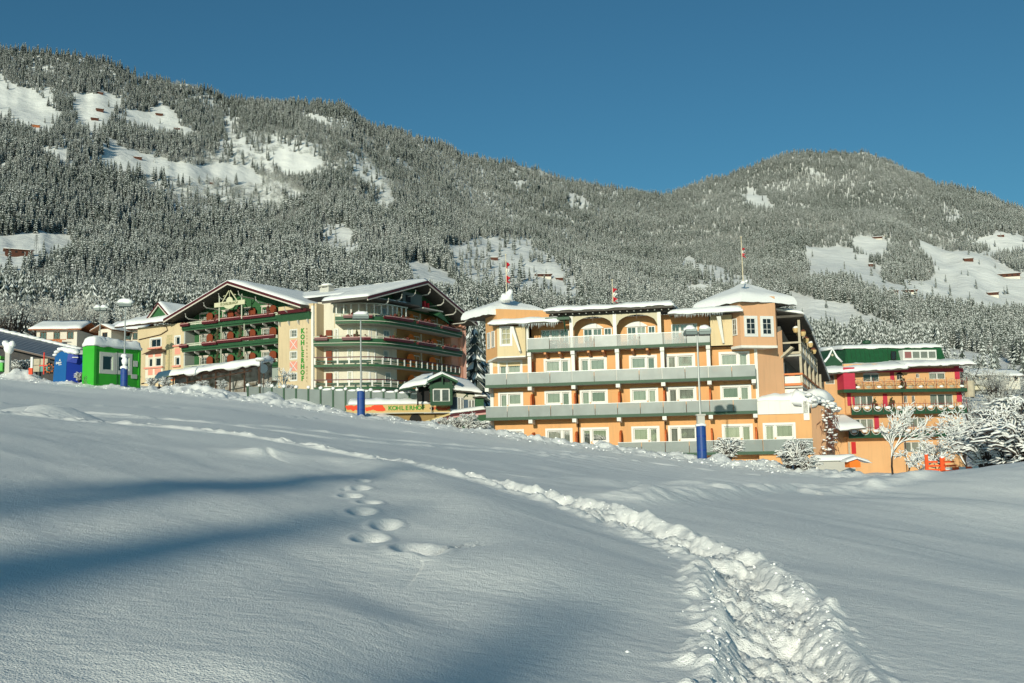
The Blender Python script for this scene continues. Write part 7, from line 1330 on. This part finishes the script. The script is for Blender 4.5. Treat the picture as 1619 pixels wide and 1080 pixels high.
# ================================================================== TREES AND BUSHES NEARER BY
def bare_tree_geo(seed, h=6., spread=.5, depth=5, nb=3, r0=.12, lean=0., snowy=1.):
    """trunk forking into ever thinner limbs; a ridge of snow lies along every limb"""
    r_ = random.Random(seed); W_ = MB(); S_ = MB()
    def limb(p, d, l, r, k):
        pts = [p]; q = Vector(p); dd = Vector(d)
        for i in range(3): dd = (dd+Vector((r_.gauss(0, .13), r_.gauss(0, .13), r_.gauss(0, .06)+(.05 if k < 2 else -.03)))).normalized(); q = q+dd*l/3; pts.append(tuple(q))
        W_.tube(pts, [r, r*.88, r*.76, r*.62], 5 if k < 2 else 3, False)
        if k >= 1 and r_.random() < .95*snowy:
            rs = r*.75+.012+.012*(k > 2); S_.tube([(a[0], a[1], a[2]+r*.7+rs*.5) for a in pts], [rs*.8, rs*r_.uniform(.9, 1.4), rs*1.1, rs*.5], 4, True)
        if k < depth:
            n = nb if k else nb+1
            for j in range(n):
                t = r_.uniform(.35, 1.) if j else 1.; i = min(2, int(t*3)); b = Vector(pts[i])+(Vector(pts[i+1])-Vector(pts[i]))*(t*3-i)
                a = r_.uniform(0, 6.283); o_ = dd.orthogonal().normalized(); o_ = Matrix.Rotation(a, 3, dd) @ o_; nd = (dd+o_*r_.uniform(.5, 1.0)*spread*(1+.2*k)+Vector((0, 0, .12))).normalized()
                limb(tuple(b), nd, l*r_.uniform(.62, .82), r*.60, k+1)
    limb((0, 0, 0), (lean, 0, 1), h*.30, r0, 0); return W_, S_
M_BARKD = mat('wet_dark_bark', (.045, .035, .03), .9)
def bare_tree(name, label, cat, u, v, Y, seed, h, group=None, **kw):
    p = at(u, v, Y); T_ = thing(name, label, cat, (p[0], p[1], p[2]-.3), random.random()*0, group); w_, s_ = bare_tree_geo(seed, h, **kw); build('branches', w_, M_BARKD, T_); build('branch_snow', s_, M_TSNOWN, T_, smooth=True); return T_
M_TSNOWN = mat('clinging_snow', (.84, .85, .82), .65)
bare_tree('bare_tree', 'slim upright bare tree thick with snow before the right hotel', 'tree', 1411, 745, 80, 3, 6.8, spread=.45, r0=.09, depth=5, nb=3)
bare_tree('bare_tree', 'wide forked bare tree laden with snow right of the orange barriers', 'tree', 1533, 748, 74, 8, 6.6, spread=.8, r0=.12, depth=6, nb=3, lean=-.25)
bare_tree('bare_tree', 'low spreading snowy tree leaning left beside the wide forked one', 'tree', 1506, 748, 77, 12, 4.6, spread=.9, r0=.09, depth=4, nb=3, lean=-.5)
bare_tree('bare_bush', 'tangled snowy bush at the foot of the slim bare tree', 'bush', 1432, 750, 76, 15, 3.6, spread=1.1, r0=.06, depth=4, nb=3, lean=.5)
bare_tree('bare_bush', 'red berried snowy bush left of the orange barriers', 'bush', 1455, 751, 74, 21, 3.0, spread=1.2, r0=.05, depth=4, nb=3)
bare_tree('bare_bush', 'sprawling snowy bush behind the orange barriers', 'bush', 1480, 750, 79, 23, 4.2, spread=1.1, r0=.06, depth=4, nb=3)
bare_tree('bare_tree', 'sparse young tree with snowy twigs beside the sign wall of the chalet hotel', 'tree', 446, 628, 112, 31, 4.8, spread=.6, r0=.06, depth=4, nb=3)
bare_tree('bare_tree', 'bushy snow dusted tree right of the round sign', 'tree', 432, 630, 111, 33, 3.2, spread=.9, r0=.06, depth=4, nb=3)
def arch_bush_geo(seed, n=70, R=1.6, h=2.6, sn=1.):
    """shoots arching out and down under their load of snow"""
    r_ = random.Random(seed); W_ = MB(); S_ = MB()
    for k in range(n):
        a = r_.random()*6.283; rr = R*r_.uniform(.25, 1.); hh = h*r_.uniform(.5, 1.)*(1-.25*rr/R); x0, y0 = .25*math.cos(a), .25*math.sin(a); pts = []
        for i in range(6): t = i/5; pts.append((x0+rr*math.cos(a)*t**1.3+r_.gauss(0, .05), y0+rr*math.sin(a)*t**1.3+r_.gauss(0, .05), hh*math.sin(min(1.9, t*2.0))**1.0))
        W_.tube([(p[0], p[1], p[2]-.03) for p in pts], [.05, .045, .04, .035, .025, .015], 3, False)
        sw = r_.uniform(.025, .07)*sn; S_.tube([(p[0], p[1], p[2]+.03+sw*.6) for p in pts[1:]], [sw*.6, sw, sw*1.15, sw*1.0, sw*.5], 5)
        for q in range(4):
            b = pts[r_.randint(1, 4)]; aa = a+r_.uniform(-1.2, 1.2); l = r_.uniform(.25, .6); c = (b[0]+l*math.cos(aa), b[1]+l*math.sin(aa), b[2]+r_.uniform(-.2, .15)); W_.tube([b, c], [.015, .008], 3, False); S_.tube([(b[0], b[1], b[2]+sw*.5), ((b[0]+c[0])/2, (b[1]+c[1])/2, (b[2]+c[2])/2+sw*.8), (c[0], c[1], c[2]+sw*.3)], [sw*.5, sw*.9, sw*.3], 4)
    return W_, S_
AB = [arch_bush_geo(40+i, 95, (1.7, 1.4, 2.1)[i], (2.8, 3.4, 2.4)[i]) for i in range(3)]
ABM = [(me_('shoots', (a.V, a.F), M_BARKD), me_('shoot_snow', (b.V, b.F), M_TSNOWN)) for a, b in AB]
for a, b in ABM: b.polygons.foreach_set('use_smooth', np.ones(len(b.polygons), dtype=bool))
def arch_bush(u, v, Y, k, sc, label, group, rz=0.):
    p = at(u, v, Y); T_ = thing('snowy_bush', label, 'bush', (p[0], p[1], p[2]-.2), rz, group); T_.scale = (sc,)*3
    for me in ABM[k]: o = bpy.data.objects.new(me.name.split('.')[0], me); o.parent = T_; COL.objects.link(o)
GB = 'snow laden bushes at the right edge'
for i, (u, v, Y, k, sc, lab) in enumerate([(1562, 742, 62, 0, 1.15, 'leftmost of the big snow laden bushes beyond the drift at the right edge'), (1596, 742, 58, 1, 1.15, 'tallest snow laden bush beyond the drift at the right edge'), (1630, 740, 56, 2, 1.3, 'snow laden bush cut by the right edge of the view'), (1578, 715, 74, 1, 1.2, 'snowy bush standing behind the front row at the right edge'), (1612, 700, 78, 0, 1.5, 'snowy bush rising over the others near the right edge'), (1548, 712, 78, 2, 1.1, 'snowy bush touching the corner of the right hotel'), (1640, 690, 80, 2, 1.6, 'rearmost snowy bush at the right edge')]): arch_bush(u, v, Y, k, sc, lab, GB, i*1.3)
GS2 = 'small snowy shrubs along the bank'
arch_bush(1151, 724, 66, 0, .62, 'dense little shrub buried in snow right of the blue padded lamp', GS2); arch_bush(1262, 738, 59, 1, .62, 'small pointed shrub with brown twigs before the annex', GS2, 1); arch_bush(1247, 735, 60, 0, .48, 'low brown twigged shrub left of the pointed one', GS2, 2); arch_bush(1277, 741, 58, 2, .42, 'flat snowy shrub at the corner of the orange annex', GS2, 3)
for i, (u, v, Y, sc, lab) in enumerate([(632, 676, 86, .36, 'round snow capped shrub under the green letters'), (590, 668, 88, .35, 'low snow capped shrub right of the blue padded lamp'), (706, 676, 86, .5, 'snowy shrub below the burgundy ramp capping, left end'), (724, 678, 85, .5, 'snowy shrub below the burgundy ramp capping, middle'), (742, 680, 84, .55, 'twiggy snowy shrub below the ramp capping, right of the middle'), (758, 682, 84, .5, 'snowy shrub between ramp wall and orange hotel'), (240, 610, 100, .4, 'snowy shrub right of the green cabin corner'), (262, 614, 99, .45, 'yellowish snowy shrub in front of the pergola'), (285, 616, 99, .38, 'snow covered shrub under the pergola end'), (320, 614, 101, .4, 'snowy shrub beneath the middle of the pergola'), (350, 616, 101, .4, 'dark snowy shrub beneath the right half of the pergola'), (33, 590, 113, .8, 'frosted bush before the dark shed'), (455, 622, 109, .5, 'snowy shrub at the foot of the lettered wall'), (125, 601, 104, .35, 'little snowy shrub between blue booth and green cabin')]): arch_bush(u, v, Y, i % 3, sc, lab, GS2, i)
# broad frosted trees: crowns of many rimed twigs
def rime_geo(seed, n=620):
    r_ = random.Random(seed); C_ = MB(); B_ = MB()
    lobes = [(r_.gauss(0, .16), r_.gauss(0, .16), r_.uniform(.45, .85), r_.uniform(.14, .24)) for _ in range(9)]
    for cx_, cy_, cz_, cr in lobes: B_.tube([(0, 0, 0), (cx_*.5, cy_*.5, cz_*.5), (cx_, cy_, cz_+cr*.6)], [.02, .012, .003], 4, False)
    for k in range(n):
        cx_, cy_, cz_, cr = r_.choice(lobes); a = r_.random()*6.283; b = math.acos(r_.uniform(-.7, 1)); q = cr*r_.uniform(.55, 1.05); n_ = Vector((math.sin(b)*math.cos(a), math.sin(b)*math.sin(a), math.cos(b))); p = Vector((cx_, cy_, cz_))+n_*q
        d = (n_+Vector((0, 0, .5))+Vector((r_.gauss(0, .3), r_.gauss(0, .3), 0))).normalized()*r_.uniform(.03, .07); w_ = d.cross(Vector((r_.random(), r_.random(), r_.random()))).normalized()*r_.uniform(.006, .013)
        C_.add([p-w_, p+w_, p+d], [(0, 1, 2)])
    return C_, B_
RG = [rime_geo(60+i) for i in range(3)]; M_RIME = mat('rimed_twigs', (.66, .67, .63), .9, noise=(5, (.22, .21, .18), .9)); RGM = [(me_('crown', (a.V, a.F), M_RIME), me_('branches', (b.V, b.F), M_BARKD)) for a, b in RG]
r_ = random.Random(77); nrt = 0
def rime(x, y, h, k, label, group):
    z = float(ground(x, y)); T_ = thing('frosted_tree', label, 'tree', (x, y, z-.2), r_.random()*6, group); T_.scale = (h*1.15, h*1.15, h)
    for me in RGM[k]: o = bpy.data.objects.new(me.name.split('.')[0], me); o.parent = T_; COL.objects.link(o)
def along(u, Y): d = ray(u, 600); return d[0]/d[1]*Y, Y
for k in range(46):
    u = r_.uniform(-30, 235) if k % 2 else r_.uniform(-30, 150); Y = r_.uniform(165, 260); x, y = along(u, Y); rime(x, y, r_.uniform(5, 9), k % 3, 'frosted broadleaf tree on the rise behind the chalets at the left', 'frosted trees behind the chalets')
for k in range(52):
    u = r_.uniform(1535, 1660); Y = r_.uniform(88, 200); x, y = along(u, Y); rime(x, y, r_.uniform(4.5, 8), k % 3, 'frosted broadleaf tree in the thicket right of the red and orange hotel', 'frosted trees right of the hotels')
for k in range(26):
    u = r_.uniform(1300, 1540); Y = r_.uniform(170, 420); x, y = along(u, Y); rime(x, y, r_.uniform(7, 11), k % 3, 'frosted tree on the slope behind the red and orange hotel', 'frosted trees behind the right hotel')
def near_spruce(u, Y, h, k, label, group): x, y = along(u, Y); spruce((x, y, float(ground(x, y))-.3), h, k, label, group, u)
GN = 'spruces between the two big hotels'
for i, (u, Y, h) in enumerate([(752, 150, 15), (764, 165, 13), (744, 190, 14), (758, 215, 16)]): near_spruce(u, Y, h, i % 5, ['tall snowy spruce seen in the gap between chalet hotel and orange hotel', 'shorter spruce close to the left edge of the orange hotel', 'spruce half hidden by the salmon corner pier', 'rear spruce in the gap between the two big hotels'][i], GN)
GR_ = 'spruces on the slopes near the right hotel'
for i in range(14): u = [1255, 1268, 1282, 1296, 1312, 1240, 1225, 1325, 1500, 1512, 1524, 1548, 1575, 1605][i]; near_spruce(u, r_.uniform(330, 520) if i < 8 else r_.uniform(250, 400), r_.uniform(13, 19), i % 5, 'dark snowy spruce on the hill between orange hotel and red hotel' if i < 8 else 'dark snowy spruce on the hill right of the red and orange hotel', GR_)
# thinner growth on the lower slopes between village and forest
n = 2600; az = rng.uniform(math.radians(-31), math.radians(31), n); r = np.sqrt(rng.uniform(215.**2, 640.**2, n)); x, y = r*np.sin(az), r*np.cos(az); z = Mz(az, r); P = np.stack([x, y, z], -1); U, V_ = pix(P)
keep = (fbm(x/60, y/60, 3, 120) > -.1) | (U < 640); 
for Q, dn in CLR: keep &= ~(inpoly(U, V_-3, Q) & (rng.random(n) > dn*.5))
keep &= ~((U > 1225) & (U < 1300) & (V_ < 560))
P, r = P[keep], r[keep]; n = len(P); de2 = rng.random(n) < .55; kd = np.where(de2, rng.integers(5, 7, n), rng.integers(0, 5, n)); hg = np.where(de2, rng.uniform(4, 8, n), rng.uniform(8, 15, n))
me = bpy.data.meshes.new('lower_wood'); me.vertices.add(n); me.vertices.foreach_set('co', (P-np.array([0, 0, .4])).astype(np.float32).ravel())
for nm, dt, arr in (('sc', 'FLOAT', hg), ('rz', 'FLOAT', rng.uniform(0, 6.28, n)), ('kd', 'INT', kd)): a = me.attributes.new(nm, dt, 'POINT'); a.data.foreach_set('value', arr.astype(np.int32 if dt == 'INT' else np.float32))
lo = bpy.data.objects.new('lower_wood', me); COL.objects.link(lo); meta(lo, kind='stuff', label='mixed frosted scrub and young spruces on the lower slope', category='woodland'); lo.modifiers.new('wood', 'NODES').node_group = g
# ================================================================== ODDS AND ENDS ON THE BANK
M_BARR = mat('signal_orange', (.85, .10, .02), .6)
for i, (u, v, Y, w_, h_, lab) in enumerate([(1466, 742, 70, .22, 1.3, 'left upright orange barrier post with net'), (1491, 742, 70, .32, 1.1, 'right orange barrier post behind the drift')]):
    T_ = thing('barrier', lab, 'barrier', gp3(u, v+6, Y), .1, 'orange barriers by the right drift'); build('upright', MB().box(-w_/2, -.05, -.3, w_/2, .05, h_), M_BARR, T_); [build('net_strip', MB().box(w_/2, -.02, .15+.28*k, w_/2+1.0-.15*k, .0, .27+.28*k), M_BARR, T_) for k in range(3)]; build('snow', MB().ball((0, 0, h_), w_*.5, 7, 4, (1, .6, .5), .2), M_SNOW, T_)
T_ = thing('barrier_rail', 'long red and white barrier rail lying low behind the drift at the right', 'barrier', gp3(1495, 746, 70), .12); [build('rail_piece', MB().box(k*.5, -.04, .12+.01*k, k*.5+.48, .04, .30+.01*k), M_BARR if k % 2 else M_WFRAME, T_) for k in range(8)]
T_hut = T_ = thing('small_hut', 'little hut with orange front peeping from under a heavy snow roof by the annex', 'hut', gp3(1352, 734, 72), .15); build('wall', MB().box(-.9, 0, -.5, .9, 1.6, .35), M_BORANGE if 'M_BORANGE' in globals() else M_ORANGE, T_); build('gable', MB().frontpoly([(-.9, .35), (.9, .35), (.2, .75)], 0, 1.6), M_BORANGE, T_)
s = MB(); snow_patch(s, (-1.6, -.5, .35), (.2, -.5, .85), (.2, 2, .85), (-1.6, 2, .35), .35, 8, 6, .08, (1, 0, 1, 1), 3, .4, .0); snow_patch(s, (.2, -.5, .85), (2.6, -.5, .1), (2.6, 2, .1), (.2, 2, .85), .35, 8, 6, .08, (1, 1, 1, 0), 4, .4, .0); build('roof_snow', s, M_SNOW, T_, smooth=True)
T_hut.scale = (.46,)*3
T_ = thing('low_wall', 'low wall capped with a flat slab of snow right of the annex corner', 'wall', gp3(1322, 733, 76), .1); build('wall', MB().box(-1.6, 0, -1., 1.5, .5, .2), M_SILV, T_); s = MB(); snow_patch(s, (-1.8, -.2, .2), (1.8, -.2, .2), (1.8, 1, .3), (-1.8, 1, .3), .4, 10, 5, .05, (1, 1, 1, 1), 5, .3, .0); build('wall_snow', s, M_SNOW, T_, smooth=True)
# crumbs of snow thrown out beside the track and along the bank
V = []; F = []; r_ = random.Random(99); n = 0
ico = MB().ball((0, 0, 0), 1, 5, 3); IV = np.array(ico.V); IF = ico.F
pts = []
tot = [math.hypot(b[0]-a[0], b[1]-a[1]) for a, b in zip(PATH[:-1], PATH[1:])]
for _ in range(1500):
    t = r_.random()**1.6*26; k = 0; a = t
    while k < len(tot)-1 and a > tot[k]: a -= tot[k]; k += 1
    p, q = PATH[k], PATH[k+1]; f = a/tot[k]; dx, dy = (q[0]-p[0])/tot[k], (q[1]-p[1])/tot[k]; off = r_.choice((-1, 1))*(.34+abs(r_.gauss(0, .10))) if r_.random() < .7 else r_.gauss(0, .3)
    pts.append((p[0]+dx*a-dy*off, p[1]+dy*a+dx*off, (.004+.013*r_.random()**3)*(1 if abs(off) > .5 else 1.3)))
zz = H(np.array([p[0] for p in pts]), np.array([p[1] for p in pts]))
for (x, y, s_), z in zip(pts, zz):
    o_ = len(V); R3_ = np.array([r_.uniform(.7, 1.4), r_.uniform(.7, 1.4), r_.uniform(.6, 1.)])*s_; V += [tuple(v) for v in (IV*R3_+np.array([x, y, z+s_*.1]))]; F += [tuple(i+o_ for i in f) for f in IF]
o = mk('snow_crumbs', V, F, M_SNOW); meta(o, kind='stuff', label='loose crumbs of snow scattered beside the trampled track', category='snow')
print('DONE', len(bpy.data.objects))

V = []; F = []; pts = []
for k in range(1600):
    i = r_.randint(1, 4); p, q = EDGE[i], EDGE[i+1]; t = r_.random(); o_ = r_.gauss(0, 1.5)-.3; dx, dy = q[0]-p[0], q[1]-p[1]; l = math.hypot(dx, dy); x, y = p[0]+dx*t-dy/l*o_, p[1]+dy*t+dx/l*o_; pts.append((x, y, .02+.07*r_.random()**3))
zz = H(np.array([p[0] for p in pts]), np.array([p[1] for p in pts]))
for (x, y, s_), z in zip(pts, zz):
    o_ = len(V); V += [tuple(v) for v in (IV*np.array([r_.uniform(.8, 1.6), r_.uniform(.8, 1.6), r_.uniform(.5, .9)])*s_+np.array([x, y, z+s_*.2]))]; F += [tuple(i+o_ for i in f) for f in IF]
o = mk('snow_clods', V, F, M_SNOW); meta(o, kind='stuff', label='ploughed clods of snow heaped along the rim of the slope', category='snow')
